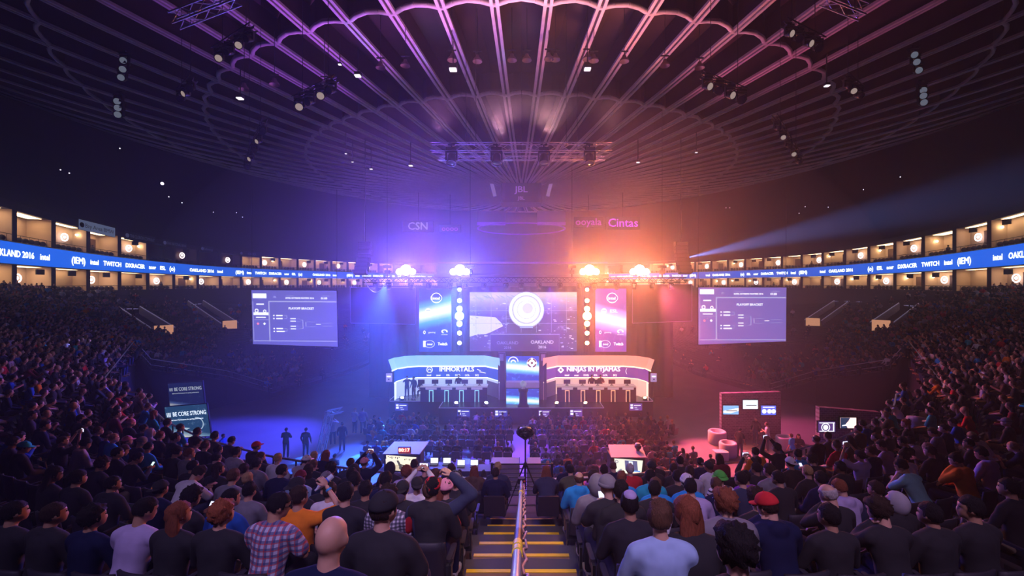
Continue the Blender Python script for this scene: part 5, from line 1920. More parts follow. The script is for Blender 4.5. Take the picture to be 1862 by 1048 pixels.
def hair_mat(c):
    """strands: stretched noise drives both colour and bump"""
    nm = 'hair_' + c
    if nm in MATS:
        return MATS[nm]
    m = mat(nm, HAIRC[c], 0.75, spec=0.2)
    nt = m.node_tree
    b = nt.nodes['Principled BSDF']
    tc = nt.nodes.new('ShaderNodeTexCoord')
    mp = nt.nodes.new('ShaderNodeMapping')
    mp.inputs['Scale'].default_value = (130, 130, 22)
    n = nt.nodes.new('ShaderNodeTexNoise')
    n.inputs['Scale'].default_value = 1.0
    n.inputs['Detail'].default_value = 3
    bp = nt.nodes.new('ShaderNodeBump')
    bp.inputs['Strength'].default_value = 0.9
    bp.inputs['Distance'].default_value = 0.012
    mr = nt.nodes.new('ShaderNodeMapRange')
    mr.inputs['To Min'].default_value = 0.35
    mr.inputs['To Max'].default_value = 1.9
    vm = nt.nodes.new('ShaderNodeVectorMath')
    vm.operation = 'SCALE'
    vm.inputs[0].default_value = HAIRC[c]
    nt.links.new(tc.outputs['Object'], mp.inputs[0])
    nt.links.new(mp.outputs[0], n.inputs['Vector'])
    nt.links.new(n.outputs['Fac'], bp.inputs['Height'])
    nt.links.new(n.outputs['Fac'], mr.inputs['Value'])
    nt.links.new(mr.outputs[0], vm.inputs['Scale'])
    nt.links.new(vm.outputs[0], b.inputs['Base Color'])
    nt.links.new(bp.outputs[0], b.inputs['Normal'])
    return m


def cloth(c):
    return mat('cloth_' + c, CLOTH[c], 0.9, noise_amt=0.15, noise_scale=14, spec=0.15)


def plaid_mat(name, base, c1, c2, scale):
    if name in MATS:
        return MATS[name]
    m = bpy.data.materials.new(name)
    m.use_nodes = True
    nt = m.node_tree
    b = nt.nodes['Principled BSDF']
    b.inputs['Roughness'].default_value = .9
    tc = nt.nodes.new('ShaderNodeTexCoord')
    cur = None
    for axis, sc, colr, thr, off in (('X', scale, c1, .72, 0), ('Z', scale, c1, .72, 0), ('X', scale, c2, .93, 1.6), ('Z', scale, c2, .93, 1.6)):
        w = nt.nodes.new('ShaderNodeTexWave')
        w.bands_direction = axis
        w.inputs['Scale'].default_value = sc
        w.inputs['Phase Offset'].default_value = off
        nt.links.new(tc.outputs['Object'], w.inputs[0])
        g = nt.nodes.new('ShaderNodeMath')
        g.operation = 'GREATER_THAN'
        g.inputs[1].default_value = thr
        nt.links.new(w.outputs['Fac'], g.inputs[0])
        k = nt.nodes.new('ShaderNodeMath')
        k.operation = 'MULTIPLY'
        k.inputs[1].default_value = .75
        nt.links.new(g.outputs[0], k.inputs[0])
        mx = nt.nodes.new('ShaderNodeMix')
        mx.data_type = 'RGBA'
        nt.links.new(k.outputs[0], mx.inputs[0])
        if cur is None:
            mx.inputs[6].default_value = (*base, 1)
        else:
            nt.links.new(cur, mx.inputs[6])
        mx.inputs[7].default_value = (*colr, 1)
        cur = mx.outputs[2]
    nt.links.new(cur, b.inputs['Base Color'])
    MATS[name] = m
    return m


def stripe_mat():
    if 'striped_knit' in MATS:
        return MATS['striped_knit']
    m = bpy.data.materials.new('striped_knit')
    m.use_nodes = True
    nt = m.node_tree
    b = nt.nodes['Principled BSDF']
    b.inputs['Roughness'].default_value = .9
    tc = nt.nodes.new('ShaderNodeTexCoord')
    w = nt.nodes.new('ShaderNodeTexWave')
    w.bands_direction = 'Z'
    w.inputs['Scale'].default_value = 4.6
    nt.links.new(tc.outputs['Object'], w.inputs[0])
    r = nt.nodes.new('ShaderNodeValToRGB')
    r.color_ramp.interpolation = 'CONSTANT'
    r.color_ramp.elements[0].color = (.75, .75, .82, 1)
    r.color_ramp.elements[1].color = (.02, .02, .05, 1)
    r.color_ramp.elements[1].position = .70
    nt.links.new(w.outputs['Fac'], r.inputs[0])
    nt.links.new(r.outputs[0], b.inputs['Base Color'])
    MATS['striped_knit'] = m
    return m


def link(name, me, parent, m=None, mw=None):
    o = bpy.data.objects.new(name, me)
    COL.objects.link(o)
    o.parent = parent
    if mw is not None:
        o.matrix_local = mw
    if m is not None and o.material_slots:
        o.material_slots[0].link = 'OBJECT'
        o.material_slots[0].material = m
    return o


def person(loc, rz, pose='rest', yaw=0, pitch=0, hair='short', hc='dark', top='tee', tc='black', skin=0, hat=None, hatc='black', legc='denim', scale=1.0, label=None, group=None, vox=0.016, topmat=None, hatm=None, shoes=True):
    t = empty('person', label, 'person', loc, rz, group)
    t.scale = (scale,) * 3
    yaw = int(round(yaw / 25.0)) * 25
    pitch = int(round(pitch / 15.0)) * 15
    link('body', body_mesh(pose, yaw, pitch, vox), t, SKINS[skin])
    kind = top
    link({'tee': 'tee_shirt', 'long': 'shirt', 'hoodie': 'hoodie', 'jacket': 'jacket', 'hoodup': 'hoodie'}[kind], top_mesh(pose, kind, vox), t, topmat or cloth(tc))
    if legc:
        link('trousers', trousers_mesh(pose, vox), t, cloth(legc))
    if shoes:
        link('shoes', shoes_mesh(pose), t)
    H = skeleton(pose, yaw, pitch)['head']
    if hair:
        link('hair', hair_mesh(hair), t, hair_mat(hc), H)
    if hat:
        link({'cap': 'cap', 'capback': 'cap', 'beanie': 'beanie', 'bucket': 'bucket_hat', 'kippah': 'skullcap', 'hoodup': 'hood'}[hat], hat_mesh(hat), t, hatm or cloth(hatc), H)
    if top == 'hoodup':
        link('hood', hat_mesh('hoodup'), t, topmat or cloth(tc), H)
    t['_head'] = 0
    del t['_head']
    return t, H
# ================================================================== seating bowl
FD, SL = 5.67, 0.392
TAB = []          # (front x, y, drop, top x, y, drop) for the left half, from the aisle round to behind the stage
for th in (0, 6, 12, 20, 28, 36, 44, 50, 56):
    a = math.radians(th)
    fx, fy = -19.7 * math.sin(a), 30 - 19.7 * math.cos(a)
    if th == 56:
        fx, fy = -17.8, 18.0
    L = 20.3 + 22 * (th / 56) ** 1.2
    ux, uy = -math.sin(a), -math.cos(a)
    w = max(0.0, (th - 36) / 20.0)
    tx, ty = fx + ux * L, fy + uy * L
    tx, ty = tx * (1 - w) + -56.9 * w, ty * (1 - w) + 32 * w
    td = -2.29 * (1 - th / 56) + -0.2 * (th / 56)
    TAB.append((fx, fy, FD - 0.32 * th / 56, tx, ty, td))
TAB += [(-27, 30, 4.9, -62.6, 48, .6), (-26.7, 31, 6.35, -63, 52, .7), (-24.7, 36, 8.2, -65.4, 66, .75), (-22.3, 38.5, 9.9, -65.6, 80, .75),
        (-19.5, 48, 9.95, -60, 110, .75), (-19, 62, 9.95, -42.5, 140, .75), (-8, 76, 9.95, -20, 156, .75)]
COLS = []
for i in range(len(TAB) - 1):
    n = 8 if i < 8 else 10
    for k in range(n):
        f = k / n
        COLS.append([TAB[i][q] * (1 - f) + TAB[i + 1][q] * f for q in range(6)])
COLS.append(list(TAB[-1]))
ROWD = 0.86


def stand_pt(u, d, sg=-1):
    """point on the rake: u = column position (fractional), d = metres back from the front edge; sg=-1 left, +1 right"""
    u = min(max(u, 0), len(COLS) - 1.0001)
    i = int(u)
    f = u - i
    c = [COLS[i][q] * (1 - f) + COLS[i + 1][q] * f for q in range(6)]
    A = Vector((c[0], c[1], CAMZ - c[2]))
    B = Vector((c[3], c[4], CAMZ - c[5]))
    L = (Vector((B.x, B.y, 0)) - Vector((A.x, A.y, 0))).length
    t = min(1.0, d / L)
    p = A.lerp(B, t)
    p.x *= -sg
    return p, L


def row_pt(u, k, sg=-1):
    return stand_pt(u, (k + 0.5) * ROWD, sg)


NROW = 54
M_tread = mat('stand_tread', (0.075, 0.07, 0.085), 0.8, noise_amt=0.3, noise_scale=2)
for sg in (-1, 1):
    mb = MB().mat(M_tread)
    vs, fs = [], []
    NC = len(COLS)
    for i in range(NC):
        _, L = stand_pt(i, 0, sg)
        for k in range(NROW):
            d0, d1 = min(L, k * ROWD), min(L, (k + 1) * ROWD)
            zm = stand_pt(i, (d0 + d1) / 2, sg)[0].z
            a, b = stand_pt(i, d0, sg)[0], stand_pt(i, d1, sg)[0]
            vs += [(a.x, a.y, zm), (b.x, b.y, zm)]
    st = NROW * 2
    for i in range(NC - 1):
        for j in range(st - 1):
            q = (i * st + j, i * st + j + 1, (i + 1) * st + j + 1, (i + 1) * st + j)
            fs.append(q if sg < 0 else q[::-1])
    mb.add(vs, fs)
    # front wall hung with black tarpaulin
    mb.mat(M_drape)
    vs, fs = [], []
    for i in range(NC):
        a = stand_pt(i, 0, sg)[0]
        vs += [(a.x, a.y, 0), (a.x, a.y, a.z + 0.16)]
    fs = [(2 * i, 2 * i + 1, 2 * i + 3, 2 * i + 2) for i in range(NC - 1)]
    mb.add(vs, fs)
    tag(mb.build('wall_stand'), kind='structure')

# thin rail pipes on the front edge of the bowl
for sg in (-1, 1):
    side = 'left' if sg < 0 else 'right'
    for nm, u0, u1, lab in (('front', 0.0, 64.0, 'steel front rail of the near seating bowl curving away ' + side + ' of the stairs'),
                            ('side', 64.0, 104.0, 'steel rail along the lower edge of the ' + side + ' side seats above the black wall')):
        m = MB().mat(M_steel)
        us = [u0 + (u1 - u0) * i / 60 for i in range(61)]
        if nm == 'front':
            us = [max(2.6, u) for u in us]
        tp = [stand_pt(u, 0.05, sg)[0] for u in us]
        for h, r in ((0.98, 0.03), (0.55, 0.018)):
            m.path([p + Vector((0, 0, h)) for p in tp], r, 5)
        if nm == 'front':
            for h in (0.36, 0.18):
                m.path([p + Vector((0, 0, h)) for p in tp], 0.012, 4)
        m.mat(M_dkmetal)
        for p in tp[::2]:
            m.tube(p, p + Vector((0, 0, 0.98)), 0.022, n=5)
        tag(m.build('guard_rail'), lab, 'railing')

# ------------------------------------------------------------------ central stairs
M_step = mat('stair_tread', (0.28, 0.16, 0.11), 0.7, noise_amt=0.3, noise_scale=5)
M_nose = mat('yellow_nosing', (0.95, 0.62, 0.02), 0.5, noise_amt=0.12, noise_scale=9)
st = empty('aisle_stairs', 'central flight of brown steps with bright yellow edges between two seat blocks', 'stairs', (0, 10.3, CAMZ - FD))
for j in range(22):
    z = SL * (0.43 * j + 0.30)
    m = MB().mat(M_step)
    y = -0.43 * j - 0.215
    m.box((0, y, z - 0.25), (1.42, 0.43, 0.5))
    o = m.build('step', parent=st)
    m = MB().mat(M_nose)
    m.box((0, y + 0.185, z + 0.002), (1.42, 0.065, 0.012))
    m.box((0, y + 0.2175, z - 0.03), (1.42, 0.008, 0.07))
    m.build('yellow_edge', parent=o)
m = MB().mat(mat('landing_dark', (0.05, 0.045, 0.05), 0.7))
m.box((0, 0.55, -0.10), (1.9, 1.1, 0.32))
m.build('landing', parent=st)
# stairwell behind the near rail: the retracted steps beyond
fr = empty('landing_rail', 'dark barred guard rail across the foot of the central stairs', 'railing', (0, 11.25, CAMZ - FD + .06))
for x in (-0.77, 0.80):
    m = MB().mat(M_dkmetal)
    m.box((x, 0, 0.44), (0.06, 0.06, 1.0))
    m.build('post', parent=fr)
m = MB().mat(M_dkmetal)
for k in range(8):
    m.tube((-0.77, 0, 0.10 + 0.115 * k), (0.80, 0, 0.10 + 0.115 * k), 0.012 if k < 7 else 0.022, n=6)
m.build('bars', parent=fr)
# handrail down the middle of the stairs
hr = empty('stair_handrail', 'white steel handrail with black and yellow tape running down the middle of the stairs', 'railing', (0, 0, 0))


def hz(y):
    return CAMZ - FD + SL * (10.3 - y) + 0.98


m = MB().mat(mat('handrail_white', (0.78, 0.78, 0.85), 0.22, 0.5))
A, B = Vector((0.005, 10.0, hz(10.0))), Vector((-0.035, 1.2, hz(1.2)))
m.tube(A, B, 0.030, n=14)
m.ball(A, 0.034, 10, 6)
m.build('rail', parent=hr)
M_tapeb, M_tapey = mat('black_tape', (0.02, 0.02, 0.02), 0.5), mat('yellow_tape', (0.95, 0.8, 0.03), 0.5)
def on(y):
    return A.lerp(B, (10.0 - y) / 8.8)
for y0, y1, mm, r in ((3.55, 3.1, M_tapeb, .033), (3.1, 2.95, M_tapey, .036), (2.9, 2.78, M_tapey, .036), (7.5, 7.25, M_tapeb, .034), (7.15, 7.0, M_tapey, .036)):
    MB().mat(mm).tube(on(y0), on(y1), r, n=14).build('tape', parent=hr)
for y in (9.9, 7.8, 5.6, 3.4):
    MB().mat(M_steel).tube((on(y).x, y, hz(y) - 0.98), on(y), 0.022, n=8).build('post', parent=hr)
# cables taped along the handrail
m = MB().mat(mat('pink_cable', (0.55, 0.35, 0.35), 0.5))
pts = [on(9.6 - 0.12 * i) + Vector((0.05 + 0.018 * math.sin(i * 1.7), 0, -0.05 + 0.02 * math.cos(i * 2.3))) for i in range(62)]
m.path(pts, 0.011, 5)
tag(m.build('cable'), 'pale cable strung loosely along the right of the stair handrail', 'cable')

# ------------------------------------------------------------------ round camera on a tripod
tp = empty('camera_tripod', 'black tripod standing on the landing at the foot of the stairs', 'tripod', (0.10, 10.72, CAMZ - FD + .065))
m = MB().mat(M_black)
m.tube((0, 0, 0.50), (0, 0, 1.72), 0.020, n=8)
m.lathe((0, 0, 1.05), [(0.05, 0), (0.055, 0.05), (0.04, 0.10), (0.02, 0.12)], 10)
m.build('centre_column', parent=tp)
for a in (math.radians(200), math.radians(-20), math.radians(95)):
    m = MB().mat(M_black)
    d = Vector((math.cos(a), math.sin(a), 0))
    m.tube(Vector((0, 0, 1.10)) + d * .04, d * 0.28 + Vector((0, 0, .55)), 0.020, 0.017, 8)
    m.tube(d * 0.28 + Vector((0, 0, .55)), d * 0.52 + Vector((0, 0, .01)), 0.014, 0.012, 8)
    m.ball(d * 0.52 + Vector((0, 0, .015)), 0.02, 8, 5)
    m.tube(d * 0.28 + Vector((0, 0, .55)), Vector((0, 0, .62)), 0.008, n=5)
    m.build('leg', parent=tp)
rc_ = empty('round_camera', 'black ball-shaped camera with many lenses on top of the tripod', 'camera', (0.10, 10.72, CAMZ - FD + .065 + 1.72))
m = MB().mat(mat('camera_body_black', (0.015, 0.015, 0.018), 0.3))
m.lathe((0, 0, 0), [(0.02, 0), (0.05, 0.03), (0.12, 0.08), (0.20, 0.14), (0.215, 0.20), (0.20, 0.26), (0.13, 0.31), (0.01, 0.32)], 24)
m.build('body', parent=rc_)
for i in range(12):
    a = 2 * PI * i / 12
    d = Vector((math.cos(a), math.sin(a), 0))
    m = MB().mat(M_dkmetal)
    m.lathe(d * 0.205 + Vector((0, 0, .2)), [(0.035, -.02), (0.037, .02), (0.026, .022), (0.024, .01), (0.001, .014)], 12, axis=d)
    m.box(d * 0.17 + Vector((0, 0, .29)), (.05, .03, .04), Matrix.Rotation(a, 3, 'Z'))
    m.build('lens', parent=rc_)
# small recorder clamped on the rail end
m = MB().mat(M_black)
m.rbox((0.0, 9.95, hz(9.95) + 0.02), (0.16, 0.14, 0.12), 0.03)
m.mat(mat('red_plastic', (0.8, 0.05, 0.05), 0.4)).box((0.07, 9.88, hz(9.95) + .03), (.04, .02, .03))
tag(m.build('recorder_box'), 'small black recorder box with a red tab on the upper end of the handrail', 'device')

# ------------------------------------------------------------------ arena seats
M_seat = mat('seat_plastic_dark', (0.030, 0.028, 0.040), 0.55)
_b = MB().mat(M_seat)
_b.rbox((0, -0.02, 0.42), (0.46, 0.42, 0.07), 0.06)
SEAT_P = _b.mesh('seat_pan')
_b = MB().mat(M_seat)
_rot = Matrix.Rotation(math.radians(-10), 3, 'X')
vs, fs = [], []
for j in range(7):
    for i in range(9):
        x = -.23 + .46 * i / 8
        h = j / 6
        curve = -.05 * (1 - (x / .23) ** 2)
        top = .02 * math.cos(x * 6) if j == 6 else 0
        for o_ in (0, -.03):
            vs.append(Vector((x * (1 - .08 * h), -.22 + curve + o_ - .06 * h, .40 + .46 * h + top)))
for j in range(6):
    for i in range(8):
        a = (j * 9 + i) * 2
        b, c, d = a + 2, a + 20, a + 18
        fs += [(a, b, c, d), (a + 1, d + 1, c + 1, b + 1)]
for i in range(8):
    a = (54 + i) * 2
    fs.append((a, a + 2, a + 3, a + 1))
for j in range(6):
    a = j * 18
    fs.append((a, a + 18, a + 19, a + 1))
    a = (j * 9 + 8) * 2
    fs.append((a, a + 1, a + 19, a + 18))
_b.add(vs, fs, True)
SEAT_B = _b.mesh('backrest')
_b = MB().mat(M_dkmetal)
for s in (-1, 1):
    _b.box((s * .255, -.16, .31), (.03, .30, .06))
    _b.box((s * .255, -.22, .30), (.03, .08, .60))
_b.box((0, -.2, .34), (.5, .04, .05))
SEAT_F = _b.mesh('frame')
SEAT_A = MB().mat(M_seat).rbox((-.255, -.06, .62), (.05, .30, .03), .02).mesh('armrest')
SEAT_A2 = MB().mat(M_seat).rbox((.255, -.06, .62), (.05, .30, .03), .02).mesh('armrest')


def arena_seat(loc, rz, label, group):
    t = empty('arena_seat', label, 'seat', loc, rz, group)
    for nm, me in (('seat', SEAT_P), ('backrest', SEAT_B), ('frame', SEAT_F), ('armrest', SEAT_A), ('armrest', SEAT_A2)):
        o = bpy.data.objects.new(nm, me)
        COL.objects.link(o)
        o.parent = t
    return t


# far rows of seats as one mass (thousands of them)
def seat_quads(mb, p, ang, s=1.0):
    q = Matrix.Rotation(ang, 3, 'Z')
    vs = []
    for x, y, z in ((-.22, -.2, .40), (.22, -.2, .40), (.21, -.28, .84), (-.21, -.28, .84), (-.22, -.16, .40), (.22, -.16, .40), (.21, -.23, .84), (-.21, -.23, .84), (-.22, .18, .45), (.22, .18, .45), (-.22, .18, .40), (.22, .18, .40)):
        vs.append(p + q @ Vector((x, y, z)) * s)
    mb.add(vs, [(0, 3, 2, 1), (4, 5, 6, 7), (3, 7, 6, 2), (4, 8, 9, 5), (8, 10, 11, 9), (0, 10, 8, 4), (1, 5, 9, 11), (0, 4, 7, 3), (1, 2, 6, 5)])


def face_dir(p, tx=0.0, ty=33.0):
    d = Vector((tx - p.x, ty - p.y))
    return math.atan2(-d.x, d.y)


rnd = random.Random(11)
TAKEN = []       # (x, y) of everyone who sits in the bowl
VOMS = []
ROWCACHE = {}


def row_curve(k, sg, n=500):
    key = (k, sg)
    if key not in ROWCACHE:
        pts = []
        for i in range(n + 1):
            u = (len(COLS) - 1) * i / n
            p, L = row_pt(u, k, sg)
            if (k + 0.5) * ROWD < L - 0.3 and p.y > 0.5:
                pts.append(p)
            else:
                pts.append(None)
        ROWCACHE[key] = pts
    return ROWCACHE[key]


def find_seat(px, py, dh=1.17, near_only=True, kmax=None):
    """seat place on the rake whose occupant's head shows at (px, py)"""
    sg = -1 if px < CX else 1
    best = None
    kmax = kmax or (10 if abs(px - CX) < 420 and py >= 1000 else (9 if abs(px - CX) < 500 else 8))
    for k in range(kmax):
        pts = row_curve(k, sg)
        for a, b in zip(pts[:-1], pts[1:]):
            if a is None or b is None:
                continue
            if near_only and a.y > 22:
                break
            xa, xb = CX + FPX * a.x / a.y, CX + FPX * b.x / b.y
            if (xa - px) * (xb - px) <= 0 and xa != xb:
                f = (px - xa) / (xb - xa)
                p = a.lerp(b, f)
                hy = HY + FPX * (CAMZ - p.z - dh) / p.y
                e = abs(hy - py)
                if best is None or e < best[0]:
                    best = (e, p, k, hy, sg)
    return best


# ------------------------------------------------------------------ vomitories with parapets and lit door walls
def surf(px, py, sg):
    """where the sight line through (px,py) meets the rake of the far side stand"""
    best = None
    for k in range(0, 52):
        pts = row_curve(k, sg)
        for a, b in zip(pts[:-1], pts[1:]):
            if a is None or b is None or a.y < 20:
                continue
            xa, xb = CX + FPX * a.x / a.y, CX + FPX * b.x / b.y
            if (xa - px) * (xb - px) <= 0 and xa != xb:
                p = a.lerp(b, (px - xa) / (xb - xa))
                e = abs(HY + FPX * (CAMZ - p.z) / p.y - py)
                if best is None or e < best[0]:
                    best = (e, p, k)
    return best[1]


M_par = mat('parapet_concrete', (0.20, 0.17, 0.20), 0.7)
M_parcap = mat('parapet_steel_cap', (0.75, 0.72, 0.85), 0.4, emit=(0.5, 0.45, 0.8), strength=0.10)
M_vwall = glow('doorway_wall_glow', (1.0, 0.45, 0.25), 0.6)  # warm doorway light put into the wall itself as emission
for (hx, hy_, lx, ly, lab, signs) in ((236, 570, 298, 610, 'sloping entry channel in the left stand, nearer of the two with its lit warm doorway', ((233, 562), (245, 562))),
                                      (356, 556, 418, 598, 'sloping entry channel in the left stand, close to the left projection screen', ((352, 554), (361, 553))),
                                      (1530, 556, 1478, 592, 'sloping entry channel in the right stand, close to the right projection screen', ((1520, 548), (1540, 548), (1562, 549))),
                                      (1652, 562, 1602, 600, 'sloping entry channel in the right stand, the farther one from the screen', ((1650, 556), (1662, 557)))):
    sg = -1 if hx < CX else 1
    hi, lo = surf(hx, hy_, sg), surf(lx, ly, sg)
    d = (lo - hi)
    d.z = 0
    dn = d.normalized()
    sd = Vector((-dn.y, dn.x, 0))
    t = empty('entry_channel', lab, 'stairway')
    for s in (-1, 1):
        a, b = hi + sd * s * 1.0, lo + sd * s * 1.0
        m = MB().mat(M_par)
        w = sd * 0.1
        for z0, z1 in ((-0.6, 0.75),):
            vs = [a - w + Vector((0, 0, z0)), a + w + Vector((0, 0, z0)), b + w + Vector((0, 0, z0)), b - w + Vector((0, 0, z0)),
                  a - w + Vector((0, 0, z1)), a + w + Vector((0, 0, z1)), b + w + Vector((0, 0, z1)), b - w + Vector((0, 0, z1))]
            m.add(vs, [(0, 3, 2, 1), (4, 5, 6, 7), (0, 1, 5, 4), (1, 2, 6, 5), (2, 3, 7, 6), (3, 0, 4, 7)])
        m.build('parapet', parent=t)
        m = MB().mat(M_parcap)
        m.tube(a + Vector((0, 0, .80)), b + Vector((0, 0, .80)), 0.06, n=5)
        m.build('handrail', parent=t)
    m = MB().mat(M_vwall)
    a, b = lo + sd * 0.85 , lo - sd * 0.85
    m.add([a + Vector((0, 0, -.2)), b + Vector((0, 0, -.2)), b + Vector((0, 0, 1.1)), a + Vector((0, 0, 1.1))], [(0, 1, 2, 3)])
    m.mat(M_par).add([p - dn * .1 for p in [a + Vector((0, 0, -.2)), b + Vector((0, 0, -.2)), b + Vector((0, 0, 1.1)), a + Vector((0, 0, 1.1))]], [(0, 1, 2, 3)])
    m.build('glowing_end_wall', parent=t)
    VOMS.append((hi, lo))
    for k, (sx, sy) in enumerate(signs):
        c = surf(sx, sy + 14, sg)
        c.z = CAMZ - (sy - HY) / FPX * c.y
        m = MB().mat(mat('section_sign_face', (0.6, 0.6, 0.8), 0.5, emit=(0.5, 0.45, 0.85), strength=0.35))
        m.rbox(c, (0.48, 0.05, 0.55), 0.04, Matrix.Rotation(PI / 2, 3, 'X') @ Matrix.Identity(3))
        o = tag(m.build('section_sign'), ('first', 'second', 'third')[k] + ' square sign atop the ' + ('left' if sg < 0 else 'right') + ' stand entry ' + ('close to' if 'close' in lab else 'away from') + ' the projection screen', 'sign')
        MB().mat(M_ink).box(c + Vector((0, -.30, 0)), (0.20, 0.01, 0.26)).build('digit', parent=o)
        MB().mat(M_dkmetal).tube(c - Vector((0, 0, .2)), (c.x, c.y, surf(sx, sy + 14, sg).z - .1), 0.03, n=5).build('post', parent=o)


def near_vom(p):
    for hi, lo in VOMS:
        d = lo - hi
        t = max(0, min(1, (p - hi).dot(d) / d.dot(d)))
        if (p - hi.lerp(lo, t)).length < 1.6:
            return True
    return False


# ------------------------------------------------------------------ floor furniture
def pic_panel(name, label, cat, quad_px, y, mface, decorate=None, depth=0.12, legs=True, yb=None):
    """panel given by its four picture corners at distance y (bottom may be nearer: yb)"""
    tl, tr, br, bl = quad_px
    yb = y if yb is None else yb
    TL, TR, BR, BL = P(*tl, y), P(*tr, y), P(*br, yb), P(*bl, yb)
    c = (TL + TR + BR + BL) / 4
    t = empty(name, label, cat, c)
    m = MB().mat(mface)
    m.quad(BL - c, BR - c, TR - c, TL - c)
    m.build('display', parent=t)
    r, u = (TR - TL).normalized(), (TL - BL).normalized()
    n = u.cross(r).normalized()
    if n.y < 0:
        n = -n
    m = MB().mat(M_black)
    o0, o1 = n * .012, n * depth
    e = [BL - c - r * .04 - u * .04, BR - c + r * .04 - u * .04, TR - c + r * .04 + u * .04, TL - c - r * .04 + u * .04]
    m.add([p + o0 for p in e] + [p + o1 for p in e], [(0, 1, 2, 3), (7, 6, 5, 4), (0, 4, 5, 1), (1, 5, 6, 2), (2, 6, 7, 3), (3, 7, 4, 0)])
    if legs:
        for q in (BL, BR):
            m.tube(q - c + n * .06, Vector((q.x, q.y, 0)) - c + n * .06, 0.04, n=6)
    m.build('cabinet', parent=t)
    F = Face(Vector((0, 0, 0)) - n * .004, r, u)
    w, h = (TR - TL).length, (TL - BL).length
    if decorate:
        decorate(F, w, h, t)
    return t


M_core = earth_mat('fitness_banner_picture', (0.02, 0.09, 0.22), (0.22, 0.42, 0.62), 0.18, 0.2, 0.9, 0.62, 1.0, 0.22)
M_cored = earth_mat('fitness_banner_picture_dim', (0.015, 0.03, 0.16), (0.08, 0.15, 0.45), 0.10, 0.2, 0.5, 0.45, 1.0, 0.2)


def core_dec(bright):
    def f(F, w, h, t):
        wm = glow('banner_text_%d' % bright, (0.75, 0.85, 1.0), 1.3 if bright else 0.5)
        mb = MB()
        s = w * .155
        F.text(mb, wm, 'BE CORE STRONG', w * .08, h * .25, s * .92, 0.02, 0.68, 0.008)
        for k in range(4):
            F.rect(mb, wm, -w * .46 + k * w * .026, h * .18, -w * .446 + k * w * .026, h * .32, 0.02)
        F.text(mb, wm, 'Intel core i7 processors for gaming performance', 0, h * .07, w * .042, 0.02, 0.95, 0.005)
        mb.build('lettering', parent=t)
        if bright:
            mb = MB()
            g = glow('banner_figure', (0.45, 0.60, 0.75), 0.9)
            F.disc(mb, g, w * .22, -h * .10, h * .22, r2=h * .19, a0=-70, a1=100, d=0.02)
            F.poly(mb, g, [(-w * .3, -h * .42), (-w * .15, -h * .18), (w * .05, -h * .22), (-w * .1, -h * .30), (-w * .24, -h * .43)], 0.02)
            F.poly(mb, g, [(w * .05, -h * .35), (w * .18, -h * .28), (w * .20, -h * .38), (w * .08, -h * .44)], 0.02)
            mb.build('figure_graphic', parent=t)
    return f


pic_panel('banner_screen', 'tilted dim screen reading BE CORE STRONG, the upper and rear of two', 'screen', ((305, 698), (367, 694), (372, 740), (309, 738)), 27, M_cored, core_dec(0))
pic_panel('banner_screen', 'bright tilted screen reading BE CORE STRONG in front, showing a pale figure', 'screen', ((299, 741), (375, 735), (383, 793), (307, 797)), 25, M_core, core_dec(1))
t = pic_panel('counter_screen', 'low lit counter front at the foot of the bright BE CORE STRONG screen', 'screen', ((352, 802), (387, 797), (390, 815), (356, 824)), 23.5, M_core, None)
F = Face((0, -0.02, 0), (1, 0, 0), (0, 0, 1))
mb = MB()
F.text(mb, glow('banner_text_1', (0.75, 0.85, 1.0), 1.3), 'STRONG', 0, -.05, 0.3, 0.03, 0.8, 0.02)
mb.build('lettering', parent=t)


def game_dec(F, w, h, t):
    mb = MB()
    sky = glow('game_sky', (0.95, 0.85, 0.62), 1.3)
    dk = glow('game_dark', (0.10, 0.09, 0.07), 0.8)
    F.rect(mb, glow('game_ground', (0.75, 0.62, 0.40), 1.1), -w / 2, -h / 2, w / 2, -h * .1, 0.005)
    F.poly(mb, glow('game_wall', (0.85, 0.80, 0.66), 1.2), [(-w / 2, -h * .3), (-w * .1, h * .05), (-w * .1, h * .2), (-w / 2, h * .25)], 0.008)
    r = random.Random(4)
    for k in range(7):
        F.rect(mb, dk, -w * .42 + k * .06 * w, h * .38 - .05 * h * (k % 3), -w * .39 + k * .06 * w, h * .44 - .03 * h * (k % 2), 0.012)
        F.rect(mb, dk, w * .12 + k * .05 * w, h * .25 + .05 * h * (k % 3), w * .15 + k * .05 * w, h * .33 + .03 * h * (k % 2), 0.012)
    F.poly(mb, dk, [(-w * .05, -h * .3), (w * .05, -h * .25), (-w * .08, h * .22), (-w * .14, h * .18)], 0.014)
    F.poly(mb, dk, [(-w * .02, -h * .02), (w * .45, -h * .32), (w * .45, -h * .36), (-w * .02, -h * .10)], 0.014)
    F.disc(mb, dk, -w * .02, -h * .3, h * .12, 0.016, n=12)
    mb.build('game_picture', parent=t)


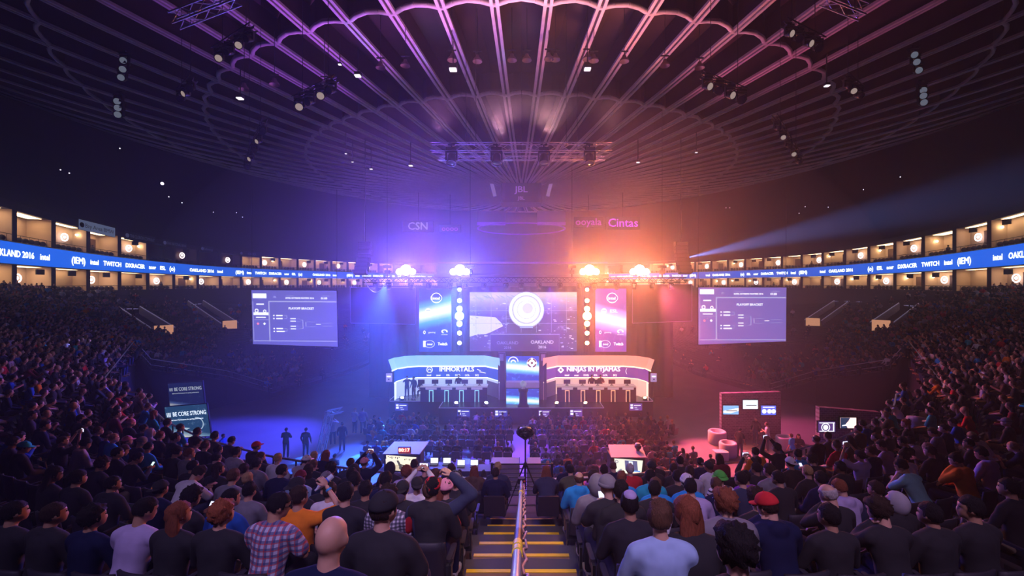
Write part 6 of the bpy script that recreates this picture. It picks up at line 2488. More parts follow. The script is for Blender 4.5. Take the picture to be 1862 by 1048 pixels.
def monitor_cab(px0, px1, ptop, pbot, y, label, dec, pic):
    t = pic_panel('floor_monitor', label, 'monitor', ((px0, ptop), (px1 + 2, ptop + 4), (px1 - 1, pbot), (px0 + 2, pbot - 3)), y, pic, dec, 0.5, False)
    c = t.location
    a, b = P(px0 - 6, ptop - 2, y - .1), P(px1 + 8, ptop - 2, y - .1)
    m = MB().mat(mat('cabinet_side_dark', (0.05, 0.045, 0.06), 0.6))
    m.box(Vector(((a.x + b.x) / 2, y + .45, (a.z) / 2)) - c, ((b.x - a.x), 0.75, a.z))
    m.build('housing', parent=t)
    m = MB().mat(mat('cabinet_top_sheet', (0.75, 0.72, 0.70), 0.6))
    tz = P(0, ptop - 14, y + .9).z
    p = [Vector((a.x, y - .15, a.z + .02)), Vector((b.x, y - .15, a.z + .02)), Vector((b.x + .15, y + 1.3, a.z + .10)), Vector((a.x + .15, y + 1.3, a.z + .10))]
    m.add([q - c for q in p] + [q - c - Vector((0, 0, .05)) for q in p], [(0, 1, 2, 3), (7, 6, 5, 4), (0, 4, 5, 1), (1, 5, 6, 2), (2, 6, 7, 3), (3, 7, 4, 0)])
    m.build('top_sheet', parent=t)
    return t, a.z


tm, tz = monitor_cab(702, 755, 828, 858, 21, 'monitor cabinet on the floor showing a sandy shooter game view, left of the desk', game_dec, glow('game_sky', (0.95, 0.85, 0.62), 1.3))
ck = empty('countdown_clock', 'red digital countdown clock standing on the left monitor cabinet', 'clock', (P(735, 822, 20.95).x, 20.95, tz + 0.17))
m = MB().mat(M_black).box((0, 0.06, 0), (0.62, 0.1, 0.27))
m.mat(glow('clock_panel_red', (0.75, 0.05, 0.04), 0.9)).box((0, 0, 0), (0.56, 0.02, 0.22))
m.build('housing', parent=ck)
mb = MB()
Face((0, -0.02, 0), (1, 0, 0), (0, 0, 1)).text(mb, glow('clock_digit', (1.0, 0.75, 0.55), 2.2), '00:17', 0, 0, 0.24, 0.0, 1, 0.008)
mb.build('lettering', parent=ck)


def stream_dec(F, w, h, t):
    mb = MB()
    F.rect(mb, glow('stream_dark', (0.15, 0.16, 0.35), 0.9), -w * .12, -h * .25, w * .32, h * .42, 0.006)
    F.rect(mb, glow('stream_pale', (0.75, 0.85, 0.95), 1.3), w * .02, -h * .2, w * .16, h * .38, 0.010)
    F.disc(mb, glow('stream_dark', (0.15, 0.16, 0.35), 0.9), -w * .40, h * .30, h * .11, 0.012, r2=h * .07)
    F.disc(mb, glow('stream_skin', (0.45, 0.2, 0.25), 0.9), -w * .02, 0, h * .12, 0.012)
    F.rect(mb, glow('stream_blue', (0.1, 0.3, 0.8), 1.2), -w * .05, -h * .32, w * .4, -h * .24, 0.012)
    F.poly(mb, glow('stream_desk', (0.35, 0.4, 0.5), 0.9), [(-w * .45, -h * .45), (-w * .3, -h * .2), (-w * .22, -h * .2), (-w * .3, -h * .45)], 0.012)
    mb.build('stream_picture', parent=t)


monitor_cab(1117, 1167, 834, 863, 21, 'monitor cabinet on the floor showing a pale broadcast studio view, right of the aisle', stream_dec, glow('stream_bg', (0.85, 0.82, 0.68), 1.3))
c = P(1160, 815, 21.6)
m = MB().mat(M_dkmetal).lathe((c.x, c.y, P(0, 827, 21.6).z), [(0.11, 0), (0.13, 0.02), (0.08, 0.25), (0.16, 0.34), (0.18, 0.42), (0.12, 0.46), (0.01, 0.46)], 14)
m.mat(mat('silver_bits', (0.6, 0.6, 0.6), 0.3, 0.5)).lathe((c.x, c.y, P(0, 827, 21.6).z + .46), [(0.13, 0), (0.13, 0.1), (0.01, 0.1)], 14)
tag(m.build('equipment_light'), 'small dark equipment lamp standing on the right monitor cabinet', 'lamp')

# production desks
def desk(x0, x1, y, z, label, mfront, depth=0.8):
    t = empty('production_desk', label, 'desk', ((x0 + x1) / 2, y, 0))
    w = x1 - x0
    m = MB().mat(mat('desk_laminate', (0.10, 0.10, 0.16), 0.5))
    m.box((0, depth / 2, z - .03), (w, depth, 0.06))
    m.build('table_top', parent=t)
    m = MB().mat(mfront)
    n = int(w * 8)
    vs = []
    for i in range(n + 1):
        x = -w / 2 + w * i / n
        yy = -0.02 + 0.02 * math.sin(i * 1.7)
        vs += [(x, yy, 0), (x, yy, z - .01)]
    m.add(vs, [(2 * i, 2 * i + 2, 2 * i + 3, 2 * i + 1) for i in range(n)], True)
    m.build('front_cloth', parent=t)
    for s in (-1, 1):
        for d in (0.05, depth - .05):
            MB().mat(M_dkmetal).tube((s * (w / 2 - .05), d, 0), (s * (w / 2 - .05), d, z - .04), 0.02, n=6).build('leg', parent=t)
    return t


M_fcloth = mat('desk_skirt_navy', (0.05, 0.07, 0.20), 0.8)
yd = 20.6
desk(P(762, 0, yd).x, P(822, 0, yd).x, yd, 1.25, 'production desk with navy skirt right beside the left monitor cabinet', M_fcloth)
desk(P(826, 0, yd).x, P(892, 0, yd).x, yd, 1.15, 'production desk with navy skirt just left of the pale flight cases', M_fcloth)
# laptops and screens on them
lst = [(789, 815, 1.25, 'pale lit laptop on the desk beside the left monitor cabinet'), (812, 812, 1.25, 'second lit laptop on the desk beside the left monitor cabinet'),
       (838, 826, 1.15, 'white lit laptop at the left end of the middle desk'), (862, 806, 1.15, 'upright white tablet screen on the middle desk')]
for k, (px, py, z, lab) in enumerate(lst):
    x = P(px, 0, yd + .5).x
    t = empty('laptop', lab, 'laptop', (x, yd + .5, z))
    m = MB().mat(M_dkmetal).rbox((0, 0, .015), (.38, .26, .03), .02)
    m.build('keyboard_base', parent=t)
    m = MB().mat(M_dkmetal).box((0, .14, .16), (.40, .02, .28), Matrix.Rotation(-.15, 3, 'X'))
    m.mat(glow('laptop_screen', (0.75, 0.80, 1.0), 1.6)).box((0, .12, .16), (.36, .01, .24), Matrix.Rotation(-.15, 3, 'X'))
    m.build('display', parent=t)
# pale flight cases in the middle
for (x0, x1, p0, p1, y, lab) in ((893, 944, 828, 858, 19.6, 'large pale road case in front of the production desks, left of the tripod'), (959, 984, 828, 858, 19.6, 'pale road case just right of the tripod')):
    a, b = P(x0, p1, y), P(x1, p0, y)
    t = empty('flight_case', lab, 'case', ((a.x + b.x) / 2, y, 0))
    w = b.x - a.x
    h = 1.75
    m = MB().mat(mat('flight_case_pale', (0.48, 0.46, 0.58), 0.5))
    m.box((0, 0.45, h / 2 + .1), (w, 0.9, h))
    m.build('body', parent=t)
    m = MB().mat(M_steel)
    for s in (-1, 1):
        for yy in (0, .9):
            m.box((s * w / 2, yy, h / 2 + .1), (.05, .05, h + .02))
        m.box((0, 0.0, .1 + (h if s > 0 else 0)), (w, .05, .05))
    m.box((0, -0.01, h * .72), (w * .98, .02, .03))
    m.build('edge_trim', parent=t)
    for s in (-.6, .6):
        MB().mat(M_black).tube((s * w / 2 - .03, 0.1, .06), (s * w / 2 + .03, 0.1, .06), 0.06).build('wheel', parent=t)
# chairs and people there come with the crowd; low steps behind the landing rail
m = MB().mat(mat('retracted_seat_front', (0.16, 0.13, 0.20), 0.7))
for k in range(5):
    m.box((0.0, 12.4 + .55 * k, (3.3 - .55 * k) / 2), (2.2, 0.55, 3.3 - .55 * k))
tag(m.build('access_steps'), 'broad grey steps going down beyond the landing rail', 'stairs')

# light tower left of the floor crowd
A, B = P(578, 846, 24), P(599, 752, 24)
A.z = 0
t = empty('light_tower', 'leaning silver truss tower with a lamp arm, left of the floor audience', 'truss tower', A)
m = MB().mat(M_truss)
truss_mesh(m, Vector((0, 0, 0.05)), B - A, 0.34, 0.34, 0.03, 0.45, up=Vector((0, 1, 0)))
m.build('mast', parent=t)
m = MB().mat(M_truss)
truss_mesh(m, B - A + Vector((-.15, 0, 0)), P(622, 746, 24) - A, 0.25, 0.25, 0.025, 0.3)
m.build('arm', parent=t)
m = MB().mat(M_dkmetal)
m.tube(P(575, 846, 24) - A, P(600, 790, 24.4) - A, 0.02)
m.box((0, 0, .02), (1.1, 1.1, .04))
m.build('base', parent=t)

# brick-faced booths at the right with screens
def brick(name):
    if name in MATS:
        return MATS[name]
    m = bpy.data.materials.new(name)
    m.use_nodes = True
    nt = m.node_tree
    b = nt.nodes['Principled BSDF']
    tc = nt.nodes.new('ShaderNodeTexCoord')
    mp = nt.nodes.new('ShaderNodeMapping')
    mp.inputs['Rotation'].default_value = (PI / 2, 0, 0)
    br_ = nt.nodes.new('ShaderNodeTexBrick')
    br_.inputs['Scale'].default_value = 2.2
    br_.inputs['Color1'].default_value = (0.30, 0.20, 0.24, 1)
    br_.inputs['Color2'].default_value = (0.18, 0.12, 0.16, 1)
    br_.inputs['Mortar'].default_value = (0.42, 0.36, 0.42, 1)
    nt.links.new(tc.outputs['Object'], mp.inputs[0])
    nt.links.new(mp.outputs[0], br_.inputs[0])
    nt.links.new(br_.outputs[0], b.inputs['Base Color'])
    b.inputs['Roughness'].default_value = .8
    MATS[name] = m
    return m


def brick_booth(corners, y, label):
    tl, tr, br_, bl_ = [P(a, b, y) for a, b in corners]
    t = empty('brick_booth', label, 'booth', ((tl.x + tr.x) / 2, y, 0))
    c = t.location
    m = MB().mat(brick('brick_print'))
    f = [Vector((tl.x, y, 0)), Vector((tr.x, y, 0)), tr, tl]
    m.add([p - c for p in f] + [p - c + Vector((0, .3, 0)) for p in f], [(0, 1, 2, 3), (7, 6, 5, 4), (0, 4, 5, 1), (1, 5, 6, 2), (2, 6, 7, 3), (3, 7, 4, 0)])
    m.build('brick_wall', parent=t)
    return t


brick_booth(((1312, 716), (1420, 713), (1420, 800), (1312, 800)), 28, 'brick patterned wall carrying three screens, right of the floor audience')
brick_booth(((1490, 741), (1600, 750), (1600, 800), (1487, 800)), 22.5, 'brick patterned wall carrying two screens, near the right seats')
for k, (x0, y0, x1, y1, yy, lab, kind) in enumerate(((1315, 738, 1343, 754, 27.8, 'bright blue and white screen on the first brick wall, left one', 0), (1351, 728, 1378, 744, 27.8, 'bright sky-coloured screen on the first brick wall, the higher middle one', 1),
                                                      (1384, 738, 1411, 755, 27.8, 'blue screen with white shapes on the first brick wall, right one', 2), (1488, 767, 1519, 786, 22.3, 'screen with white rings on the second brick wall', 3), (1528, 760, 1557, 779, 22.3, 'screen glowing peach and cyan on the second brick wall', 4))):
    base = [glow('wall_tv_a', (0.15, 0.45, 0.95), 1.4), glow('wall_tv_b', (0.65, 0.80, 1.0), 1.6), glow('wall_tv_c', (0.10, 0.15, 0.9), 1.2), glow('wall_tv_d', (0.12, 0.05, 0.25), 0.9), glow('wall_tv_e', (1.0, 0.62, 0.60), 1.7)][kind]
    t, F, w, h = screen('wall_television', lab, x0, y0, x1, y1, yy, base, 'television', 0.08, 0.04)
    t['group'] = 'screens on the brick walls'
    mb = MB()
    if kind in (0, 1):
        F.poly(mb, W_, [(-w * .5, -h * .1), (w * .5, h * .25), (w * .5, -h * .1), (0, -h * .35), (-w * .5, -h * .3)] if kind == 0 else [(-w * .5, -h * .45), (w * .5, -h * .45), (w * .5, -h * .2), (-w * .5, -h * .15)], 0.01)
        F.rect(mb, glow('game_dark', (0.1, 0.09, 0.07), .8), -w * .3, -h * .12, w * .4, -h * .04, 0.015)
    elif kind == 2:
        for dx in (-.3, 0.05, .33):
            F.disc(mb, W_, dx * w, -h * .1, h * .24, 0.012)
        F.rect(mb, W_, -w * .4, h * .28, w * .4, h * .38, 0.012)
    elif kind == 3:
        F.disc(mb, W_, -w * .08, -h * .05, h * .42, 0.010, r2=h * .34)
        F.disc(mb, W_, -w * .08, -h * .05, h * .24, 0.012)
        F.rect(mb, W_, w * .35, -h * .45, w * .42, h * .4, 0.012)
        F.rect(mb, W_, -w * .45, h * .34, w * .45, h * .42, 0.012)
        F.rect(mb, W_, -w * .45, -h * .45, w * .42, -h * .38, 0.012)
    else:
        F.poly(mb, glow('wall_tv_dark', (0.03, 0.06, 0.15), .8), [(-w * .5, -h * .5), (-w * .05, -h * .5), (-w * .18, -h * .1), (0, h * .2), (w * .1, h * .5), (-w * .5, h * .5)], 0.01)
        F.poly(mb, glow('laptop_screen', (0.75, 0.80, 1.0), 1.6), [(-w * .4, -h * .2), (-w * .05, -h * .1), (-w * .05, -h * .25), (-w * .4, -h * .3)], 0.015)
    mb.build('picture', parent=t)
# white tub sofas
for k, (px, py, r, lab) in enumerate(((1304, 785, .55, 'round white tub seat on the floor below the first brick wall, rear one'), (1324, 806, .50, 'round white tub seat in front of the rear one, beside the right crowd'), (1310, 812, .3, 'small white cube stool between the two tub seats'), (1425, 795, .45, 'pale round tub seat among people right of the first brick wall'))):
    y = 781 * (CAMZ - .75) / (py - HY)
    c = P(px, py, y)
    m = MB().mat(mat('tub_white', (0.75, 0.70, 0.85), 0.5))
    if k == 2:
        m.rbox((c.x, c.y, .24), (.8, .5, .48), .1)
    else:
        m.lathe((c.x, c.y, 0), [(r * .9, 0), (r, .15), (r, .72), (r * .9, .8), (r * .66, .78), (r * .62, .45), (0.01, .45)], 28)
        m.mat(mat('tub_cushion', (0.25, 0.08, 0.18), 0.7)).lathe((c.x, c.y, .45), [(r * .6, 0), (r * .55, .06), (.01, .08)], 24)
    tag(m.build('tub_seat'), lab, 'seat')
# blue lit demo tables
for (px, py, w, y, lab) in ((1500, 812, 2.4, 20.5, 'table under a glowing blue cloth in front of the second brick wall'), (402, 792, 1.6, 23.5, 'small table with blue glow beside the BE CORE STRONG screen')):
    c = P(px, py, y)
    t = empty('demo_table', lab, 'table', (c.x, c.y, 0))
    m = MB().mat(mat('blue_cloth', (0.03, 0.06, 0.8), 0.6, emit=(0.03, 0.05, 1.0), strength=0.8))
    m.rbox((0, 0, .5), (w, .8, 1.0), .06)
    m.build('table_cloth', parent=t)
    m = MB().mat(glow('blue_table_lamp', (0.2, 0.35, 1.0), 3.0)).ball((w * .3, -.1, 1.15), .1)
    m.mat(M_dkmetal).tube((w * .3, -.1, 1.0), (w * .3, -.1, 1.1), .03)
    m.build('table_lamp', parent=t)
t = empty('tower_drape', 'tall pale grey covered stand beside the right front seats', 'covered stand', P(1667, 800, 14.5))
m = MB().mat(mat('pale_drape_cover', (0.42, 0.35, 0.42), 0.9))
n = 20
m.lathe((0, 0, 0), [(.62, -1.3), (.55, -.6), (.42, .1), (.30, .62), (.27, .74), (.01, .78)], 20)
m.build('cover', parent=t)
# ================================================================== near audience, one by one
# (px, py, pose, head yaw, head pitch, hair, hair colour, top, top colour, skin, hat, hat colour)   yaw > 0 looks right
NEAR = [
 (23,770,'rest',25,15,'short','black','jacket','black',1,'cap','teal'), (67,784,'lap',25,15,'short','brown','jacket','navy',0,None,None), (50,766,'rest',25,0,'short','black','jacket','black',1,None,None),
 (70,754,'rest',25,0,'short','black','long','navy',1,None,None), (107,760,'up',25,0,'buzz','brown','tee','charcoal',0,None,None), (92,744,'rest',0,0,'short','black','jacket','black',1,None,None),
 (102,786,'face',25,15,'short','black','jacket','charcoal',1,None,None), (136,803,'lap',25,15,'bowl','black','hoodie','lightgrey',1,None,None), (150,788,'rest',25,0,'short','black','tee','black',1,None,None),
 (172,785,'rest',25,0,'short','brown','long','navy',0,None,None), (195,785,'rest',0,0,'short','dark','tee','blue',1,None,None), (181,817,'lean',25,15,'buzz','brown','tee','charcoal',0,None,None),
 (164,845,'lap',25,15,'curly','dark','jacket','charcoal',1,None,None), (130,878,'rest',25,0,'bowl','black','long','black',1,None,None), (22,818,'rest',0,0,'short','black','jacket','black',2,None,None),
 (140,766,'rest',25,0,'short','dark','jacket','charcoal',1,None,None), (209,950,'lap',25,15,'short','black','long','lavender',1,None,None), (194,886,'rest',25,0,'short','black','jacket','black',1,None,None),
  (84,868,'rest',25,15,'long','black','long','black',2,None,None), 
 (40,965,'rest',25,0,'short','black','long','black',1,None,None), (96,958,'rest',25,0,'short','dark','jacket','black',1,None,None), (152,960,'rest',25,0,'curly','black','long','navy',1,None,None),
 (206,775,'rest',25,0,'short','dark','long','maroon',0,None,None), (210,799,'rest',25,0,'bun','blond','jacket','brightblue',0,None,None), (224,793,'rest',25,0,'short','brown','jacket','brightblue',0,'cap','pink'),
 (232,779,'rest',25,0,None,'dark','tee','black',0,'beanie','pink'), (236,802,'lap',25,15,None,'dark','tee','black',0,'beanie','grey'), (250,811,'rest',0,0,'buzz','black','long','brightblue',1,None,None),
 (268,791,'rest',25,0,None,'dark','hoodup','lightgrey',1,None,None), (285,802,'rest',0,0,'short','auburn','long','black',0,None,None), (229,846,'phone',25,15,'short','black','long','black',1,None,None),
 (307,832,'lap',25,15,'bowl','black','long','black',1,None,None), (316,862,'lean',25,30,'quiff','dark','tee','white',0,None,None), (281,886,'rest',0,0,'short','black','jacket','navy',1,'capback','black'),
 (344,856,'rest',25,0,'short','black','jacket','charcoal',1,None,None), (337,834,'rest',25,0,'short','auburn','long','grey',0,None,None), (349,812,'lap',25,0,'short','black','long','white',1,None,None),
 (365,822,'rest',0,0,'short','brown','tee','charcoal',0,None,None), (322,786,'rest',25,0,'short','dark','tee','brightblue',1,None,None), (312,804,'rest',25,0,'short','dark','jacket','black',1,None,None),
 (380,846,'face',0,0,'short','black','jacket','black',0,None,None), (353,798,'rest',0,0,'short','dark','jacket','black',1,None,None), (390,824,'rest',0,0,'short','black','jacket','charcoal',1,None,None),
 (205,832,'rest',25,0,'short','black','jacket','black',1,None,None), (319,912,'phone',25,15,'curly','black','long','black',1,None,None), (313,968,'rest',25,0,'long','auburn','long','black',0,None,None),
 (408,884,'lap',0,0,'short','brown','long','grey',0,None,None), (424,819,'rest',0,0,'short','black','jacket','lightgrey',1,None,None), (412,854,'rest',25,0,'long','dark','jacket','black',0,None,None),
 (461,818,'rest',25,0,'short','dark','jacket','black',0,'cap','red'), (478,830,'rest',25,0,'short','brown','tee','charcoal',0,None,None), (461,847,'rest',0,0,'short','black','hoodie','grey',1,None,None),
 (473,874,'rest',0,0,'short','blond','jacket','black',0,None,None), (492,862,'lap',25,0,'short','black','jacket','navy',1,None,None), (508,842,'rest',0,0,'short','blond','tee','white',0,None,None),
 (532,845,'lean',25,0,'short','dark','tee','lightgrey',0,'cap','white'), (550,852,'rest',0,0,'short','brown','tee','charcoal',0,None,None), (536,872,'rest',0,0,None,'dark','tee','lightblue',0,'beanie','maroon'),
 (555,870,'rest',0,0,'short','dark','long','navy',0,'capback','grey'), (556,896,'rest',25,0,'short','black','hoodie','charcoal',0,'capback','black'), (446,903,'rest',0,0,'short','black','long','grey',0,None,None),
 (577,856,'rest',0,0,'long','dark','long','charcoal',0,None,None), (596,858,'rest',0,0,'curly','black','jacket','black',1,None,None), (590,886,'rest',25,0,'short','brown','tee','black',0,None,None),
 (397,930,'lap',25,0,'short','black','tee','blue',0,None,None), (473,938,'lap',50,15,'short','black','tee','plaid1',1,None,None), (600,924,'drink',25,0,'short','dark','tee','orange',0,None,None),
 (620,862,'rest',0,0,None,'dark','hoodup','black',1,None,None), (649,886,'rest',0,0,'quiff','black','tee','black',1,None,None), (661,847,'up',0,0,'short','brown','jacket','navy',0,'cap','pink'),
 (682,893,'rest',0,0,'short','black','tee','black',1,None,None), (693,872,'rest',0,0,'short','brown','tee','charcoal',0,None,None), (708,884,'rest',0,0,'short','black','tee','navy',1,None,None),
 (707,862,'rest',0,0,None,'dark','hoodup','charcoal',1,None,None), (736,872,'rest',0,0,'curly','auburn','tee','lavender',0,None,None), (770,862,'rest',-25,15,'short','black','long','black',0,'cap','black'),
 (789,868,'rest',0,0,'short','brown','long','white',0,None,None), (771,884,'up',-25,0,'short','dark','long','white',0,'capback','black'), (790,890,'rest',0,0,'short','dark','long','charcoal',0,'beanie','pink'),
 (776,890,'rest',0,0,'long','auburn','long','black',0,None,None), (733,900,'rest',0,0,'short','dark','tee','black',1,'capback','black'), (664,911,'rest',0,0,'short','black','tee','charcoal',0,None,None),
 (682,917,'rest',25,0,'curly','dark','tee','plaid2',0,None,None), (792,917,'hathand',0,0,'short','brown','jacket','denim',0,None,None), (744,975,'rest',25,0,'short','dark','tee','black',0,'cap','black'),
 (663,1030,'rest',0,0,None,'brown','tee','navy',0,None,None), (805,880,'rest',0,0,'short','black','long','black',1,None,None), (849,884,'rest',0,0,'short','brown','tee','black',0,'capback','grey'),
 (834,900,'rest',0,0,'short','black','tee','red',1,'cap','red'), (875,898,'rest',0,0,'short','black','jacket','black',1,None,None), (368,1040,'rest',25,0,'curly','red','long','black',0,None,None),
 (1030,872,'rest',0,0,'fringe','brown','hoodie','brightblue',0,None,None), (1083,875,'rest',25,0,'pony','dark','long','black',0,None,None), (1132,877,'rest',25,0,'short','auburn','tee','brightblue',0,None,None),
 (1170,862,'rest',0,0,'short','grey','tee','red',0,None,None), (1104,893,'rest',0,0,None,'dark','hoodup','grey',0,None,None), (1189,860,'rest',0,0,'short','dark','long','black',0,'cap','black'),
 (1206,861,'rest',0,0,'short','dark','long','charcoal',1,None,None), (1182,878,'rest',0,0,'bowl','black','hoodie','teal',1,None,None), (1211,890,'rest',-25,0,'short','brown','tee','brightblue',0,None,None),
 (1258,866,'rest',0,0,'short','dark','tee','lightgrey',0,None,None), (1251,884,'rest',0,0,'short','dark','tee','brightblue',0,'beanie','white'), (1268,898,'lap',25,0,'short','black','tee','lavender',0,None,None),
 (1293,850,'rest',-25,0,'short','black','tee','white',2,'cap','black'), (1151,892,'rest',25,0,'short','black','jacket','black',1,None,None), (1122,897,'rest',0,0,'short','dark','long','maroon',0,None,None),
 (1064,910,'phone',-25,0,None,'dark','tee','charcoal',0,'beanie','grey'), (1090,918,'rest',0,0,'short','black','long','charcoal',1,'kippah','lavender'), (1156,958,'rest',25,0,'quiff','brown','long','lightblue',0,None,None),
 (1251,952,'lap',-25,0,'long','auburn','jacket','black',0,None,None), (1122,917,'rest',0,0,'short','black','jacket','black',0,None,None), 
 (1322,868,'rest',0,0,'short','dark','long','stripe',0,'bucket','green'), (1351,892,'lap',-25,0,'short','black','long','denim',0,None,None), (1357,868,'rest',0,0,'short','black','tee','purple',1,None,None),
 (1332,930,'rest',-25,0,'curly','auburn','hoodie','grey',0,None,None), (1401,868,'rest',-25,0,'quiff','dark','hoodie','grey',0,None,None), (1443,853,'rest',0,0,'short','black','tee','black',1,'capback','white'),
 (1475,868,'rest',0,0,'buzz','blond','tee','black',0,None,None), (1535,858,'rest',-25,0,'short','black','jacket','black',2,None,None), (1490,838,'phone',-25,0,'curly','dark','long','black',0,None,None),
 (1527,822,'rest',0,0,'short','brown','tee','red',0,None,None), (1531,914,'facel',-25,15,'fringe','grey','long','black',0,None,None), (1415,936,'facel',-25,15,'short','dark','hoodie','navy',0,'cap','red'),
 (1384,914,'rest',0,0,'curly','dark','long','black',0,None,None), (1349,1026,'rest',-25,0,'curly','black','long','black',0,None,None), (1519,1038,'rest',-25,0,'short','black','long','black',1,None,None),
 (1572,900,'lap',-25,15,'short','auburn','hoodie','lavender',0,None,None), (1415,826,'up',-25,0,'short','black','long','black',1,None,None), (1456,826,'rest',0,0,'short','black','tee','brightblue',1,None,None),
 (1490,812,'rest',0,0,'fringe','brown','long','charcoal',1,None,None), (1567,822,'up',-25,0,'short','black','tee','lavender',1,'capback','black'), (1622,812,'phone',-25,15,'short','black','tee','lavender',1,None,None),
 (1658,812,'lap',-25,15,'short','black','tee','charcoal',1,None,None), (1661,848,'face',-50,0,'bun','black','jacket','lightblue',2,None,None), (1680,864,'hide',-25,15,'short','black','tee','aqua',1,None,None),
 (1722,802,'rest',-25,0,'short','black','jacket','navy',0,None,None), (1732,834,'lean',-25,15,'short','blond','long','black',0,None,None), (1696,766,'rest',0,0,'short','black','tee','teal',1,None,None),
 (1715,770,'lap',-25,15,'short','black','hoodie','grey',1,None,None), (1762,856,'facel',-25,15,'short','black','hoodie','orange',0,None,None), (1808,826,'lap',-25,15,'short','black','hoodie','lavender',1,None,None),
 (1632,770,'rest',-25,0,'short','dark','long','black',0,None,None), (1618,779,'rest',0,0,'short','dark','jacket','black',1,None,None), (1654,782,'rest',-25,0,'long','auburn','long','black',0,None,None),
 (1750,766,'phone',-25,15,'short','black','tee','blue',1,None,None), (1786,768,'face',-25,0,'short','dark','long','black',0,None,None), (1838,792,'rest',-25,0,'short','grey','long','black',0,'cap','grey'),
 (1772,812,'rest',-25,0,'short','black','long','black',1,None,None), (1580,888,'rest',-25,0,'short','dark','long','denim',0,None,None), (1640,910,'rest',-25,0,None,'dark','jacket','black',0,'hoodup','lightgrey'),
 (1779,930,'rest',-50,0,'short','black','long','black',1,None,None), (1640,998,'facel',-25,15,'curly','dark','long','black',0,None,None), (1850,900,'rest',-25,0,'short','black','long','charcoal',1,None,None),
 (1700,975,'rest',-25,0,'short','black','jacket','black',1,None,None),  
  (1600,790,'rest',-25,0,'short','brown','long','charcoal',0,None,None), (1566,778,'rest',-25,0,'short','dark','jacket','black',1,None,None),
 (1510,795,'rest',0,0,'short','brown','tee','grey',0,None,None), (1590,822,'rest',-25,0,'short','dark','jacket','navy',1,None,None), (1700,830,'rest',-25,0,'short','dark','long','black',1,None,None),
 (435,868,'rest',0,0,'short','dark','jacket','charcoal',1,None,None), (255,770,'rest',25,0,'short','black','jacket','black',1,None,None), (632,905,'rest',0,0,'short','dark','tee','white',0,None,None),
 (630,878,'rest',0,0,'short','black','jacket','black',1,None,None), (820,862,'rest',0,0,'short','dark','long','charcoal',0,None,None), (751,856,'rest',0,0,'short','dark','long','lavender',0,None,None),
 (1235,872,'rest',0,0,'short','black','long','black',1,None,None), (1305,880,'rest',0,0,'short','brown','tee','navy',0,None,None), (1430,885,'lap',-25,0,'short','black','long','black',1,None,None),
 (1377,850,'up',-25,0,'short','black','long','black',1,None,None), (1500,880,'rest',0,0,'short','black','jacket','navy',1,None,None), (1100,862,'rest',0,0,'short','black','long','navy',1,None,None),
]
CN = {'plaid1': 'blue plaid', 'plaid2': 'checked', 'stripe': 'striped', 'lightgrey': 'light grey', 'brightblue': 'bright blue', 'lightblue': 'light blue', 'denim': 'denim blue'}
HN = {'short': 'short %s hair', 'buzz': 'cropped %s hair', 'quiff': 'swept-up %s hair', 'curly': 'curly %s hair', 'long': 'long %s hair', 'bowl': 'thick %s hair', 'bun': '%s hair bun', 'fringe': 'thinning %s hair', 'pony': '%s ponytail'}
TN = {'tee': 'tee', 'long': 'top', 'hoodie': 'hoodie', 'jacket': 'jacket', 'hoodup': 'raised hood'}
OR = ['first', 'second', 'third', 'fourth', 'fifth', 'sixth', 'seventh', 'eighth', 'ninth', 'tenth', 'eleventh', 'twelfth', 'thirteenth', 'fourteenth', 'fifteenth', 'sixteenth', 'seventeenth', 'eighteenth', 'nineteenth', 'twentieth'] + ['far'] * 30
PLAID1 = plaid_mat('plaid_blue_red', (.50, .50, .66), (.04, .05, .18), (.45, .03, .05), 5.5)
PLAID2 = plaid_mat('plaid_black_white', (.62, .60, .72), (.03, .03, .07), (.03, .03, .07), 8)

placed = []
for e in NEAR:
    r = find_seat(e[0], e[1])
    if r is None:
        continue
    placed.append([r[4], r[2], r[1], e, r[0]])
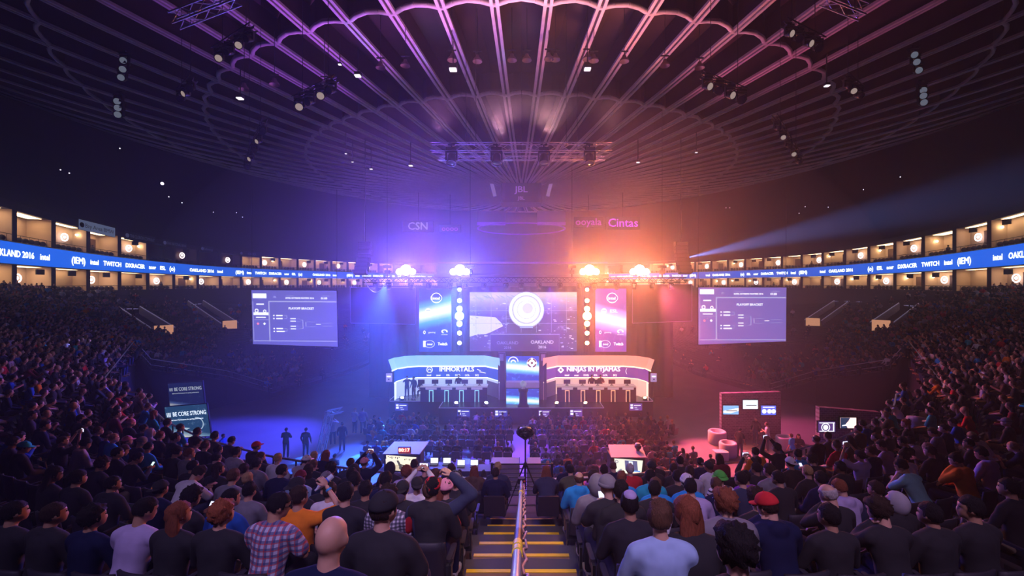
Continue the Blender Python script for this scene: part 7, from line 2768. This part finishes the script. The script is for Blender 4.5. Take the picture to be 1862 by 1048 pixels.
# spread people who landed on the same seat
placed.sort(key=lambda a: (a[0], a[1], abs(a[2].x)))
for it in range(10):
    for a, b in zip(placed[:-1], placed[1:]):
        if a[0] == b[0] and a[1] == b[1]:
            d = b[2] - a[2]
            L = math.hypot(d.x, d.y)
            if L < 0.50 and L > 1e-4:
                mv = d / L * (0.50 - L) / 2
                mv.z = 0
                a[2] -= mv
                b[2] += mv
for p in placed:
    if abs(p[2].x) < 1.0:
        p[2].x = 1.0 * p[0]
cnt = {}
WHO = {}
for sg, k, p, e, err in placed:
    (px, py, pose, yaw, pit, hair, hc, top, tc, skin, hat, hatc) = e
    n = cnt.get((sg, k), 0)
    cnt[(sg, k)] = n + 1
    zt = row_z = p.z
    loc = Vector((p.x, p.y, p.z))
    rz = face_dir(p) + rnd.uniform(-.08, .08)
    what = HN[hair] % {'black': 'black', 'dark': 'dark', 'brown': 'brown', 'auburn': 'reddish', 'blond': 'blond', 'grey': 'grey', 'red': 'red'}[hc] if hair else ''
    if hat and hat != 'kippah':
        what = CN.get(hatc, hatc) + ' ' + {'cap': 'cap', 'capback': 'backward cap', 'beanie': 'knit hat', 'bucket': 'brimmed hat', 'hoodup': 'hood'}[hat]
    if hat == 'kippah':
        what = 'pale skullcap'
    tops = CN.get(tc, tc) + ' ' + TN[top]
    side = 'left' if sg < 0 else 'right'
    lab = 'person with %s, %s, row %s from the rail, %s %s of aisle' % (what, tops, OR[k] if k < 20 else 'back', OR[n], side) if what else 'person in %s, row %s from the rail, %s %s of aisle' % (tops, OR[k], OR[n], side)
    lab = lab.replace('row ', '').replace(' from the rail', ' row up').replace('of aisle', 'of stairs')
    tm = {'plaid1': PLAID1, 'plaid2': PLAID2, 'stripe': stripe_mat()}.get(tc)
    t, H = person(loc, rz, pose, yaw, pit, hair, hc, top, tc if not tm else 'black', skin, hat if hat != 'hoodup' else 'hoodup', hatc or 'black', rnd.choice(['denim', 'black', 'charcoal', 'navy', 'khaki']), rnd.uniform(.97, 1.05), lab, 'people in the near seats', 0.016, tm)
    WHO[(px, py)] = (t, H, rz)
    TAKEN.append((loc.x, loc.y))
    arena_seat(loc, rz, 'dark seat under person in %s, %s row up, %s %s of stairs' % (tops, OR[k], OR[n], side), 'near arena seats')


def at_local(key, v):
    t, H, rz = WHO[key]
    return t.matrix_basis @ Vector(v) if True else None


def world_of(key, v):
    t, H, rz = WHO[key]
    M = Matrix.Translation(t.location) @ Matrix.Rotation(t.rotation_euler.z, 4, 'Z') @ Matrix.Scale(t.scale.x, 4)
    return M @ Vector(v)


# phones held in the hands of people in a phone pose
M_pb = mat('phone_black', (0.02, 0.02, 0.02), 0.3)
for key, (t, H, rz) in list(WHO.items()):
    e = [x for x in NEAR if (x[0], x[1]) == key][0]
    if e[2] in ('phone', 'up'):
        v = (0, .47, .90) if e[2] == 'phone' else (0, .38, 1.36)
        c = world_of(key, v)
        o = empty('smartphone', 'lit smartphone held up by the ' + t['label'].replace('person with ', 'person with '), 'phone', c, rz)
        lw = o['label'].split()
        o['label'] = ' '.join(lw[:16]).rstrip(',')
        m = MB().mat(M_pb)
        rt = Matrix.Rotation(math.radians(-35 if e[2] == 'phone' else 0), 3, 'X')
        s = (.078, .009, .15) if e[2] == 'phone' else (.15, .009, .078)
        m.box((0, 0, 0), s, rt)
        m.build('phone_case', parent=o)
        m = MB().mat(glow('phone_screen_' + ('green' if key[0] == 229 else 'white'), (0.6, 0.9, 0.85) if key[0] == 229 else (0.75, 0.72, 1.0), 1.5))
        m.box(rt @ Vector((0, -.0055, 0)), (s[0] * .9, .002, s[2] * .9), rt)
        m.build('display', parent=o)
# water bottle of the drinking man, poster tube of the woman, glasses, headphones, cap emblem
key = (600, 924)
c = world_of(key, (.14, .27, 1.22))
o = empty('water_bottle', 'clear water bottle with blue label raised to the mouth of the orange-shirted man', 'bottle', c, WHO[key][2])
m = MB().mat(mat('bottle_clear', (0.6, 0.7, 0.9), 0.15))
ax = Vector((-.25, -.35, .9)).normalized() * -1
m.lathe((0, 0, 0), [(.005, -.12), (.030, -.115), (.033, 0), (.030, .06), (.012, .10), (.012, .12), (.001, .12)], 14, axis=(-.5, -.5, -.4))
m.build('body', parent=o)
MB().mat(mat('bottle_label_blue', (0.03, 0.12, 0.8), 0.4)).lathe((0, 0, 0), [(.0345, -.05), (.0345, .02)], 14, axis=(-.5, -.5, -.4)).build('bottle_label', parent=o)
key = (1251, 952)
c = world_of(key, (-.20, .12, .95))
o = MB().mat(mat('poster_paper_white', (0.78, 0.75, 0.88), 0.6))
b = world_of(key, (-.34, .05, .66))
a = world_of(key, (-.10, .26, 1.14))
o.tube(a, b, .045, .040, 16)
tag(o.build('rolled_poster'), 'white rolled poster held upright by the long-haired woman in black', 'poster')
key = (473, 938)
t, H, rz = WHO[key]
m = MB().mat(M_pb)
for s in (-1, 1):
    m.lathe((s * .032, .098, .006), [(.024, 0), (.027, .002), (.024, .004)], 14, axis=(0, 1, 0))
    m.tube((s * .058, .092, .01), (s * .078, 0, .012), .003, n=5)
m.tube((-.008, .102, .008), (.008, .102, .008), .003, n=5)
link('glasses', m.mesh('glasses'), t, None, H)
m = MB().mat(mat('wristband_blue', (0.02, 0.35, 0.85), 0.4))
for (ky, w_, e_) in (((473, 938), (.05, .36, .68), (.28, .14, .74)), ((600, 924), (.20, .20, 1.22), (.40, .12, 1.00))):
    tt, HH, rr = WHO[ky]
    m = MB().mat(mat('wristband_blue', (0.02, 0.35, 0.85), 0.4))
    w_, e_ = Vector(w_), Vector(e_)
    d = (e_ - w_).normalized()
    m.tube(w_ + d * .04, w_ + d * .062, .033, n=14)
    link('wristband', m.mesh('wristband'), tt)
key = (849, 884)
t, H, rz = WHO[key]
m = MB().mat(M_dkmetal)
pts = [Vector((.092 * math.cos(a), -.01, .02 + .118 * math.sin(a))) for a in [PI * i / 10 for i in range(11)]]
m.path(pts, .012, 6)
for s in (-1, 1):
    m.lathe((s * .085, -.01, .0), [(.03, -.01), (.038, 0), (.03, .03), (.001, .03)], 14, axis=(s, 0, 0))
link('headphones', m.mesh('headphones'), t, None, H)
for key, col, shp in (((281, 886), (1.0, .35, .1), 'flame'), ((1567, 822), (.8, .8, .85), 'box'), ((1443, 853), (.05, .05, .08), 'box')):
    t, H, rz = WHO[key]
    m = MB().mat(mat('cap_emblem_' + shp + str(key[0]), col, .6))
    F = Face((0, -.131, .055), (1, 0, 0), (0, 0.25, 1))
    if shp == 'flame':
        F.poly(m, m.M[0], [(-.012, -.012), (.012, -.012), (.015, .004), (.004, .012), (0, .026), (-.006, .012), (-.015, .004)], 0.0)
        F.text(m, mat('cap_letter_pale', (.6, .6, .65), .6), 'EXTREME', 0, -.022, .016, 0.0)
    else:
        F.rect(m, m.M[0], -.016, -.010, .016, .018, 0.0)
    link('emblem', m.mesh('emblem'), t, None, H)
# jacket lettering
key = (1640, 910)
t, H, rz = WHO[key]
m = MB()
F = Face((0, -.165, .80), (1, 0, 0), (0, .08, 1))
pm = mat('jacket_patch_white', (.75, .72, .85), .6)
F.rect(m, pm, -.13, -.035, .13, .04, 0.0)
F.text(m, mat('cloth_black', (.02, .02, .025)), '#NEEDIT', 0, 0, .062, 0.003)
link('patch', m.mesh('patch'), t)
for key, txt, col, sz in (((1030, 872), 'G FF', (.6, .7, .9), .07), ((1443, 853), 'LoL', (.7, .6, .3), .06), ((849, 884), 'w', (.75, .75, .8), .12)):
    t, H, rz = WHO[key]
    m = MB()
    F = Face((0, -.150, .82), (1, 0, 0), (0, .06, 1))
    F.text(m, mat('shirt_print' + str(key[0]), col, .7), txt, 0, 0, sz, 0.0, 1, 0.002)
    link('shirt_print', m.mesh('shirt_print'), t)

# empty near seats between people and beside the stairs
ne = 0
for k in range(0, 11):
    for sg in (-1, 1):
        pts = [p for p in row_curve(k, sg) if p is not None]
        acc, last, idx = 0.0, pts[0], 0
        for p in pts[1:]:
            acc += (p - last).length
            last = p
            if acc < 1.05 + 0.54 * idx:
                continue
            idx += 1
            if p.y > 14 or ne > 70 or idx > 19:
                continue
            if all((p.x - a) ** 2 + (p.y - b) ** 2 > .45 ** 2 for a, b in TAKEN):
                pxx = CX + FPX * p.x / p.y
                if pxx < -30 or pxx > 1890 or p.y < 1.6:
                    continue
                arena_seat(p, face_dir(p), 'empty dark arena seat, %s row up, %s free place %s of the stairs' % (OR[k], OR[min(idx - 1, 40)], 'left' if sg < 0 else 'right'), 'near arena seats')
                ne += 1

# ================================================================== farther people
TOPS = ['black'] * 7 + ['charcoal'] * 5 + ['navy'] * 3 + ['grey'] * 3 + ['lightgrey', 'white', 'white', 'red', 'maroon', 'blue', 'lavender', 'denim', 'denim', 'olive', 'brown'] * 2 + ['black', 'charcoal', 'navy'] * 4 + ['brightblue', 'orange', 'teal', 'pink']
POSL = ['rest'] * 5 + ['lap'] * 3 + ['lean'] * 2 + ['phone']
HAIRL = [('short', 'black'), ('short', 'dark'), ('short', 'brown'), ('curly', 'dark'), ('long', 'dark'), ('long', 'auburn'), ('short', 'blond'), ('quiff', 'black'), ('buzz', 'dark')]
proto_low = {}


def low_person(pose, kind):
    """coarse joined figure used where a person is only a few pixels tall; returns arrays with material slots 0 skin 1 top 2 legs 3 hair"""
    key = (pose, kind)
    if key in proto_low:
        return proto_low[key]
    J = skeleton(pose, 0, 0)
    mb = MB()
    R = J['lean']
    slots = []

    def part(slot, f):
        a = len(mb.f)
        f()
        slots.extend([slot] * (len(mb.f) - a))
    part(1, lambda: mb.ball(J['pelvis'], (.18, .14, .13), 7, 4, R))
    part(1, lambda: mb.ball((J['belly'] + J['chest']) / 2, (.185, .13, .25), 8, 5, R))
    part(1, lambda: mb.ball((J['sl'] + J['sr']) / 2, (.235, .095, .08), 8, 4, R))
    for s, e, w in (('sl', 'el', 'wl'), ('sr', 'er', 'wr')):
        part(1, lambda: mb.tube(J[s], J[e], .065, .05, 5, False))
        part(0 if kind % 2 else 1, lambda: mb.tube(J[e], J[w], .048, .035, 5, False))
        part(0, lambda: mb.ball(J[w], (.04, .05, .035), 5, 3))
    for s in 'lr':
        a, b, c, d = J['leg' + s]
        part(2, lambda: mb.tube(a, b, .10, .075, 5, False))
        part(2, lambda: mb.tube(b, c, .075, .05, 5))
        part(3, lambda: mb.tube(c - Vector((0, .03, .04)), d, .05, .04, 4))
    H = J['head']
    q = H.to_3x3()
    part(0, lambda: mb.tube(J['neck'], H @ Vector((0, 0, -.06)), .055, .05, 6, False))
    part(0, lambda: mb.ball(H @ Vector((0, .004, -.008)), (.074, .088, .112), 8, 6, q))
    part(0, lambda: mb.ball(H @ Vector((0, .095, -.025)), (.014, .02, .02), 5, 3, q))
    part(3, lambda: mb.ball(H @ Vector((0, -.022, .026)), (.086, .094, .102), 8, 6, q))
    if kind == 2:
        part(3, lambda: mb.ball(H @ Vector((0, -.06, -.10)), (.09, .05, .18), 7, 5, q))
    proto_low[key] = (np.array([tuple(v) for v in mb.v]), mb.f, slots)
    return proto_low[key]


class Mass:
    def __init__(self):
        self.v, self.f, self.mi, self.n = [], [], [], 0
        self.M = []

    def slot(self, m):
        if m not in self.M:
            self.M.append(m)
        return self.M.index(m)

    def person(self, p, rz, pose, kind, top, leg, hairm, skin, s=1.0):
        v, f, sl = low_person(pose, kind)
        c, sn = math.cos(rz), math.sin(rz)
        w = v * s
        w = np.stack([w[:, 0] * c - w[:, 1] * sn + p.x, w[:, 0] * sn + w[:, 1] * c + p.y, w[:, 2] + p.z], 1)
        ms = [self.slot(m) for m in (skin, top, leg, hairm)]
        self.v.append(w)
        self.f.extend([tuple(i + self.n for i in q) for q in f])
        self.mi.extend([ms[k] for k in sl])
        self.n += len(v)

    def build(self, name):
        me = bpy.data.meshes.new(name)
        me.from_pydata(np.concatenate(self.v).tolist(), [], self.f)
        for m in self.M:
            me.materials.append(m)
        me.polygons.foreach_set('material_index', self.mi)
        me.polygons.foreach_set('use_smooth', [True] * len(self.f))
        me.update()
        o = bpy.data.objects.new(name, me)
        COL.objects.link(o)
        return o


HM = [hair_mat(c) for c in ('black', 'dark', 'brown', 'blond')]
n_near = len(placed)
quota = 296 - n_near - 40      # individuals left for the floor and the sides
cands = []
rf = random.Random(5)
# floor audience: rows of chairs facing the stage, split by an aisle
floor_spots = []
for i in range(17):
    y = 29.6 - i * 0.92
    for s in (-1, 1):
        for j in range(22):
            x = s * (0.75 + 0.57 * j) if y < 29 else s * (0.9 + .57 * j)
            lim = 9.2 if y > 21.8 else 9.6
            x += rf.uniform(-.06, .06)
            if abs(x) > lim + (0.9 * math.sin(i)):
                continue
            if s < 0 and y < 23.4 and x > -9.6:
                continue
            if s > 0 and 19.5 < y < 23.6 and 3.8 < x < 6.4:
                continue
            if s > 0 and y < 19.9:
                continue
            if rf.random() < (.10 if s > 0 else .18):
                continue
            floor_spots.append(Vector((x, y + rf.uniform(-.1, .1), 0)))
floor_spots.sort(key=lambda p: p.y)
crowd = Mass()
chairs = MB().mat(mat('folding_chair_dark', (0.03, 0.03, 0.04), 0.6))


def zone_label(p):
    return ('left' if p.x < 0 else 'right')


NFL = 0
USED = set()


def fresh(fmt, h, tail):
    hn = {'short': 'short', 'curly': 'curly', 'long': 'long', 'quiff': 'swept', 'buzz': 'cropped'}[h[0]] + ' ' + {'auburn': 'reddish'}.get(h[1], h[1])
    for _ in range(200):
        c = rf.choice(TOPS if _ < 4 else list(CLOTH))
        l = fmt % (CN.get(c, c), hn, tail)
        if l not in USED:
            break
    USED.add(l)
    return c, l


for p in floor_spots:
    h = rf.choice(HAIRL)
    tcn = rf.choice(TOPS)
    pose = rf.choice(POSL)
    rz = face_dir(p, p.x * .5, 36) + rf.uniform(-.15, .15)
    seat_quads(chairs, p, rz)
    if NFL < 44 and p.y < 24.4:
        NFL += 1
        tcn, lab_ = fresh('floor spectator in %s top, %s hair, rear rows %s of floor aisle', h, zone_label(p))
        person(p, rz, pose, 0, 15 if pose == 'phone' else 0, h[0], h[1], rf.choice(['tee', 'long', 'hoodie']), tcn, rf.choice([0, 0, 1, 1, 2]), None, None, 'denim', rf.uniform(.96, 1.05),
               lab_, 'people seated on the floor', 0.016, shoes=False)
    else:
        crowd.person(p, rz, pose, 2 if h[0] == 'long' else rf.randint(0, 1), cloth(tcn), cloth(rf.choice(['denim', 'black', 'charcoal'])), rf.choice(HM), SKINS[rf.choice([0, 0, 1, 1, 2])], rf.uniform(.96, 1.05))
# side stands
ind = []
seats = MB().mat(M_seat)
for sg in (-1, 1):
    for k in range(0, 50):
        pts = [p for p in row_curve(k, sg) if p is not None]
        last = None
        acc = 0.0
        for p in pts:
            if last is None:
                last = p
                continue
            seg = (p - last).length
            nseg = 0
            d = (p - last)
            pos = acc
            while pos < seg:
                q = last + d * (pos / seg)
                pos += 0.55
                pxx = CX + FPX * q.x / max(q.y, .1)
                pyy = HY + FPX * (CAMZ - q.z - .6) / max(q.y, .1)
                if q.y < 9 or pxx < -40 or pxx > 1900 or near_vom(q):
                    continue
                dist = math.hypot(q.x, q.y)
                if q.y > 75:
                    continue
                if any((q.x - a) ** 2 + (q.y - b) ** 2 < .42 for a, b in TAKEN[-400:]) if dist < 20 else False:
                    continue
                rz = face_dir(q, 0, 34)
                # how full this part of the stand is
                ax = abs(pxx - CX)
                if ax > 700:
                    dens = .62
                elif ax > 560:
                    dens = .5 if pyy > 600 else .22
                elif ax > 400:
                    dens = .30 if pyy > 648 else .04
                elif ax > 230:
                    dens = .26 if pyy > 690 else .03
                else:
                    dens = 0
                if pyy < 556:
                    dens *= .25 if ax < 860 else .8
                if dist < 16:
                    dens = max(dens, .85)
                aisle = int((math.atan2(q.x, 34 - q.y) * 9) % 1.0 * 14) == 0
                if aisle:
                    continue
                occupied = rf.random() < dens
                if dist < 60:
                    seat_quads(seats, q, rz)
                if occupied:
                    ind.append((dist, q.copy(), rz))
            acc = pos - seg
            last = p
ind.sort(key=lambda a: a[0])
print('side people', len(ind), 'floor', len(floor_spots), 'near', n_near)
NS = max(0, 300 - 33 - 20 - n_near - NFL)
for i, (dist, q, rz) in enumerate(ind):
    h = rf.choice(HAIRL)
    tcn = rf.choice(TOPS)
    pose = rf.choice(POSL)
    if i < NS:
        side = 'left' if q.x < 0 else 'right'
        tcn, lab_ = fresh('person in %s top, %s hair, %s side stand beyond near rows', h, side)
        person(q, rz, pose, 0, 15 if pose == 'phone' else 0, h[0], h[1], rf.choice(['tee', 'long', 'hoodie', 'jacket']), tcn, rf.choice([0, 0, 1, 1, 2]), None, None, rf.choice(['denim', 'black']), rf.uniform(.96, 1.05),
               lab_, 'people in the %s side stand' % side, 0.016, shoes=False)
    else:
        crowd.person(q, rz, pose, 2 if h[0] == 'long' else rf.randint(0, 1), cloth(tcn), cloth(rf.choice(['denim', 'black', 'charcoal'])), rf.choice(HM), SKINS[rf.choice([0, 0, 1, 1, 2])], rf.uniform(.96, 1.05))
tag(crowd.build('crowd'), 'the many small seated spectators on the floor and in the far side stands', 'crowd', kind='stuff')
tag(seats.build('seating_rows'), 'long dark rows of arena seats filling both side stands', 'seating', kind='stuff')
tag(chairs.build('folding_chairs'), 'rows of dark folding chairs under the floor audience', 'seating', kind='stuff')

# standing people: on the floor, on stage, at the booths
STAND = [
 (605, 842, 27, 'standphone', 20, 'short', 'brown', 'jacket', 'lightgrey', 0, 'pale-jacketed person standing on the floor beside the light tower'), (622, 838, 26, 'stand', 10, 'short', 'dark', 'long', 'navy', 1, 'dark-clad person standing right of the light tower'),
 (645, 822, 29, 'standfold', -20, 'short', 'blond', 'tee', 'white', 0, 'person in white standing in the left floor group, first of a pair'), (660, 824, 29, 'stand', 0, 'short', 'brown', 'jacket', 'lavender', 0, 'person in pale jacket standing in the left floor group, second of a pair'),
 (690, 830, 27, 'stand', 180, 'short', 'black', 'long', 'navy', 1, 'dark figure standing alone between the left floor group and the monitor cabinet'), (1375, 790, 27, 'stand', 120, 'short', 'black', 'long', 'black', 1, 'dark person standing in front of the first brick wall, left'),
 (1395, 795, 26, 'standfold', 60, 'short', 'brown', 'tee', 'white', 0, 'person in a white tee standing before the first brick wall'), (1345, 812, 25, 'stand', -60, 'short', 'dark', 'tee', 'charcoal', 0, 'person in charcoal walking past the white tub seats'),
 (1373, 835, 22, 'stand', 40, 'short', 'dark', 'tee', 'white', 0, 'person in a white tee walking just beyond the right front rail'), (1440, 806, 24, 'stand', 30, 'short', 'dark', 'tee', 'brightblue', 1, 'person in bright blue standing between the two brick walls'),
 (1452, 800, 24, 'standfold', 150, 'long', 'dark', 'long', 'black', 0, 'dark long-haired person standing between the two brick walls'), (405, 800, 24, 'stand', -90, 'short', 'dark', 'tee', 'blue', 1, 'person in blue standing beside the BE CORE STRONG screen'),
 (520, 822, 25, 'standfold', 0, 'short', 'dark', 'long', 'charcoal', 0, 'dim person standing on the floor far left of the light tower'), (556, 830, 25, 'stand', 0, 'short', 'black', 'long', 'black', 1, 'dim dark person standing just left of the light tower'),
]
for (px, py, y, pose, deg, hair, hc, top, tc, sk, lab) in STAND:
    x = P(px, 0, y).x
    person((x, y, 0), math.radians(deg), pose, 0, 0, hair, hc, top, tc, sk, None, None, 'denim', 1.0, lab)
ZS = Z1
for (px, y, pose, deg, tc, lab) in ((740, 33.6, 'standphone', 200, 'navy', 'dark figure standing at the outer end of the blue booth, first of two'), (752.5, 33.4, 'stand', 150, 'black', 'dark figure leaning by the blue booth desk, second of two'),
                                    (834, 34.0, 'stand', 180, 'navy', 'coach standing behind the blue booth desk'), (1076, 34.0, 'stand', 180, 'maroon', 'coach in dark red standing behind the orange booth desk, left of two'),
                                    (1092, 34.0, 'standfold', 180, 'maroon', 'coach with folded arms behind the orange booth desk, right of two')):
    person((P(px, 0, y).x, y, ZS), math.radians(deg), pose, 0, 0, 'short', 'dark', 'long', tc, 0, None, None, 'black', 1.0, lab)
for sg, mons, nm in ((-1, (766, 791, 816, 845, 872), 'blue'), (1, (1031, 1059, 1087, 1112.5, 1140.5), 'orange')):
    for k, px in enumerate(mons):
        p = P(px, 0, 33.75)
        person((p.x, 33.75, ZS + .12), PI, 'lap', 0, 0, 'short', 'dark', 'tee', 'charcoal' if sg < 0 else 'black', 0, None, None, 'black', 1.0, 'player seated behind the %s monitor from the left at the %s booth desk' % (ordm[k], nm), 'players in the booths', shoes=False)
# production crew at the desks
for k, (px, tc, hh) in enumerate(((800, 'navy', 'short'), (835, 'charcoal', 'curly'), (858, 'black', 'short'), (880, 'black', 'long'))):
    p = P(px, 0, 19.9)
    person((p.x, 19.9, .15), 0.1 * (k - 1), 'lap', 0, 0, hh, 'dark', 'long', tc, 0, None, None, 'black', 1.0, 'crew member in %s working at the production desks, %s from the left' % (tc, OR[k]), 'crew at the production desks', shoes=False)
